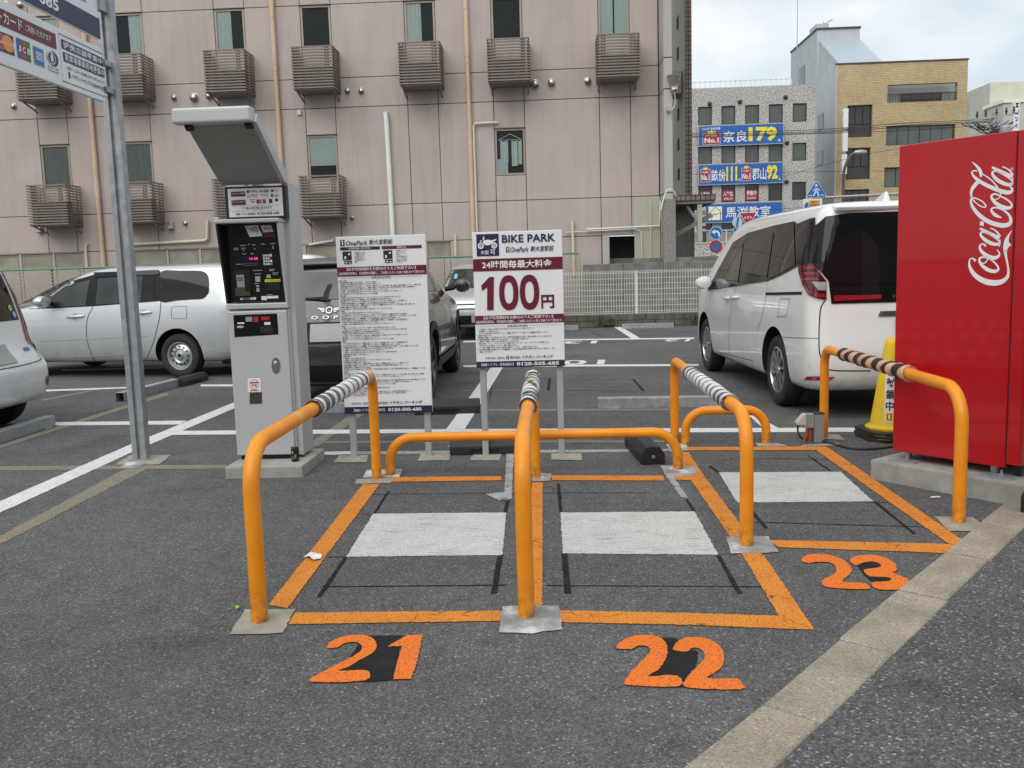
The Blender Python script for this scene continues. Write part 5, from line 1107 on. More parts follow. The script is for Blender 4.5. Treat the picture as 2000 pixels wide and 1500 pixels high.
mini.loc_('side_window', [(.15, 1.10), (1.85, 1.06), (1.35, 1.34), (.2, 1.34)], m_cglass, 'y', 1, .006, mirror=True); mini.line('pillar', [(1.0, 1.08), (.98, 1.42)], m_glz, 'y', 1, .05, .009, True)
mini.line('door_seam', [(1.95, 1.06), (1.98, .8), (1.9, .5), (1.8, .42)], m_trim, 'y', 1, .007, .004, True); mini.line('door_seam', [(.95, 1.08), (.98, .8), (.92, .45)], m_trim, 'y', 1, .007, .004, True); mini.line('sill', [(.40, .33), (2.15, .33)], m_trim, 'y', 1, .14, .006, True)
mini.line('side_crease', [(.45, .62), (.8, .70), (1.8, .70)], m_steel, 'y', 1, .006, .005, True)
for x in (0, 2.55): mini.line('arch_cladding', [(x+.43*math.cos(t), .335+.43*math.sin(t)) for t in [math.pi*(i/10) for i in range(0, 11)]], m_trim, 'y', 1, .085, .008, True)
mb = MB(); fr = lambda u, v, d=.012: tuple((lambda h: h[0]+h[1]*d)(mini.hit(Vector((-4, .26-u*.52, .885+v*.03)), Vector((1, 0, 0)))))
put(mb, 'C O O P E R', fr, 0, 0, 1, 1, .005, 4, space=1.2); mb.build('badge_lettering', m_steel, mini.t, flip=False)
mb = MB(); fr2 = lambda u, v: tuple((lambda h: h[0]+h[1]*.014)(mini.hit(Vector((-4, -u, 0.965+v)), Vector((1, 0, 0)))))
disc(mb, fr2, 0, 0, .032, .032, 16, .75)
for sd in (1, -1):
    for j in range(3): stroke(mb, fr2, [(sd*.045, .012-.012*j), (sd*(.11-.02*j), .02-.016*j)], .007)
mb.build('winged_badge', m_steel, mini.t, flip=False)
MB().tube([(-.60, 0, 1.05), (-.62, .1, 1.075), (-.60, .38, 1.08)], [.035, .022, .008], 8).build('rear_wiper', m_trim, mini.t, smooth=True)
MB().prism([(-.50, 1.41), (-.2, 1.46), (-.2, 1.43), (-.48, 1.385)], lambda a, b, d: (a, d, b), -.55, .55).build('roof_spoiler', m_cdark, mini.t, bevel=.01)
for x in (0, 2.55):
    for sd in (1, -1): mini.wheel(x, sd, 'dark', .225, .2)
mirror_part(mini, 1.98, 1.10, .86, m_cblack, .2, .17)
# ---- small cars further back
def far_car(label, loc, rz, paint, h=1.5, w=.74, L=3.4, grille=False):
    s = h/1.5
    c = Car('parked_car', label, loc, R(rz), [(.20, -.36, L-.7, w-.08, .2, .3), (.28, -.46, L-.58, w-.03, .2, .35), (.40, -.50, L-.52, w, .2, .4), (.60, -.49, L-.52, w, .18, .4), (.76*s, -.44, L-.57, w, .16, .4), (.90*s, -.41, L-.75, w-.01, .14, .3), (.98*s, -.39, L-1.35, w-.02, .13, .25), (1.12*s, -.36, L-1.62, w-.05, .12, .2), (1.30*s, -.31, L-1.95, w-.10, .12, .2), (1.42*s, -.27, L-2.2, w-.14, .12, .2), (1.475*s, -.2, L-2.5, w-.22, .14, .2), (1.5*s, -.02, L-2.75, w-.34, .2, .2)], paint, (0, L-.95), .28, .33, w)
    c.loc_('side_window', [(.0, .99*s), (L-1.55, .99*s), (L-2.05, 1.36*s), (.0, 1.36*s)], m_cglass2, 'y', 1, .006, mirror=True); c.loc_('rear_window', [(-w*.74, 1.0*s), (w*.74, 1.0*s), (w*.66, 1.36*s), (-w*.66, 1.36*s)], m_cglass2, 'x', -1, .006); c.loc_('windscreen', [(-w*.84, 1.0*s), (w*.84, 1.0*s), (w*.74, 1.38*s), (-w*.74, 1.38*s)], m_cglass, 'x', 1, .006)
    c.line('door_seam', [(L*.36, 1.38*s), (L*.35, .7), (L*.34, .34)], m_trim, 'y', 1, .008, .004, True)
    for sd in (1, -1): c.loc_('tail_light', [(sd*w*.80, .70), (sd*w*.93, .70), (sd*w*.93, .95), (sd*w*.80, .95)], m_lampr, 'x', -1, .008); c.loc_('headlight', [(sd*w*.62, .60), (sd*w*.93, .62), (sd*w*.90, .74), (sd*w*.60, .70)], m_lampc, 'x', 1, .008)
    if grille:
        for j in range(4): c.loc_('grille_bar', [(-w*.58, .58+.04*j), (w*.58, .58+.04*j), (w*.58, .60+.04*j), (-w*.58, .60+.04*j)], m_chrome if j % 2 else m_trim, 'x', 1, .008)
        c.loc_('lower_grille', [(-w*.72, .30), (w*.72, .30), (w*.72, .47), (-w*.72, .47)], m_trim, 'x', 1, .008); c.loc_('number_plate', [(-.165, .34), (.165, .34), (.165, .48), (-.165, .48)], m_plate, 'x', 1, .014)
        c.loc_('window_sticker', [(-w*.70, 1.13), (-w*.63, 1.13), (-w*.63, 1.22), (-w*.70, 1.22)], pm('sticker_blue', (.2, .5, .75), .4), 'x', 1, .010)
    for x in (0, L-.95):
        for sd in (1, -1): c.wheel(x, sd, 'multi', .18, .15)
    return c
far_car('white car facing the camera, half hidden behind the motorcycle price board', (-1.30, 20.6, 0), -90, m_csilver, 1.43, .84, 4.2, True)
far_car('white car behind the payment machine, only its roof and tail spoiler showing', (-4.45, 16.9, 0), 180, m_ckei, 1.68, .74)
far_car('black car at the far left behind the silver wagon', (-7.3, 16.6, 0), 180, m_cblack, 1.45, .74)
# ------------------------------------------------------------------ orange tube guards
def enamel():
    k = NT('enamel_orange'); v = k.co(); z = k.n('ShaderNodeSeparateXYZ'); k.l(v, z.inputs[0])
    c = k.ramp(k.noise(v, 5, 5), [(.3, (.80, .255, .008)), (.7, (.90, .335, .016))])
    fade = k.ramp(k.noise(k.co((6, 6, 1.2)), 4, 5, .65), [(.52, 0.0), (.75, .35)]); c = k.mix(fade, c, (.72, .36, .10))
    chip = k.ramp(k.noise(v, 55, 4, .7), [(.705, 0.0), (.72, 1.0)]); c = k.mix(k.math('MULTIPLY', chip, k.ramp(k.noise(v, 3, 3), [(.45, 0.0), (.6, 1.0)])), c, (.06, .03, .015))
    low = k.math('MULTIPLY', k.ramp(z.outputs[2], [(.0, 1.0), (.16, 0.0)]), k.ramp(k.noise(v, 28, 5), [(.40, 0.0), (.62, .75)])); c = k.mix(low, c, (.13, .09, .05))
    k.col(c); k.set(.38, spec=.4); k.bump(k.noise(v, 22, 4), .10, .004); return k.m
m_otube = enamel()
def tapemat(name, a, b, pitch, slant):
    k = NT(name); s = k.n('ShaderNodeSeparateXYZ'); k.l(k.co(), s.inputs[0])
    w = k.math('ADD', k.math('MULTIPLY', s.outputs[1], 1/pitch), k.math('ADD', k.math('MULTIPLY', s.outputs[0], slant), k.math('MULTIPLY', s.outputs[2], slant*.6)))
    n = k.math('MULTIPLY', k.noise(k.co(), 9, 3), .12); f = k.math('FRACT', k.math('ADD', w, n)); st = k.ramp(f, [(.47, 0.0), (.50, 1.0)])
    dirt = k.ramp(k.noise(k.co(), 13, 5), [(.35, .72), (.65, 1.0)]); k.col(k.mix(1, k.mix(st, a, b), dirt, 'MULTIPLY')); k.set(.55); k.bump(k.noise(k.co(), 40, 3), .35, .004); return k.m
m_tapew = tapemat('tape_grey_white', (.115, .12, .125), (.80, .79, .77), .122, 3)
m_tapeo = tapemat('tape_black_pink', (.018, .018, .018), (.78, .44, .28), .17, 4)
m_torn = pm('torn_tape', (.80, .70, .62), .7, var=.3, scale=30); m_greent = pm('tape_green', (.05, .28, .13), .5)
def arcp(c, r, a0, a1, u, v, n=8): return [Vector(c)+Vector(u)*(r*math.cos(a0+(a1-a0)*i/n))+Vector(v)*(r*math.sin(a0+(a1-a0)*i/n)) for i in range(n+1)]
def guard(label, x, y0, y1, h, tape, ys, r=.0315, br=.17, group='orange tube guards between the motorcycle bays'):
    t = thing('tube_guard', label, 'guard rail', (x, y0, 0), 0, group); L = y1-y0
    P = [(0, 0, -.02), (0, 0, .15), (0, 0, h-br)]+arcp((0, br, h-br), br, math.pi, math.pi/2, (0, 1, 0), (0, 0, 1))[1:]+arcp((0, L-br*.7, h-br*.7), br*.7, math.pi/2, 0, (0, 1, 0), (0, 0, 1))+[(0, L, .15), (0, L, -.02)]
    MB().tube(P, r, 20).build('tube', m_otube, t, smooth=True)
    if tape:
        a, b = ys; n = 40; rr = []; pts = []
        for i in range(n+1): pts.append((random.uniform(-.002, .002), a-y0+(b-a)*i/n, h+random.uniform(-.002, .002))); rr.append(r+.010+.004*math.sin(i*1.7)+random.uniform(-.0015, .0015))
        k = MB().tube(pts, rr, 22, True); s = k.build('striped_tape', tape, t, smooth=True)
        for e in (a-y0, b-y0):
            k = MB(); m = 22; vs = []
            for i in range(m): an = 2*math.pi*i/m; o = .02*random.random(); vs += [((r+.013)*math.cos(an), e, h+(r+.013)*math.sin(an)), ((r+.015)*math.cos(an), e+(o if e > L/2 else -o)-.004, h+(r+.015)*math.sin(an))]
            k.add(vs, [(2*i, 2*((i+1) % m), 2*((i+1) % m)+1, 2*i+1) for i in range(m)]); k.build('torn_edge', m_torn, s)
    return t
g1 = guard('orange tube guard with striped grey and white tape left of bay 21', -1.145, 3.35, 5.76, .68, m_tapew, (4.30, 5.52))
MB().lathe([(.0325, -.02), (.0325, .02)], 20, 'y', (0, .63, .68), False).build('pale_band', pm('enamel_pale', (.85, .50, .12), .4), g1)
g2 = guard('orange tube guard with torn striped tape between bays 21 and 22', -.122, 3.37, 5.70, .66, m_tapew, (4.35, 5.50))
for a, b, m in ((4.55, .4, m_greent), (4.9, -.6, m_greent), (5.2, 1.0, m_greent), (5.0, .1, m_otube), (5.42, .2, m_torn), (5.46, -.4, m_torn)):
    k = MB(); vs = []
    for i in range(9): t_ = 2*math.pi*i/9; an = math.pi/2+b*.8+.5*math.cos(t_)*random.uniform(.6, 1.1); y = a-3.37+.045*math.sin(t_)*random.uniform(.6, 1.2); vs.append((.049*math.cos(an), y, .66+.049*math.sin(an)))
    k.add(vs, [tuple(range(9))]); k.build('tape_scrap', m, g2)
guard('orange tube guard with striped grey and white tape between bays 22 and 23', .885, 4.22, 6.72, .615, m_tapew, (4.62, 6.02))
guard('orange tube guard with black and pink striped tape beside the vending machine', 1.995, 4.54, 6.82, .665, m_tapeo, (5.22, 6.42))
def lowguard(label, xa, xb, y, h, br):
    t = thing('low_tube_guard', label, 'guard rail', (xa, y, 0), 0, 'low orange tube guards'); L = xb-xa
    P = [(0, 0, -.02), (0, 0, .05)]+arcp((br, 0, h-br), br, math.pi, math.pi/2, (1, 0, 0), (0, 0, 1))+arcp((L-br, 0, h-br), br, math.pi/2, 0, (1, 0, 0), (0, 0, 1))+[(L, 0, .05), (L, 0, -.02)]
    MB().tube(P, .0315, 20).build('tube', m_otube, t, smooth=True)
lowguard('long low orange tube guard across the back of bays 21 and 22', -1.075, .79, 5.86, .245, .16); lowguard('short low orange tube guard behind bay 23', .955, 1.535, 6.66, .25, .15)
# ------------------------------------------------------------------ wheel stops
def channel_stop(label, a, b, h=.10, w=.10):
    a, b = Vector(a), Vector(b); d = (b-a).normalized(); ang = math.atan2(d.y, d.x); L = (b-a).length
    t = thing('steel_wheel_stop', label, 'wheel stop', a, ang, 'galvanised wheel stops')
    MB().box(0, L, -w/2, w/2, h-.006, h).box(0, L, -w/2, -w/2+.006, 0, h-.006).box(0, L, w/2-.006, w/2, 0, h-.006).build('channel', m_galv, t, bevel=.004, seg=1)
    for x in (.15, L-.15): MB().box(x-.05, x+.05, -w/2-.03, -w/2-.002, 0, .012).build('foot_plate', m_galv, t)
channel_stop('galvanised steel wheel stop under the silver wagon', (-4.70, 9.72, 0), (-4.55, 11.25, 0)); channel_stop('galvanised steel wheel stop behind the small white car', (-4.62, 6.3, 0), (-4.62, 8.17, 0))
channel_stop('galvanised steel wheel stop beside the right orange guards', (.41, 8.50, 0), (1.62, 8.42, 0)); channel_stop('galvanised steel wheel stop behind the rules board, under the hatchback', (-2.9, 8.62, 0), (-.92, 8.60, 0)); channel_stop('far galvanised wheel stop in front of the white fence', (1.45, 19.1, 0), (2.5, 19.05, 0)); channel_stop('far galvanised wheel stop left of the white fence', (-.6, 19.1, 0), (.55, 19.1, 0))
def rubber_stop(label, c, ang, L, w=.15, h=.11):
    t = thing('rubber_wheel_stop', label, 'wheel stop', c, ang, 'black rubber wheel stops')
    MB().prism([(-w/2, 0), (w/2, 0), (w/2, h*.55), (w*.28, h), (-w*.28, h), (-w/2, h*.55)], lambda a, b, d: (d, a, b), -L/2, L/2).build('block', m_rubs, t, bevel=.008)
    MB().lathe([(.012, 0), (.012, .006), (.005, .012)], 10, 'x', (-L/2-.012, .0, h*.45)).build('bolt', m_galv, t); MB().box(-L*.2, L*.2, -w/2-.004, -w/2+.004, h*.2, h*.4).build('recess', m_well, t)
m_rubs = pm('rubber_black', (.02, .02, .021), .62, var=.25, scale=14, bump=.1)
rubber_stop('black rubber wheel stop on the end of the steel stop by the wagon', (-4.52, 11.25, 0), R(84), .66); rubber_stop('black rubber wheel stop lying across behind the price board posts', (-.50, 6.52, 0), 0, .50); rubber_stop('black rubber wheel stop with its bolt end towards the camera', (.62, 6.34, 0), R(95), .66, .16, .12); rubber_stop('black rubber wheel stop under the right end of the rules board', (-.98, 8.40, 0), R(2), .60, .15, .13)
# ------------------------------------------------------------------ sign boards
m_board = pm('board_white', (.79, .805, .825), .35, var=.03, scale=2); m_navy = pm('print_navy', (.014, .022, .075), .4, var=.05); m_mar = pm('print_maroon', (.135, .010, .028), .4, var=.05); m_text = pm('print_text', (.018, .019, .026), .5); m_ptw = pm('print_white', (.80, .80, .81), .4, var=.02); m_alu = pm('aluminium_post', (.50, .51, .53), .42, .45, var=.10, scale=8, stretch=(1, 1, .3)); m_smear = pm('post_pinkish', (.58, .45, .38), .5, var=.2)
def board(name, label, x0, x1, z0, z1, Y, posts, cat='sign'):
    t = thing(name, label, cat, ((x0+x1)/2, Y, 0)); cx = (x0+x1)/2
    b = MB().box(x0-cx, x1-cx, -.012, .012, z0, z1).build('panel', m_board, t, bevel=.003, seg=1)
    for p in posts: MB().box(p-cx-.022, p-cx+.022, .014, .055, 0, z1-.05).build('post', m_alu, t, bevel=.004, seg=1)
    return t, b, (lambda u, v, d=.0025: (x0-cx+(x1-x0)*u, -.012-d, z0+(z1-z0)*v))
def brandmark(p, fn, u0, v0, u1, v1):
    mb = MB(); rect(mb, fn, u0, v0, u1, v1); o = mb.build('logo_box', m_mar, p); mb = MB(); poly(mb, lambda a, b: fn(a, b, .0045), [(u0+(u1-u0)*.22, v0+(v1-v0)*.72), (u0+(u1-u0)*.55, v0+(v1-v0)*.92), (u0+(u1-u0)*.66, v0+(v1-v0)*.92), (u0+(u1-u0)*.66, v0+(v1-v0)*.15), (u0+(u1-u0)*.42, v0+(v1-v0)*.15), (u0+(u1-u0)*.42, v0+(v1-v0)*.66)]); mb.build('logo_figure', m_ptw, o)
RULES = ['1.この駐車場は、お客様に駐車場所を有料で提供させていただきますが、駐車されたバイクの', '　保管責任は一切負いません。', '　（バイクには必ずカギをお掛け下さい。盗難防止策はワイヤー錠などで二重施錠をお願いします。）', '2.料金は前払いです。', '3.管理者の判断により必要があるときは、駐車位置を移動させる等、必要な処置をとることがあります。', '4.下記緊急連絡先へ電話による申し出がなく、７日を超えて駐車された', '　場合は、放置バイクとみなし撤去することがあります。', '5.撤去の際に、チェーンやワイヤーなどで固定されたバイクは、チェーンやワイヤーを切断します。', '　それらにかかる損害については、責任を負いません。', '6.バイク等の盗難・紛失・破損・火災等の事故については、一切責任を負いません。', '7.ご利用者が故意又は過失によって設備設置、その他の駐車車両及び人身等に損害を与えた場合は、これを', '　賠償して頂きます。']
T2 = '当駐車場利用時は、利用規約を理解し、ご納得いただいた事と判断させて頂きます。'
tb, pb, fb = board('motorcycle_price_board', 'white BIKE PARK price board showing 100 yen on two posts', -.531, .086, .630, 1.567, 6.41, (-.49, .05))
mb = MB(); rect(mb, fb, .045, .825, .295, .985); rect(mb, fb, 0, 0, 1, .046); mb.build('navy_block', m_navy, pb)['kind'] = 'stuff'
mb = MB(); rect(mb, fb, 0, .715, 1, .805); rect(mb, fb, 0, .325, 1, .388); mb.build('maroon_band', m_mar, pb)['kind'] = 'stuff'
f5 = lambda u, v: fb(u, v, .005)
words(pb, m_navy, f5, [('BIKE PARK', .33, .918, .925, .975, .022), ('OnePark', .42, .848, .625, .885, .012, 2, .25), ('新大宮駅前', .645, .848, .905, .889, .014, 2, .2)], 'heading')
brandmark(pb, fb, .372, .847, .41, .888)
words(pb, m_ptw, f5, [('24時間毎最大料金', .10, .733, .88, .790, .018), ('【必ず利用規約をお読みのうえご利用下さい】', .10, .359, .88, .384, .012), (T2, .01, .330, .985, .352, .006, 1), ('大型', .088, .838, .18, .866, .012), ('可', .197, .836, .252, .872, .012), ('【機器トラブル・緊急連絡先】', .055, .012, .42, .034, .006, 1), ('0120-505-685', .455, .010, .935, .037, .03)], 'white_lettering')
mb = MB(); poly(mb, f5, [(.082, .610), (.178, .672), (.228, .672), (.212, .430), (.140, .430), (.150, .600), (.092, .572)]); mb.build('price_digit', m_mar, pb)
for u in (.390, .622):
    n = 48; sup = lambda t, e: (abs(math.cos(t))**e*(1 if math.cos(t) > 0 else -1), abs(math.sin(t))**e*(1 if math.sin(t) > 0 else -1)); O = [sup(2*math.pi*i/n, .86) for i in range(n)]; I = [sup(2*math.pi*i/n, .86) for i in range(n)]
    MB().add([f5(u+.108*a, .553+.128*b) for a, b in O]+[f5(u+.050*a, .553+.080*b) for a, b in I], [(i, (i+1) % n, n+(i+1) % n, n+i) for i in range(n)]).build('price_digit', m_mar, pb)
words(pb, m_mar, f5, [('円', .75, .430, .895, .530, .028)], 'yen_sign')
mb = MB()
for i, s in enumerate(RULES): put(mb, s, f5, .02+(.02 if s[0] == '　' else 0), .2815-.0152*i, .99, .2930-.0152*i, .014, 1, keep=2.35)
put(mb, '（駐車場 運営・管理会社）', f5, .10, .064, .325, .080, .004, 1); put(mb, '株式会社', f5, .385, .062, .50, .084, .012, 1); put(mb, 'イチネン パーキング', f5, .515, .062, .87, .086, .022, 1, .2); rect(mb, f5, .02, .307, .34, .3085); rect(mb, f5, .61, .307, .97, .3085); mb.build('small_print', m_text, pb)
mb = MB(); put(mb, '駐車場利用規約', f5, .36, .299, .595, .316, .008, 1); mb.build('subheading', m_mar, pb); brandmark(pb, fb, .34, .060, .372, .086)
# motorcycle pictogram
mb = MB(); fm = lambda u, v: fb(.06+.22*u, .878+.095*v, .005)
disc(mb, fm, .15, .24, .15, .24, 22, .55); disc(mb, fm, .83, .24, .15, .24, 22, .55); disc(mb, fm, .15, .24, .05, .08, 12); disc(mb, fm, .83, .24, .05, .08, 12)
poly(mb, fm, [(.18, .62), (.30, .72), (.42, .66), (.55, .70), (.70, .64), (.98, .74), (.90, .60), (.76, .50), (.70, .30), (.40, .26), (.32, .40), (.22, .44)]); stroke(mb, fm, [(.15, .24), (.26, .60), (.34, .86)], .055); stroke(mb, fm, [(.26, .74), (.32, .98)], .03); stroke(mb, fm, [(.12, .56), (.26, .66)], .09); stroke(mb, fm, [(.80, .24), (.62, .34)], .05); mb.build('motorcycle_symbol', m_ptw, pb)
tr, pR, fR = board('parking_rules_board', 'tall white parking rules board densely printed in small black type', -1.484, -.857, .322, 1.566, 6.43, (-1.44, -.90))
f5 = lambda u, v: fR(u, v, .005)
mb = MB(); rect(mb, fR, 0, .780, 1, .832); rect(mb, fR, .51, .925, .955, .942); mb.build('maroon_band', m_mar, pR)['kind'] = 'stuff'
mb = MB(); rect(mb, fR, 0, 0, 1, .040); mb.build('navy_band', m_navy, pR); mb = MB(); rect(mb, fR, .045, .925, .49, .942); mb.build('black_band', m_ink, pR)
words(pR, m_text, f5, [('OnePark', .115, .950, .355, .976, .012, 2, .25), ('新大宮駅前', .37, .952, .635, .980, .014, 2, .2)], 'heading'); brandmark(pR, fR, .05, .948, .10, .982)
words(pR, m_ptw, f5, [('【必ず利用規約をお読みのうえご利用下さい】', .11, .810, .88, .828, .012), (T2, .015, .787, .985, .803, .006, 1), ('0120-505-685', .50, .011, .88, .030, .03), ('【機器トラブル・緊急連絡先】', .11, .012, .46, .029, .006, 1), ('利用証明書の発行方法', .14, .928, .38, .939, .006, 1), ('精算方法', .68, .928, .78, .939, .006, 1)], 'white_lettering')
for u in (.07, .525):
    mb = MB(); rect(mb, fR, u, .870, u+.10, .918); rect(mb, fR, u+.015, .848, u+.10, .866); q = mb.build('machine_picture', m_ink, pR); q['kind'] = 'stuff'; mb = MB(); rect(mb, f5, u+.02, .876, u+.04, .892); rect(mb, f5, u+.065, .898, u+.085, .908); rect(mb, f5, u+.03, .853, u+.05, .860); rect(mb, f5, u+.065, .852, u+.09, .857); mb.build('picture_detail', m_ptw, q)['kind'] = 'stuff'
mb = MB()
for i, s in enumerate(['①「駐車位置番号」を入力します。', '②「利用証明書」ボタンを押します。', '③利用証明書が発行されます。', '　※ご利用の有無は確認できます。', '○ご利用の店舗をお伝え下さい。', '　（裏面有り）']): put(mb, s, f5, .20, .908-.0105*i, .47, .916-.0105*i, .014, 1, keep=1.5)
for i, s in enumerate(['①「駐車位置番号」を入力します。', '②「精算」ボタンを押します。', '③料金の支払', '　お釣りが必要な場合は紙幣・硬貨', '　クレジットカードをお入れ下さい。', '④領収書が必要な方は「領収書」', '　ボタンを押して下さい。']): put(mb, s, f5, .665, .910-.0105*i, .97, .918-.0105*i, .014, 1, keep=1.5)
random.seed(3); v = .752; pool = [r.lstrip('　') for r in RULES if len(r) > 22]; head = ['【駐車スペースの提供】', '【駐車できる車両】', '【利用時間】', '【駐車料金】', '【禁止事項】', '【駐車場内での遵守】', '【免責事項】', '【契約解除】']
hi = 0
for i in range(62):
    if i % 8 == 0: put(mb, head[hi % 8], f5, .02, v, .4, v+.0082, .022, 1, keep=1.5); hi += 1
    else:
        s = random.choice(pool)[2:]; s = s+(random.choice(pool)[2:18] if random.random() < .45 else ''); s = s+''.join(random.choice(pool)[2:] for _ in range(3)); L = random.choice((.33, .45, .55, .62, .70, .80, .90, .97)); n = int(66*L); put(mb, s[:n], f5, .02, v, .985, v+.0082, .016, 1, keep=2.6)
    v -= .0106 if i % 8 != 7 else .0112
put(mb, '（駐車場 運営・管理会社）', f5, .08, .053, .30, .066, .004, 1); put(mb, '株式会社', f5, .37, .051, .50, .069, .012, 1); put(mb, 'イチネン パーキング', f5, .515, .051, .89, .070, .022, 1, .2); rect(mb, f5, .04, .770, .36, .7712); rect(mb, f5, .62, .770, .96, .7712); mb.build('small_print', m_text, pR); brandmark(pR, fR, .33, .049, .36, .070)
mb = MB(); put(mb, '駐車場利用規約', f5, .38, .764, .60, .777, .008, 1); mb.build('subheading', m_mar, pR)
# ------------------------------------------------------------------ steel pole with the car park signs (panels lie along Y, facing the machine)
tp = thing('steel_sign_pole', 'galvanised steel channel pole left of the payment machine', 'pole', (-3.045, 6.56, 0), R(4))
MB().prism([(-.052, -.045), (-.012, -.045), (-.012, -.02), (.012, -.02), (.012, -.045), (.052, -.045), (.052, .045), (-.052, .045)], lambda a, b, d: (a, b, d), 0, 4.4).build('channel', m_galv, tp, bevel=.005, seg=2)
SX = -3.03
def hang(name, label, z0, z1, ya, yb):
    t = thing(name, label, 'sign', (SX, yb, z0)); L = yb-ya; H = z1-z0
    p = MB().box(-.03, 0, -L, 0, 0, H).build('panel', m_board, t, bevel=.006, seg=2); MB().box(-.034, .003, -L-.004, -L+.02, -.004, H+.004).build('end_trim', m_galv, p)
    [MB().box(-.02, .02, .0, .11, H*q_, H*(q_+.1)).build('bracket', m_galv, t) for q_ in (.2, .7)]
    return t, p, (lambda y, z, d=.0025: (d, y-yb, z-z0))
def S(x, y):   # pixel -> (Y, Z) on the sign plane
    q = PXp(x/6.818, y/6.818, SX); return q.y, q.z
t2, p2_, h2 = hang('card_payment_sign', 'white credit card sign with recruiting notice hung low on the steel pole', 2.53, 2.888, 4.48, 6.42)
zA, zB = 2.53, 2.888; Hs = zB-zA
def yx(x): return S(x, 500)[0]
def band(mb, x0, x1, v0, v1, d=.0025): return rect(mb, lambda a, b: h2(a, b, d), yx(x0), zA+Hs*v0, yx(x1), zA+Hs*v1)
def tx(mb, s, x0, x1, v0, v1, bold=.01, res=2, sh=0, d=.005): return put(mb, s, lambda a, b: h2(a, b, d), yx(x0), zA+Hs*v0, yx(x1), zA+Hs*v1, bold, res, sh)
mb = MB(); rect(mb, h2, 4.49, zA+Hs*.60, yx(738), zA+Hs*.86); mb.build('maroon_band', m_mar, p2_)
mbs = []
for a_ in (('クレジットカード', -420, 300, .64, .83, .012), ('ご利用いただけます', 340, 665, .675, .79, .006, 1), ('提携店舗募集中', 822, 1330, .685, .80, .012), ('駐車場事業用地募集中', 832, 1338, .475, .60, .012)): mb = MB(); tx(mb, *a_); mbs.append(mb)
mb = MB(); band(mb, 806, 1338, .665, .825); band(mb, 818, 1345, .455, .615); mb.build('navy_block', m_navy, p2_)['kind'] = 'stuff'; [m_.build('white_lettering', m_ptw, p2_) for m_ in mbs]
mb = MB(); fo = lambda a, b: h2(a, b, .0035); a0, a1 = yx(780), yx(1385); stroke(mb, fo, [(a0, zA+Hs*.10), (a1, zA+Hs*.10), (a1, zA+Hs*.90), (a0, zA+Hs*.90)], .005, True); tx(mb, '（提携サービス券・用地募集に関するお問い合わせ先）', 850, 1330, .33, .39, .004, 1); tx(mb, 'イチネン パーキング', 905, 1140, .20, .29, .015, 1); tx(mb, '0120-819-332', 1150, 1340, .20, .28, .02, 1); rect(mb, fo, yx(868), zA+Hs*.19, yx(888), zA+Hs*.30); mb.build('notice_print', m_text, p2_)
def card(x0, x1, kind):
    a, b = yx(x0), yx(x1); z0, z1 = zA+Hs*.20, zA+Hs*.50; W = b-a; f_ = lambda u, v, d=.003: h2(a+W*u, z0+(z1-z0)*v, d); g_ = lambda d: (lambda u, v: f_(u, v, d))
    if kind == 'two discs':
        mb = MB(); rect(mb, f_, 0, 0, 1, 1); o = mb.build('card_mark', m_navy, p2_); mb = MB(); disc(mb, g_(.0045), .32, .5, .33, .42); mb.build('red_disc', m_lampr, o); mb = MB(); disc(mb, g_(.006), .66, .5, .32, .42); mb.build('orange_disc', pm('card_orange', (.85, .32, .03), .4), o); mb = MB(); put(mb, 'MasterCard', g_(.0075), .06, .38, .94, .60, .01, 1, .2); mb.build('lettering', m_ptw, o)
    if kind == 'bars':
        for i, (m, c) in enumerate(((m_blue, 'J'), (m_red, 'C'), (pm('card_green', (.02, .16, .06), .4), 'B'))): mb = MB(); rect(mb, f_, .02+.34*i, .0, .32+.34*i, 1.05); o = mb.build('card_mark', m, p2_); mb = MB(); put(mb, c, g_(.005), .06+.34*i, .35, .28+.34*i, .68, .02, 2); mb.build('lettering', m_ptw, o)
    if kind == 'square': mb = MB(); rect(mb, f_, 0, 0, 1, 1); o = mb.build('card_edge', m_galv, p2_); mb = MB(); rect(mb, g_(.0045), .07, .06, .93, .94); o2 = mb.build('card_mark', m_traf, o); mb = MB(); [rect(mb, g_(.006), .15, .3+.12*i, .85, .36+.12*i) for i in range(4)]; mb.build('lettering', m_ptw, o)['kind'] = 'stuff'
    if kind == 'ring': mb = MB(); disc(mb, f_, .58, .72, .42, .42); o = mb.build('card_mark', m_navy, p2_); mb = MB(); disc(mb, g_(.0045), .40, .72, .36, .36); mb.build('white_disc', m_ptw, o); mb = MB(); disc(mb, g_(.006), .40, .72, .30, .30); mb.build('ring', m_navy, o); mb = MB(); disc(mb, g_(.0075), .40, .72, .12, .24); mb.build('lens', m_ptw, o); mb = MB(); put(mb, 'Diners Club', g_(.005), .05, .12, .95, .26, .01, 1); put(mb, 'International', g_(.005), .05, -.05, .95, .08, .01, 1); mb.build('lettering', m_text, o)
card(-80, 168, 'two discs'); card(205, 382, 'bars'); card(422, 556, 'square'); card(590, 745, 'ring')
t1, p1_, h1 = hang('phone_number_sign', 'white sign with navy phone number band at the top of the steel pole', 2.947, 3.93, 4.85, 6.42)
zq = 2.947; mb = MB(); rect(mb, h1, 4.85, zq, 6.42, zq+.135); mb.build('navy_band', m_navy, p1_); mb = MB(); put(mb, '0120-505-685', lambda a, b: h1(a, b, .005), 5.0, zq+.035, yx(808), zq+.11, .035); mb.build('white_lettering', m_ptw, p1_)
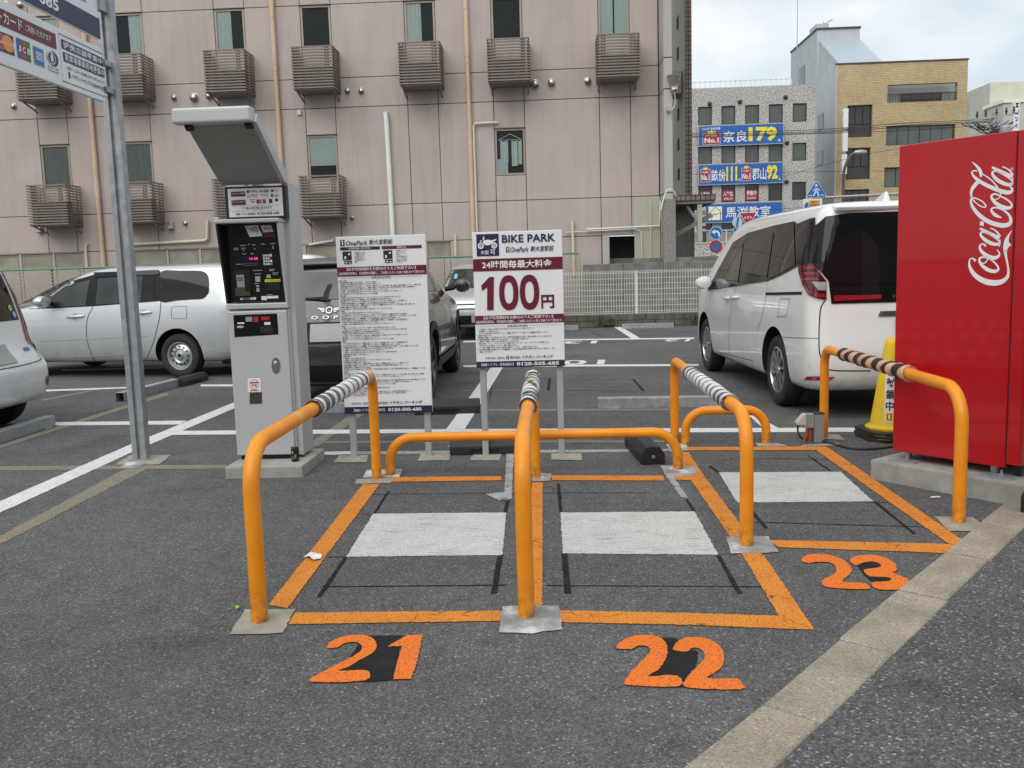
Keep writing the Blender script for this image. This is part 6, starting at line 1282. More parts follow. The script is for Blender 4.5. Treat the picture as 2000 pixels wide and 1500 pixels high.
mb = MB(); fo = lambda a, b: h1(a, b, .004); stroke(mb, fo, [(4.95, zq+.20), (6.25, zq+.20), (6.25, zq+.93), (4.95, zq+.93)], .006, True); put(mb, '24時間防犯カメラ監視', fo, 5.1, zq+.25, 6.1, zq+.36, .012); mb.build('maroon_print', m_mar, p1_)
# ------------------------------------------------------------------ payment machine
m_silver = pm('machine_silver', (.52, .525, .53), .42, .2, var=.05, scale=2); m_silverd = pm('machine_grey_panel', (.30, .31, .30), .5, .2, var=.06); m_blk = pm('machine_black', (.010, .010, .012), .12, var=.2, spec=.6); m_blkm = pm('machine_black_matt', (.012, .012, .013), .5)
MX0, MX1, MY, MD = -2.155, -1.742, 6.07, .30
pbz = thing('concrete_machine_base', 'pale concrete plinth under the payment machine', 'plinth', (-1.905, 6.13, 0)); MB().box(-.258, .258, -.29, .30, -.02, .077).build('plinth', m_conc, pbz, bevel=.012)
tm = thing('payment_machine', 'silver parking payment machine with black keypad panel and tall slanted canopy', 'machine', (MX0, MY, .077)); W = MX1-MX0; Z = .077
def mz(z): return z-Z
MB().box(.02, W-.02, .02, MD, 0, .03).build('foot', m_blkm, tm)
MB().box(0, W, .006, MD, mz(.105), mz(1.655)-.56).build('cabinet', m_silver, tm, bevel=.010)
dr = MB().box(.004, W-.012, -.012, .004, mz(.11), mz(1.085)).build('front_door', m_silver, tm, bevel=.008)
MB().box(0, W, -.018, MD, mz(1.098), mz(1.135)).build('ledge', m_silver, tm, bevel=.006)
for x in (0, W-.014): MB().prism([(-.115, mz(1.655)), (MD, mz(1.655)), (MD, mz(1.137)), (-.012, mz(1.137))], lambda a, b, d: (d, a, b), x, x+.014).build('hood_side', m_silver if x else m_blkm, tm)
MB().box(-.004, W+.004, -.135, MD, mz(1.657), mz(1.682)).build('hood_top', m_silver, tm, bevel=.006)
pa, pz0, pb2, pz1 = .03, mz(1.14), -.02, mz(1.652)
pn = MB().prism([(pa, pz0), (pb2, pz1), (.25, pz1), (.25, pz0)], lambda a, b, d: (d, a, b), .015, W-.015).build('control_panel', m_blk, tm)
def cp_(x, y, d=.003):   # pixel of the enlarged panel picture -> point on the panel
    u = (x-110)/1180; v = 1-(y-100)/1340; return (.015+(W-.03)*u, pa+(pb2-pa)*v-d, pz0+(pz1-pz0)*v)
def cr_(mb, x0, y0, x1, y1, d=.003): return rect(mb, lambda u, v: cp_(u, v, d), x0, y1, x1, y0)
c5 = lambda u, v: cp_(u, v, .004)
mb = MB(); poly(mb, cp_, [(555, 125), (640, 315), (905, 305), (825, 118)]); o = mb.build('contactless_sticker', m_ptw, pn); mb = MB()
for i in range(4): stroke(mb, c5, smoothpts([(655+38*i, 165-8*i), (690+38*i, 190), (680+40*i, 220+6*i)], 4), 12)
mb.build('wave_symbol', m_ink, o)['kind'] = 'stuff'
mb = MB(); poly(mb, cp_, [(845, 112), (950, 330), (1160, 325), (1135, 105)]); o = mb.build('notice_sticker', m_mar, pn); mb = MB(); poly(mb, c5, [(880, 130), (925, 245), (1135, 238), (1100, 125)]); o2 = mb.build('notice_white', m_ptw, o); mb = MB(); put(mb, '3ナイ', lambda u, v: cp_(u, v, .0055), 950, 215, 1090, 165, .02, 1); mb.build('lettering', m_mar, o)
mb = MB(); cr_(mb, 450, 648, 775, 718); mb.build('display_window', pm('display_purple', (.03, .008, .05), .15), pn)
k = NT('display_pink'); k.col((.5, .02, .15)); k.b.inputs['Emission Color'].default_value = (1, .08, .35, 1); k.b.inputs['Emission Strength'].default_value = 1.1; m_led = k.m
mb = MB(); put(mb, '16-23', c5, 592, 705, 765, 660, .02, 1); mb.build('display_digits', m_led, pn)
for r_ in range(4):
    for c_ in range(4):
        mb = MB(); x, y = 890+48*c_, 637+49*r_
        if c_ < 3: disc(mb, cp_, x, y, 20, 20, 14, 0); o = mb.build('key', m_ptw, pn); mb = MB(); put(mb, '123456789◎0*'[r_*3+c_], c5, x-7, y+11, x+7, y-11, .0, 1); mb.build('key_digit', m_ink, o)
        else: cr_(mb, x-20, y-20, x+22, y+20); mb.build('key', (m_ptw, m_lampr, m_ptw, m_galv)[r_], pn)
mb = MB()
for i in range(5): stroke(mb, c5, [(440+66*i, 762), (490+66*i, 762), (490+66*i, 800), (440+66*i, 800)], 4, True)
for x, y, w_ in ((425, 455, 130), (590, 440, 40), (670, 450, 75), (855, 445, 85), (1050, 440, 100), (290, 500, 100), (290, 525, 90), (450, 600, 80), (300, 775, 110), (640, 890, 190), (665, 950, 140), (975, 880, 120), (975, 900, 100), (1040, 940, 125), (1040, 965, 100), (640, 1115, 100), (875, 1315, 120)): cr_(mb, x, y-8, x+w_, y+6)
for x, y in ((465, 505), (515, 503), (490, 540), (640, 600), (670, 600), (720, 525), (1100, 490), (1100, 520)): disc(mb, c5, x, y, 15, 15, 10)
mb.build('panel_print', pm('print_dim', (.30, .30, .31), .5), pn)['kind'] = 'stuff'
mb = MB(); cr_(mb, 250, 870, 560, 1330); mb.build('note_slot', m_blkm, pn); mb = MB(); cr_(mb, 285, 955, 442, 1175, .005); o = mb.build('note_picture', pm('note_grey', (.33, .38, .40), .4), pn); mb = MB(); [cr_(mb, 300+45*i, 1000+35*j, 330+45*i, 1022+35*j, .007) for i in range(3) for j in range(2)]; mb.build('note_icons', m_navy, o)['kind'] = 'stuff'
mb = MB(); mb.prism([(260, 1180), (470, 1180), (470, 1240), (560, 1240), (560, 1320), (260, 1320)], lambda a, b, d: cp_(a, b, d), .004, .03); mb.build('note_mouth', pm('brass_olive', (.10, .095, .045), .3, .3), pn)
mb = MB(); cr_(mb, 672, 990, 775, 1085); cr_(mb, 672, 1145, 742, 1175); poly(mb, cp_, [(682, 1190), (732, 1190), (745, 1255), (665, 1255)]); poly(mb, cp_, [(920, 965), (985, 965), (1003, 1025), (900, 1025)]); mb.build('guide_pictures', pm('print_grey', (.42, .42, .42), .5), pn)['kind'] = 'stuff'
mb = MB(); cr_(mb, 865, 1048, 1187, 1094); o = mb.build('yellow_label', m_yel, pn); mb = MB(); put(mb, 'カードの取り忘れにご注意', c5, 885, 1085, 1170, 1060, .01, 1); mb.build('lettering', m_ink, o)
mb = MB(); mb.prism([(870, 1100), (1178, 1100), (1178, 1240), (870, 1240)], lambda a, b, d: cp_(a, b, d), .002, .012); mb.build('ticket_slot', m_blkm, pn)
for i, m in enumerate((m_ptw, pm('label_orange', (.55, .2, .08), .5), pm('label_teal', (.1, .3, .28), .5), m_ptw, m_ptw)): mb = MB(); cr_(mb, 318+68*i, 1352, 376+68*i, 1392); mb.build('card_label', m, pn)
for i in range(3): mb = MB(); cr_(mb, 762+120*i, 1335, 876+120*i, 1405 if i == 0 else 1380); mb.build('paper_label', m_creamp, pn)
# lower door fittings
def dq(x, y, d=.002):   # enlarged picture of the door -> door front
    X = (x-90)/(575-90+ (y-180)*.03); return (.004+(W-.016)*min(max((x-(80+(y-180)*.078))/(465-(y-180)*.02), 0), 1), -.012-d, mz(1.085)-(y-180)/1075*(1.085-.11))
mb = MB(); poly(mb, dq, [(128, 207), (137, 369), (483, 357), (470, 203)]); db = mb.build('coin_panel', m_blk, dr)
d5 = lambda x, y: dq(x, y, .0035)
for (a, b, c_, e, m, nm) in ((225, 222, 275, 258, m_galv, 'coin_slot'), (285, 222, 326, 262, m_trafr, 'red_label'), (347, 225, 413, 250, m_trafr, 'red_label'), (338, 295, 440, 345, m_blkm, 'receipt_tray'), (372, 265, 420, 285, m_ptw, 'white_label'), (160, 262, 215, 272, m_ptw, 'white_label')): mb = MB(); rect(mb, d5, a, e, c_, b); mb.build(nm, m, db)
mb = MB(); disc(mb, d5, 182, 294, 30, 9, 16); mb.build('coin_return', m_alu, db)
mb = MB().prism([(462+33*math.cos(t)*(1), 585+(60*math.sin(t) if abs(math.sin(t)) > .2 else 60*math.sin(t))) for t in [2*math.pi*i/24 for i in range(24)]], lambda a, b, d: dq(a, b, d), 0, .006); lk = mb.build('lock_plate', m_chrome, dr); MB().lathe([(.014, 0), (.012, -.012), (.004, -.014)], 16, 'y', (dq(460, 565)[0], -.018, dq(460, 565)[2])).build('lock_cylinder', m_alu, lk)
mb = MB(); rect(mb, dq, 242, 778, 343, 676); sk = mb.build('round_mark_sticker', m_ptw, dr); mb = MB(); disc(mb, d5, 293, 722, 36, 36, 24, .9); put(mb, '対応', d5, 272, 742, 315, 718, .02); rect(mb, d5, 262, 714, 325, 704); rect(mb, d5, 262, 770, 325, 762); mb.build('red_print', m_trafr, sk)
mb = MB(); rect(mb, dq, 258, 867, 352, 782); mb.build('dark_sticker', pm('sticker_olive', (.05, .052, .035), .15, var=.5, scale=30), dr)
for z in (.35, .75, 1.0): MB().lathe([(.006, 0), (.006, .003)], 8, 'x', (W, .12, z)).build('rivet', m_galv, tm)
# sign box and canopy
sb = MB().box(.045, W+.035, -.03, .03, mz(1.685), mz(1.895)).build('sign_box', m_blkm, tm, bevel=.005)
MB().box(W-.012, W+.036, .032, MD, 0.02, mz(1.92)).build('rear_column', m_silver, tm, bevel=.006); MB().box(.02, .10, .15, .19, mz(1.68), mz(1.70)).build('sign_stay', m_silver, tm)
sx0, sx1, sz0, sz1 = .066, W+.012, mz(1.700), mz(1.882); sf = lambda u, v, d=.032: (sx0+(sx1-sx0)*u, -d, sz0+(sz1-sz0)*v); s5 = lambda u, v: sf(u, v, .0335)
mb = MB(); rect(mb, sf, 0, 0, 1, 1); sp_ = mb.build('sign_face', m_board, sb)
mb = MB(); rect(mb, s5, .06, .72, .32, .90); rect(mb, s5, .06, .42, .32, .60); mb.build('maroon_label', m_mar, sp_)['kind'] = 'stuff'; s6 = lambda u, v: sf(u, v, .035)
mb = MB(); put(mb, 'キャッシュレス決済', s6, .075, .79, .305, .87, .01, 1); put(mb, 'クレジットカード', s6, .075, .49, .305, .57, .01, 1); put(mb, 'Pay', s6, .685, .855, .735, .915, .01, 1); mbw = mb
mb = MB(); put(mb, 'PayPay', s5, .405, .83, .545, .93, .01, 1); put(mb, 'LINE', s5, .58, .85, .66, .92, .02, 1); put(mb, 'Pay', s5, .855, .84, .925, .93, 0, 1); put(mb, 'd払い', s5, .85, .67, .95, .76, .01, 1); put(mb, '新500円硬貨使用できます', s5, .32, .245, .80, .35, .012, 1); put(mb, '（機器トラブル・緊急連絡先）', s5, .13, .055, .50, .145, .004, 1); put(mb, '0120-505-685', s5, .52, .05, .93, .155, .03, 1); rect(mb, s5, .06, .385, .95, .39); rect(mb, s5, .06, .195, .95, .20); disc(mb, s5, .275, .30, .025, .05, 12, .8); mb.build('dark_print', m_text, sp_)['kind'] = 'stuff'
mb = MB(); put(mb, 'au PAY', s5, .35, .67, .55, .79, .01, 1); put(mb, 'R Pay', s5, .62, .67, .74, .79, .008, 1); mb.build('orange_print', pm('print_orange', (.55, .12, .05), .5), sp_); mb = MB(); rect(mb, s5, .35, .83, .395, .93); rect(mb, s5, .79, .67, .835, .77); disc(mb, s5, .82, .885, .025, .05, 14); rect(mb, s5, .52, .45, .57, .60); rect(mb, s5, .668, .45, .692, .6); mb.build('red_print', m_trafr, sp_)['kind'] = 'stuff'
mb = MB(); rect(mb, s5, .672, .84, .75, .93); mb.build('green_print', pm('print_green', (.03, .22, .08), .5), sp_); mb = MB(); rect(mb, s5, .571, .45, .62, .60); mb.build('amber_print', pm('print_amber', (.6, .25, .05), .5), sp_); mb = MB(); put(mb, 'VISA', s5, .415, .49, .49, .555, .02, 1); rect(mb, s5, .64, .45, .664, .60); rect(mb, s5, .75, .46, .81, .60); disc(mb, s5, .89, .56, .03, .06, 14); rect(mb, s5, .40, .59, .50, .605); mb.build('blue_print', m_navy, sp_)['kind'] = 'stuff'; mbw.build('white_lettering', m_ptw, sp_)
cyA, czA, cyB, czB = -.02, mz(1.905), -.565, mz(2.215); dv = Vector((0, cyB-cyA, czB-czA)).normalized(); nv = Vector((0, -dv.z, dv.y)); nv = nv if nv.z > 0 else -nv
def cn(x, s, t): p = Vector((x, cyA, czA))+dv*s+nv*t; return tuple(p)
Lc = math.hypot(cyB-cyA, czB-czA); k = MB(); q = [cn(.02, 0, 0), cn(W+.035, 0, 0), cn(W+.035, Lc, 0), cn(.02, Lc, 0), cn(.02, 0, .09), cn(W+.035, 0, .09), cn(W+.035, Lc, .06), cn(.02, Lc, .06)]; k.add(q, [(0, 1, 2, 3), (4, 7, 6, 5), (0, 4, 5, 1), (1, 5, 6, 2), (2, 6, 7, 3), (3, 7, 4, 0)]); cano = k.build('canopy', m_silver, tm, bevel=.006)
k = MB().add([cn(.03, .01, -.003), cn(W+.005, .01, -.003), cn(W+.005, Lc-.02, -.003), cn(.03, Lc-.02, -.003), cn(.03, .01, -.0005), cn(W+.005, .01, -.0005), cn(W+.005, Lc-.02, -.0005), cn(.03, Lc-.02, -.0005)], [(3, 2, 1, 0), (4, 5, 6, 7), (0, 1, 5, 4), (1, 2, 6, 5), (2, 3, 7, 6), (3, 0, 4, 7)]); k.build('underside_panel', m_silverd, cano)
for x in (.05, W-.02):
    for s_ in (.06, Lc-.12): MB().lathe([(.007, 0), (.005, .004)], 10, 'z', cn(x, s_, -.008)).build('screw', m_galv, cano)
for x in (.02, W-.035): k = MB().add([cn(x, Lc-.04, -.0045), cn(x+.045, Lc-.04, -.0045), cn(x+.045, Lc, -.0045), cn(x, Lc, -.0045), cn(x, Lc-.04, -.02), cn(x+.045, Lc-.04, -.02), cn(x+.045, Lc, -.02), cn(x, Lc, -.02)], [(0, 1, 2, 3), (4, 7, 6, 5), (0, 4, 5, 1), (1, 5, 6, 2), (2, 6, 7, 3), (3, 7, 4, 0)]); k.build('corner_clip', m_blkm, cano)
MB().box(-.035, W+.022, cyB-.06, cyB+.03, czB-.005, czB+.085).build('fascia', m_silver, tm, bevel=.018, seg=4)
MB().box(-.02, .02, -.10, -.05, mz(1.66), mz(1.70)).build('side_camera', m_silver, tm, bevel=.006)
# drink can on the plinth
p = G(577, 901, .077); tcan = thing('drink_can', 'small black drink can standing on the concrete plinth', 'can', (p.x, p.y, .077)); MB().lathe([(.022, 0), (.026, .006), (.026, .09), (.022, .1)], 24).build('body', pm('can_black', (.014, .014, .018), .3, var=.3, scale=40), tcan, smooth=True); MB().lathe([(.0225, .1), (.0225, .104), (.018, .103)], 24).build('lid', m_chrome, tcan, smooth=True)
mb = MB(); fc = lambda u, v: (.0266*math.sin((u-.5)*1.5), -.0266*math.cos((u-.5)*1.5), .01+.075*v)
disc(mb, fc, .28, .75, .2, .12, 8); put(mb, 'BLACK', fc, .15, .12, .45, .40, .02, 1); put(mb, '無糖', fc, .6, .2, .9, .6, .02, 1); mb.build('label_print', pm('can_gold', (.45, .36, .16), .4, .4), tcan)
# ------------------------------------------------------------------ red vending machine, turned towards the street
m_vred = NT('vending_red'); _k = m_vred; _k.col(_k.ramp(_k.noise(_k.co(), 1.2, 4), [(.3, (.41, .003, .008)), (.7, (.47, .004, .010))])); _k.set(.28, 0, .3, .35); _k.bump(_k.noise(_k.co((1, 1, .5)), 2.0, 2), .02, .02); m_vred = _k.m
VA = R(38); vd = Vector((math.sin(VA), -math.cos(VA), 0)); vn = Vector((math.cos(VA), math.sin(VA), 0)); VC = Vector((2.013, 5.494, 0)); VZ0, VZ1, VL, VWD = .17, 1.945, .72, 1.15
tv = thing('vending_machine', 'tall red vending machine with a white sideways Coca-Cola script on its side', 'vending machine', VC, 0)
def vp(a, b, z): q = vd*a+vn*b; return (q.x, q.y, z)      # a along the side towards the street, b across the front
def vbox(mb, a0, a1, b0, b1, z0, z1): return mb.add([vp(a, b, z) for z in (z0, z1) for a, b in ((a0, b0), (a1, b0), (a1, b1), (a0, b1))], [(0, 3, 2, 1), (4, 5, 6, 7), (0, 1, 5, 4), (1, 2, 6, 5), (2, 3, 7, 6), (3, 0, 4, 7)])
vbox(MB(), 0, VL-.06, 0, VWD, VZ0, VZ1).build('cabinet', m_vred, tv, bevel=.006); vbox(MB(), VL-.055, VL+.02, 0, VWD, VZ0+.02, VZ1).build('front_door', m_vred, tv, bevel=.01); vbox(MB(), VL-.062, VL-.053, .006, VWD-.006, VZ0, VZ1-.006).build('door_gap', m_blkm, tv)
w = vbox(MB(), VL+.02, VL+.03, .08, VWD-.08, .85, 1.85).build('display_window', m_glz, tv, bevel=.004); vbox(MB(), VL+.02, VL+.03, .25, VWD-.25, .30, .48).build('delivery_flap', m_blkm, tv); vbox(MB(), VL+.02, VL+.032, VWD-.30, VWD-.12, .55, .82).build('coin_panel', m_silver, tv)
for b_ in (.06, VWD-.12): vbox(MB(), VL-.04, VL+.0, b_, b_+.06, .13, VZ0+.015).build('foot', m_blkm, tv)
for a_ in (.05, VL-.16): vbox(MB(), a_, a_+.03, .05, .08, .12, VZ0).build('leg', m_galv, tv)
def vpx(x, y, d=.003):
    r_ = ray(1860+x/5.357, 300+y/5.357); n_ = vn; t_ = ((VC-CAM).dot(n_))/r_.dot(n_); q = CAM+r_*t_-VC-n_*d; return (q.x, q.y, q.z)
script = MB()
def vs_(pts, ws, closed=False):
    P = smoothpts([(*p, q) for p, q in zip(pts, ws)], 7, closed); stroke(script, vpx, [(a, b) for a, b, _ in P], [c for _, _, c in P], closed)
vs_([(245, 1125), (222, 1100), (192, 1102), (180, 1135), (188, 1190), (225, 1255), (290, 1310), (375, 1345), (460, 1352), (530, 1335), (578, 1290), (590, 1225), (578, 1140), (563, 1070), (556, 1010)], [30, 18, 14, 18, 30, 44, 54, 60, 58, 48, 34, 24, 20, 26, 38])
poly(script, vpx, smoothpts([(538, 1010), (538, 960), (548, 910), (578, 858), (628, 800), (606, 850), (594, 895), (598, 930), (622, 956), (598, 972), (580, 1000), (574, 1030)], 3, True))
vs_([(330, 1082), (292, 1095), (288, 1130), (325, 1180), (385, 1220), (445, 1232), (482, 1215), (478, 1180), (430, 1125), (380, 1095)], [20, 20, 26, 36, 40, 36, 26, 20, 18, 18], True); vs_([(300, 1135), (330, 1148), (358, 1130), (372, 1095), (355, 1078)], [10, 10, 12, 14, 12])
vs_([(345, 972), (345, 955), (315, 945), (292, 965), (300, 1010), (345, 1055), (405, 1085), (455, 1090), (488, 1070), (496, 1040), (470, 1005)], [26, 20, 14, 20, 30, 40, 42, 38, 26, 16, 10])
vs_([(325, 820), (300, 835), (312, 870), (365, 915), (430, 945), (480, 945), (498, 925), (470, 895), (400, 850)], [18, 22, 30, 38, 38, 30, 22, 16, 16], True); vs_([(292, 782), (350, 815), (420, 848), (470, 870), (500, 882)], [20, 34, 36, 32, 20]); vs_([(398, 780), (440, 795), (475, 825), (502, 868)], [10, 14, 18, 26]); vs_([(500, 900), (500, 940), (490, 975)], [16, 18, 10])
poly(script, vpx, [(294, 708), (333, 714), (331, 758), (290, 750)])
vs_([(520, 672), (462, 648), (425, 618), (412, 590), (425, 570), (470, 566), (535, 590), (590, 635), (615, 690), (600, 735), (545, 752), (470, 742), (390, 715), (310, 665), (245, 600), (205, 535), (197, 490), (212, 464), (255, 470), (315, 500), (352, 540), (345, 560), (305, 553), (255, 520), (215, 475), (200, 425), (212, 370), (245, 325), (272, 295)], [10, 34, 30, 22, 18, 18, 20, 24, 32, 42, 48, 48, 46, 44, 38, 28, 20, 14, 14, 14, 14, 14, 12, 12, 16, 24, 34, 40, 40])
vs_([(462, 425), (420, 432), (415, 465), (455, 515), (520, 555), (585, 570), (622, 552), (615, 515), (565, 475), (505, 445)], [18, 20, 26, 38, 42, 36, 26, 20, 18, 16], True); vs_([(440, 478), (475, 475), (500, 450), (508, 420), (490, 395)], [10, 10, 12, 14, 16])
vs_([(262, 185), (232, 178), (210, 195), (220, 228), (275, 280), (350, 325), (440, 365), (520, 395), (585, 408), (622, 395), (628, 365), (600, 345)], [14, 14, 16, 24, 36, 40, 42, 44, 42, 32, 22, 12]); vs_([(205, 85), (250, 122), (285, 165), (302, 210), (300, 245)], [4, 22, 34, 36, 16]); vs_([(318, 215), (370, 245), (420, 285), (470, 345), (485, 375)], [10, 14, 14, 16, 20])
vs_([(470, 185), (430, 190), (425, 220), (470, 272), (540, 312), (600, 325), (630, 305), (615, 270), (550, 228)], [16, 20, 28, 38, 40, 34, 24, 18, 16], True); vs_([(418, 142), (480, 175), (560, 212), (610, 232), (636, 240)], [22, 36, 38, 34, 20]); vs_([(526, 136), (570, 155), (610, 185), (636, 228)], [12, 14, 18, 26]); vs_([(632, 250), (632, 300), (618, 340)], [14, 18, 16])
disc(script, vpx, 627, 161, 15, 15, 14, .72); put(script, 'R', vpx, 621, 168, 633, 153, .0, 1)
sl_ = script.build('white_script_lettering', m_ptw, tv, flip=False); bm = bmesh.new(); bm.from_mesh(sl_.data)
for f_ in bm.faces:
    if f_.normal.dot(-vn) < 0: f_.normal_flip()
bm.to_mesh(sl_.data); bm.free(); sl_['kind'] = 'stuff'
tvb = thing('concrete_slab', 'pale concrete slab under the red vending machine', 'plinth', VC, 0); vbox(MB(), -.08, VL+.35, -.10, VWD+.25, -.02, .12).build('slab', m_conc, tvb, bevel=.012)
for a_ in (.0, VL-.17):
    k = vbox(MB(), a_, a_+.17, -.05, .03, .121, .129).build('anchor_plate', m_galv, tvb); q = vp(a_+.10, -.01, 0); MB().lathe([(.013, .129), (.013, .14), (.006, .141), (.006, .16)], 6, 'z', (q[0], q[1], 0)).build('anchor_bolt', m_galv, k)
# ------------------------------------------------------------------ yellow cones stacked by the vending machine
m_cony = pm('cone_yellow', (.80, .54, .012), .4, var=.12, scale=5)
tcn = thing('yellow_traffic_cone', 'tall yellow cone with white closure strip, half behind the vending machine', 'traffic cone', (2.46, 6.76, 0), R(8)); CZ = .075
MB().lathe([(.175, CZ), (.178, CZ+.015), (.15, CZ+.03), (.143, CZ+.04), (.055, .69), (.048, .715), (.028, .735), (.001, .738)], 32).build('cone', m_cony, tcn, smooth=True)
for i, (z, a) in enumerate(((.055, 0), (.03, 7), (.004, -5))):
    o = MB().prism([(-.21, -.14), (-.14, -.21), (.14, -.21), (.21, -.14), (.21, .14), (.14, .21), (-.14, .21), (-.21, .14)], lambda a_, b_, d: (a_, b_, d), z, z+.020).build('base_weight', m_rubs, tcn, bevel=.004, seg=1); o.rotation_euler = (0, 0, R(a)); e = MB().prism([(-.20, -.14), (-.14, -.20), (.14, -.20), (.20, -.14), (.20, .14), (.14, .20), (-.14, .20), (-.20, .14)], lambda a_, b_, d: (a_, b_, d), z-.004, z-.0005).build('yellow_flange', m_cony, o)
def cw_(u, v, d=.002):   # strip down the cone, u across (radians/..), v 0..1 up
    z = .13+(.54-.13)*v; r_ = .143+(.055-.143)*((z-CZ-.04)/(.69-CZ-.04))+d; a = R(238)+(u-.5)*(.075/max(r_, .05)); return (r_*math.cos(a), r_*math.sin(a), z)
def curved(mb, u0, v0, u1, v1, d, n=10, m=5): vs = [cw_(u0+(u1-u0)*i/m, v0+(v1-v0)*j/n, d) for j in range(n+1) for i in range(m+1)]; return mb.add(vs, [(j*(m+1)+i, j*(m+1)+i+1, (j+1)*(m+1)+i+1, (j+1)*(m+1)+i) for j in range(n) for i in range(m)])
o = curved(MB(), 0, 0, 1, 1, .002).build('white_strip', m_ptw, tcn, smooth=True); mb = MB()
for ch, v in (('封', .62), ('鎖', .42), ('中', .22)): put(mb, ch, lambda u, w_: cw_(u, w_, .0045), .12, v, .88, v+.17, .02)
mb.build('lettering', m_ink, o); mb = MB(); curved(mb, .05, .02, .95, .19, .004); q = mb.build('logo_label', m_yel, o); mb = MB(); curved(mb, .28, .06, .70, .17, .006); mb.build('logo_box', m_trafr, q); mb = MB(); put(mb, '1', lambda u, w_: cw_(u, w_, .008), .40, .075, .58, .155, .02); mb.build('logo_figure', m_ptw, q)
mb = MB(); disc(mb, lambda u, w_: cw_(u, w_, .004), .5, .90, .42, .075, 20); q = mb.build('prohibition_disc', m_trafr, o); mb = MB(); disc(mb, lambda u, w_: cw_(u, w_, .006), .5, .90, .30, .053, 20); mb.build('blue_disc', m_traf, q); mb = MB(); stroke(mb, lambda u, w_: cw_(u, w_, .008), [(.30, .937), (.70, .863)], .08); mb.build('slash', m_trafr, q)
# ------------------------------------------------------------------ power outlet on its stub, cable on the ground
to = thing('outdoor_power_outlet', 'grey outdoor power outlet box with plugged cable beside the orange guard', 'outlet', (1.885, 6.68, 0)); m_gbox = pm('outlet_grey', (.27, .275, .28), .5, var=.1); m_gbl = pm('outlet_beige', (.50, .47, .40), .5, var=.1); m_cond = pm('conduit_rust', (.30, .085, .035), .6, var=.25, scale=12)
MB().box(-.005, .065, -.03, .05, 0, .205).build('stub', m_gbox, to, bevel=.003); MB().box(-.007, .067, -.032, .052, .205, .212).build('stub_cap', m_blkm, to); MB().box(-.06, -.007, -.035, .035, .105, .208).build('box', m_gbox, to, bevel=.006)
MB().prism([(-.062, .21), (-.085, .205), (-.135, .145), (-.13, .128), (-.08, .128), (-.062, .10)], lambda a, b, d: (a, d, b), -.035, .035).build('hood', m_gbl, to, bevel=.006); MB().tube([(-.05, -.01, .11), (-.055, -.01, .05), (-.075, -.01, .0)], .013, 10).build('conduit', m_cond, to, smooth=True); MB().tube([(-.028, .0, .11), (-.03, .0, .0)], .018, 10).build('conduit', m_cond, to, smooth=True)
MB().tube(smoothpts([(-.11, 0, .14), (-.118, 0, .09), (-.10, 0, .04), (-.07, .0, .012)], 6), .007, 8).build('plug_cable', m_wirek, to, smooth=True)
cab = MB().tube(smoothpts([tuple(G(x, y, .009)) for x, y in ((1606, 861), (1630, 868), (1660, 875), (1690, 877), (1720, 875), (1760, 869))], 8), .008, 8).build('power_cable', m_wirek, None, smooth=True); tag(cab, 'black power cable lying on the asphalt below the cone weights', 'cable')
# ------------------------------------------------------------------ litter
def scrap(name, label, px, mat, lift, cat):
    P = [G(*q) for q in px]; c = sum(P, Vector())/len(P); n = len(P); mb = MB(); top = [(p.x-c.x, p.y-c.y, .010+lift*((i*7) % 3)/3) for i, p in enumerate(P)]
    mb.add(top+[(0, 0, .012+lift*.5)]+[(x, y, z-.0015) for x, y, z in top], [(i, (i+1) % n, n) for i in range(n)]+[tuple(range(2*n, n, -1))]+[(i, n+1+i, n+1+(i+1) % n, (i+1) % n) for i in range(n)]); o = mb.build(name, mat); o.location = c; tag(o, label, cat)
scrap('paper_scrap', 'crumpled white paper scrap lying on the left orange bay line', [(593, 1092), (607, 1084), (629, 1091), (627, 1094), (613, 1099), (604, 1094)], m_ptw, .018, 'litter'); scrap('green_leaf', 'tiny bright green leaf left of the front orange post', [(459, 1189), (464, 1187), (468, 1191), (463, 1194)], pm('leaf_bright', (.2, .5, .04), .5), .006, 'leaf')
p, q = G(1818, 971, .01), G(1836, 970.5, .01); o = MB().tube([tuple(p), tuple(q)], .005, 8).build('cigarette_end', m_ptw, None, smooth=True); tag(o, 'white cigarette end on the asphalt in front of the vending machine slab', 'litter')
# ------------------------------------------------------------------ person at the right edge, mostly out of view
m_cloth = pm('trousers_black', (.012, .012, .014), .85, var=.3, scale=9, bump=.3, bscale=30); m_jack = pm('jacket_dark', (.03, .032, .04), .85, var=.2, scale=9); m_skin = pm('skin', (.50, .31, .22), .55, var=.08); m_hair = pm('hair_black', (.01, .009, .009), .5)
def skin_fig(name, pts, edges, mats, parent, sub=2):
    me = D.meshes.new(name); me.from_pydata([p[:3] for p in pts], edges, []); o = D.objects.new('tmp', me); COL.objects.link(o); o.modifiers.new('k', 'SKIN'); m = o.modifiers.new('s', 'SUBSURF'); m.levels = sub; m.render_levels = sub
    for i, p in enumerate(pts): sv = me.skin_vertices[0].data[i]; sv.radius = (p[3], p[3] if len(p) < 5 else p[4]); sv.use_root = i == 0
    bpy.context.view_layer.update(); r = D.meshes.new_from_object(o.evaluated_get(bpy.context.evaluated_depsgraph_get())); D.objects.remove(o); r.name = name; r.materials.clear()
    for q in mats: r.materials.append(q)
    r.polygons.foreach_set('use_smooth', [True]*len(r.polygons)); q = D.objects.new(name, r); COL.objects.link(q); q.parent = parent; return q
tpn = thing('person', 'person in black trousers and shoes at the right edge, only one leg in view', 'person', (2.52, 4.50, 0), R(240))
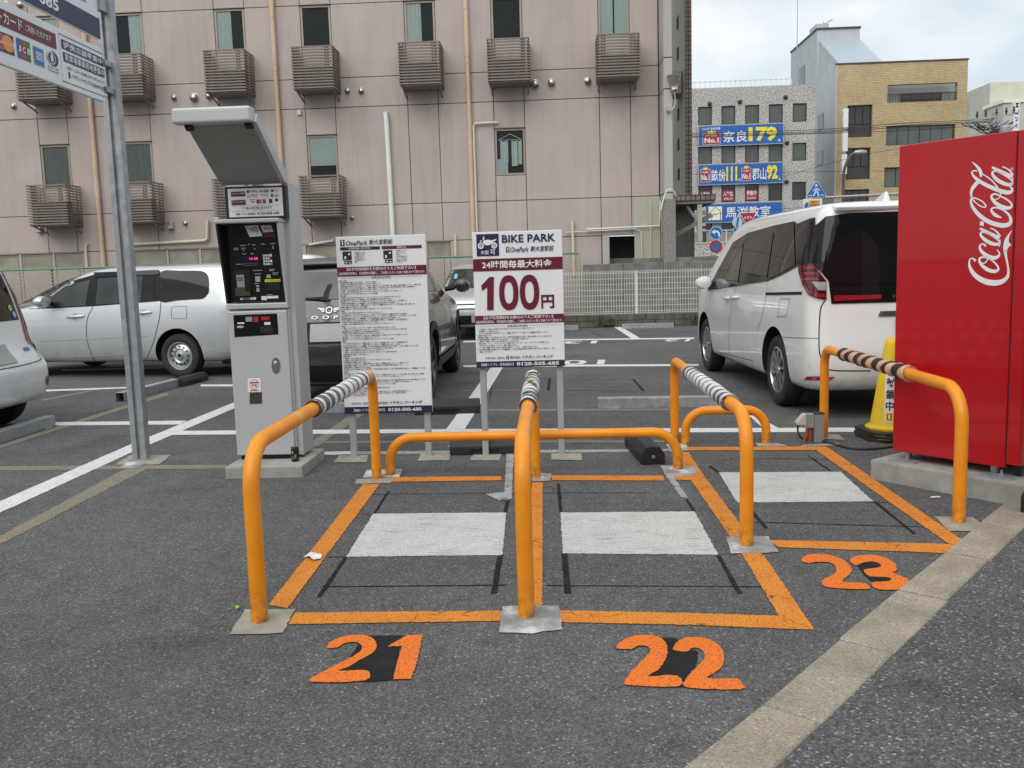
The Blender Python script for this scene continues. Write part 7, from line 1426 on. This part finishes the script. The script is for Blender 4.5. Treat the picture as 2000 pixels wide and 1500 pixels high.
bp = [(0, 0, .95, .15, .11), (0, 0, 1.15, .15, .11), (0, .01, 1.35, .17, .11), (0, .01, 1.46, .09, .08), (0, .02, 1.54, .055), (0, .03, 1.60, .06),
      (.09, 0, .88, .095), (.10, .10, .50, .07), (.10, .17, .12, .05), (-.09, 0, .88, .095), (-.10, -.03, .50, .07), (-.10, -.16, .12, .05),
      (.19, .01, 1.41, .06), (.24, .0, 1.13, .045), (.25, .08, .90, .035), (-.19, .01, 1.41, .06), (-.24, .0, 1.13, .045), (-.25, .08, .90, .035)]
body = skin_fig('body', bp, [(0, 1), (1, 2), (2, 3), (3, 4), (4, 5), (0, 6), (6, 7), (7, 8), (0, 9), (9, 10), (10, 11), (2, 12), (12, 13), (13, 14), (2, 15), (15, 16), (16, 17)], [m_cloth, m_jack, m_skin], tpn)
for f_ in body.data.polygons:
    c = f_.center; f_.material_index = 0 if c.z < .98 else (2 if c.z > 1.50 else 1)
hd = MB().lathe([(.001, -.125), (.05, -.115), (.07, -.06), (.078, .0), (.08, .05), (.065, .10), (.035, .125), (.001, .13)], 20, 'z', (0, .045, 1.69)); hd.v = [(x, .045+(y-.045)*1.18, z) for x, y, z in hd.v]; hd.build('head', m_skin, tpn, smooth=True)
hr = MB().lathe([(.085, -.02), (.088, .05), (.073, .105), (.04, .135), (.001, .142)], 20, 'z', (0, .035, 1.69), False); hr.v = [(x, .03+(y-.035)*1.15, z) for x, y, z in hr.v]; hr.build('hair', m_hair, tpn, smooth=True)
for s_ in (1, -1):
    MB().prism([(-.075, 0), (.19, 0), (.20, .03), (.15, .055), (.05, .085), (-.03, .12), (-.075, .10)], lambda a, b, d: (s_*.10+d*(1 if a < .12 else .8), a+(.18 if s_ > 0 else -.15), b), -.045, .045).build('shoe', m_blkm, tpn, bevel=.015, seg=3)
    hx = s_*.255; MB().tube([(hx, .08, .91), (hx, .10, .86), (hx, .115, .82)], [.026, .036, .030], 12).build('palm', m_skin, tpn, smooth=True)
    for i in range(4): y = .085+.02*i; MB().tube([(hx, y, .825), (hx-s_*.005, y+.006, .785-(.008 if i in (1, 2) else 0)), (hx-s_*.018, y+.006, .755-(.008 if i in (1, 2) else 0))], [.009, .0085, .007], 8).build('finger', m_skin, tpn, smooth=True)
    MB().tube([(hx-s_*.01, .135, .865), (hx-s_*.02, .155, .835), (hx-s_*.025, .155, .805)], [.011, .010, .008], 8).build('thumb', m_skin, tpn, smooth=True)
for s_ in (1, -1): MB().lathe([(.012, 0), (.008, .004), (.001, .006)], 10, 'y', (s_*.03, .128, 1.70)).build('eye', m_ink, tpn); MB().lathe([(.001, -.03), (.018, -.02), (.02, .02), (.001, .03)], 8, 'z', (s_*.08, .04, 1.685)).build('ear', m_skin, tpn, smooth=True)
MB().prism([(.135, 1.70), (.162, 1.668), (.135, 1.66)], lambda a, b, d: (d, a, b), -.012, .012).build('nose', m_skin, tpn, bevel=.005); MB().box(-.024, .024, .128, .136, 1.632, 1.641).build('mouth', m_trafr, tpn, bevel=.003)
# ------------------------------------------------------------------ houses across the street behind the viewer (they show in glass and paint)
m_hw = facade_mat('house_wall', (.30, .28, .25), .3); m_hroof = pm('house_roof', (.045, .045, .05), .6, var=.2); m_hdk = facade_mat('house_wall_dark', (.13, .12, .115), .2)
for i, (x, y, w_, d_, h, m, lab) in enumerate(((-13, -15, 9, 8, 6.0, m_hw, 'house with dark gabled roof across the street, left'), (-2.5, -14, 8, 8, 5.6, m_hdk, 'dark house with gabled roof straight across the street'), (7.5, -13, 8, 8, 6.4, m_hdk, 'dark tall house across the street, right'), (18, -15, 10, 8, 7.5, m_hw, 'pale house across the street, far right'))):
    t = thing('house', lab, 'house', (x, y, 0), R(random.uniform(-4, 4)), 'houses across the street'); MB().box(-w_/2, w_/2, -d_/2, d_/2, 0, h).build('wall', m, t)
    MB().prism([(-w_/2-.4, h), (w_/2+.4, h), (0, h+2.4)], lambda a, b, d: (a, d, b), -d_/2-.3, d_/2+.3).build('roof', m_hroof, t)
    for zz_ in (1.0, 3.8):
        for xx in (-.28, .05, .3): q = MB().box(w_*xx-.7, w_*xx+.7, d_/2, d_/2+.05, zz_, zz_+1.3).build('window', m_frame, t); MB().box(w_*xx-.6, w_*xx+.6, d_/2+.052, d_/2+.06, zz_+.08, zz_+1.22).build('pane', m_wd, q)
    MB().box(w_*.42-.45, w_*.42+.45, d_/2, d_/2+.06, 0, 2.1).build('door', m_framed, t)
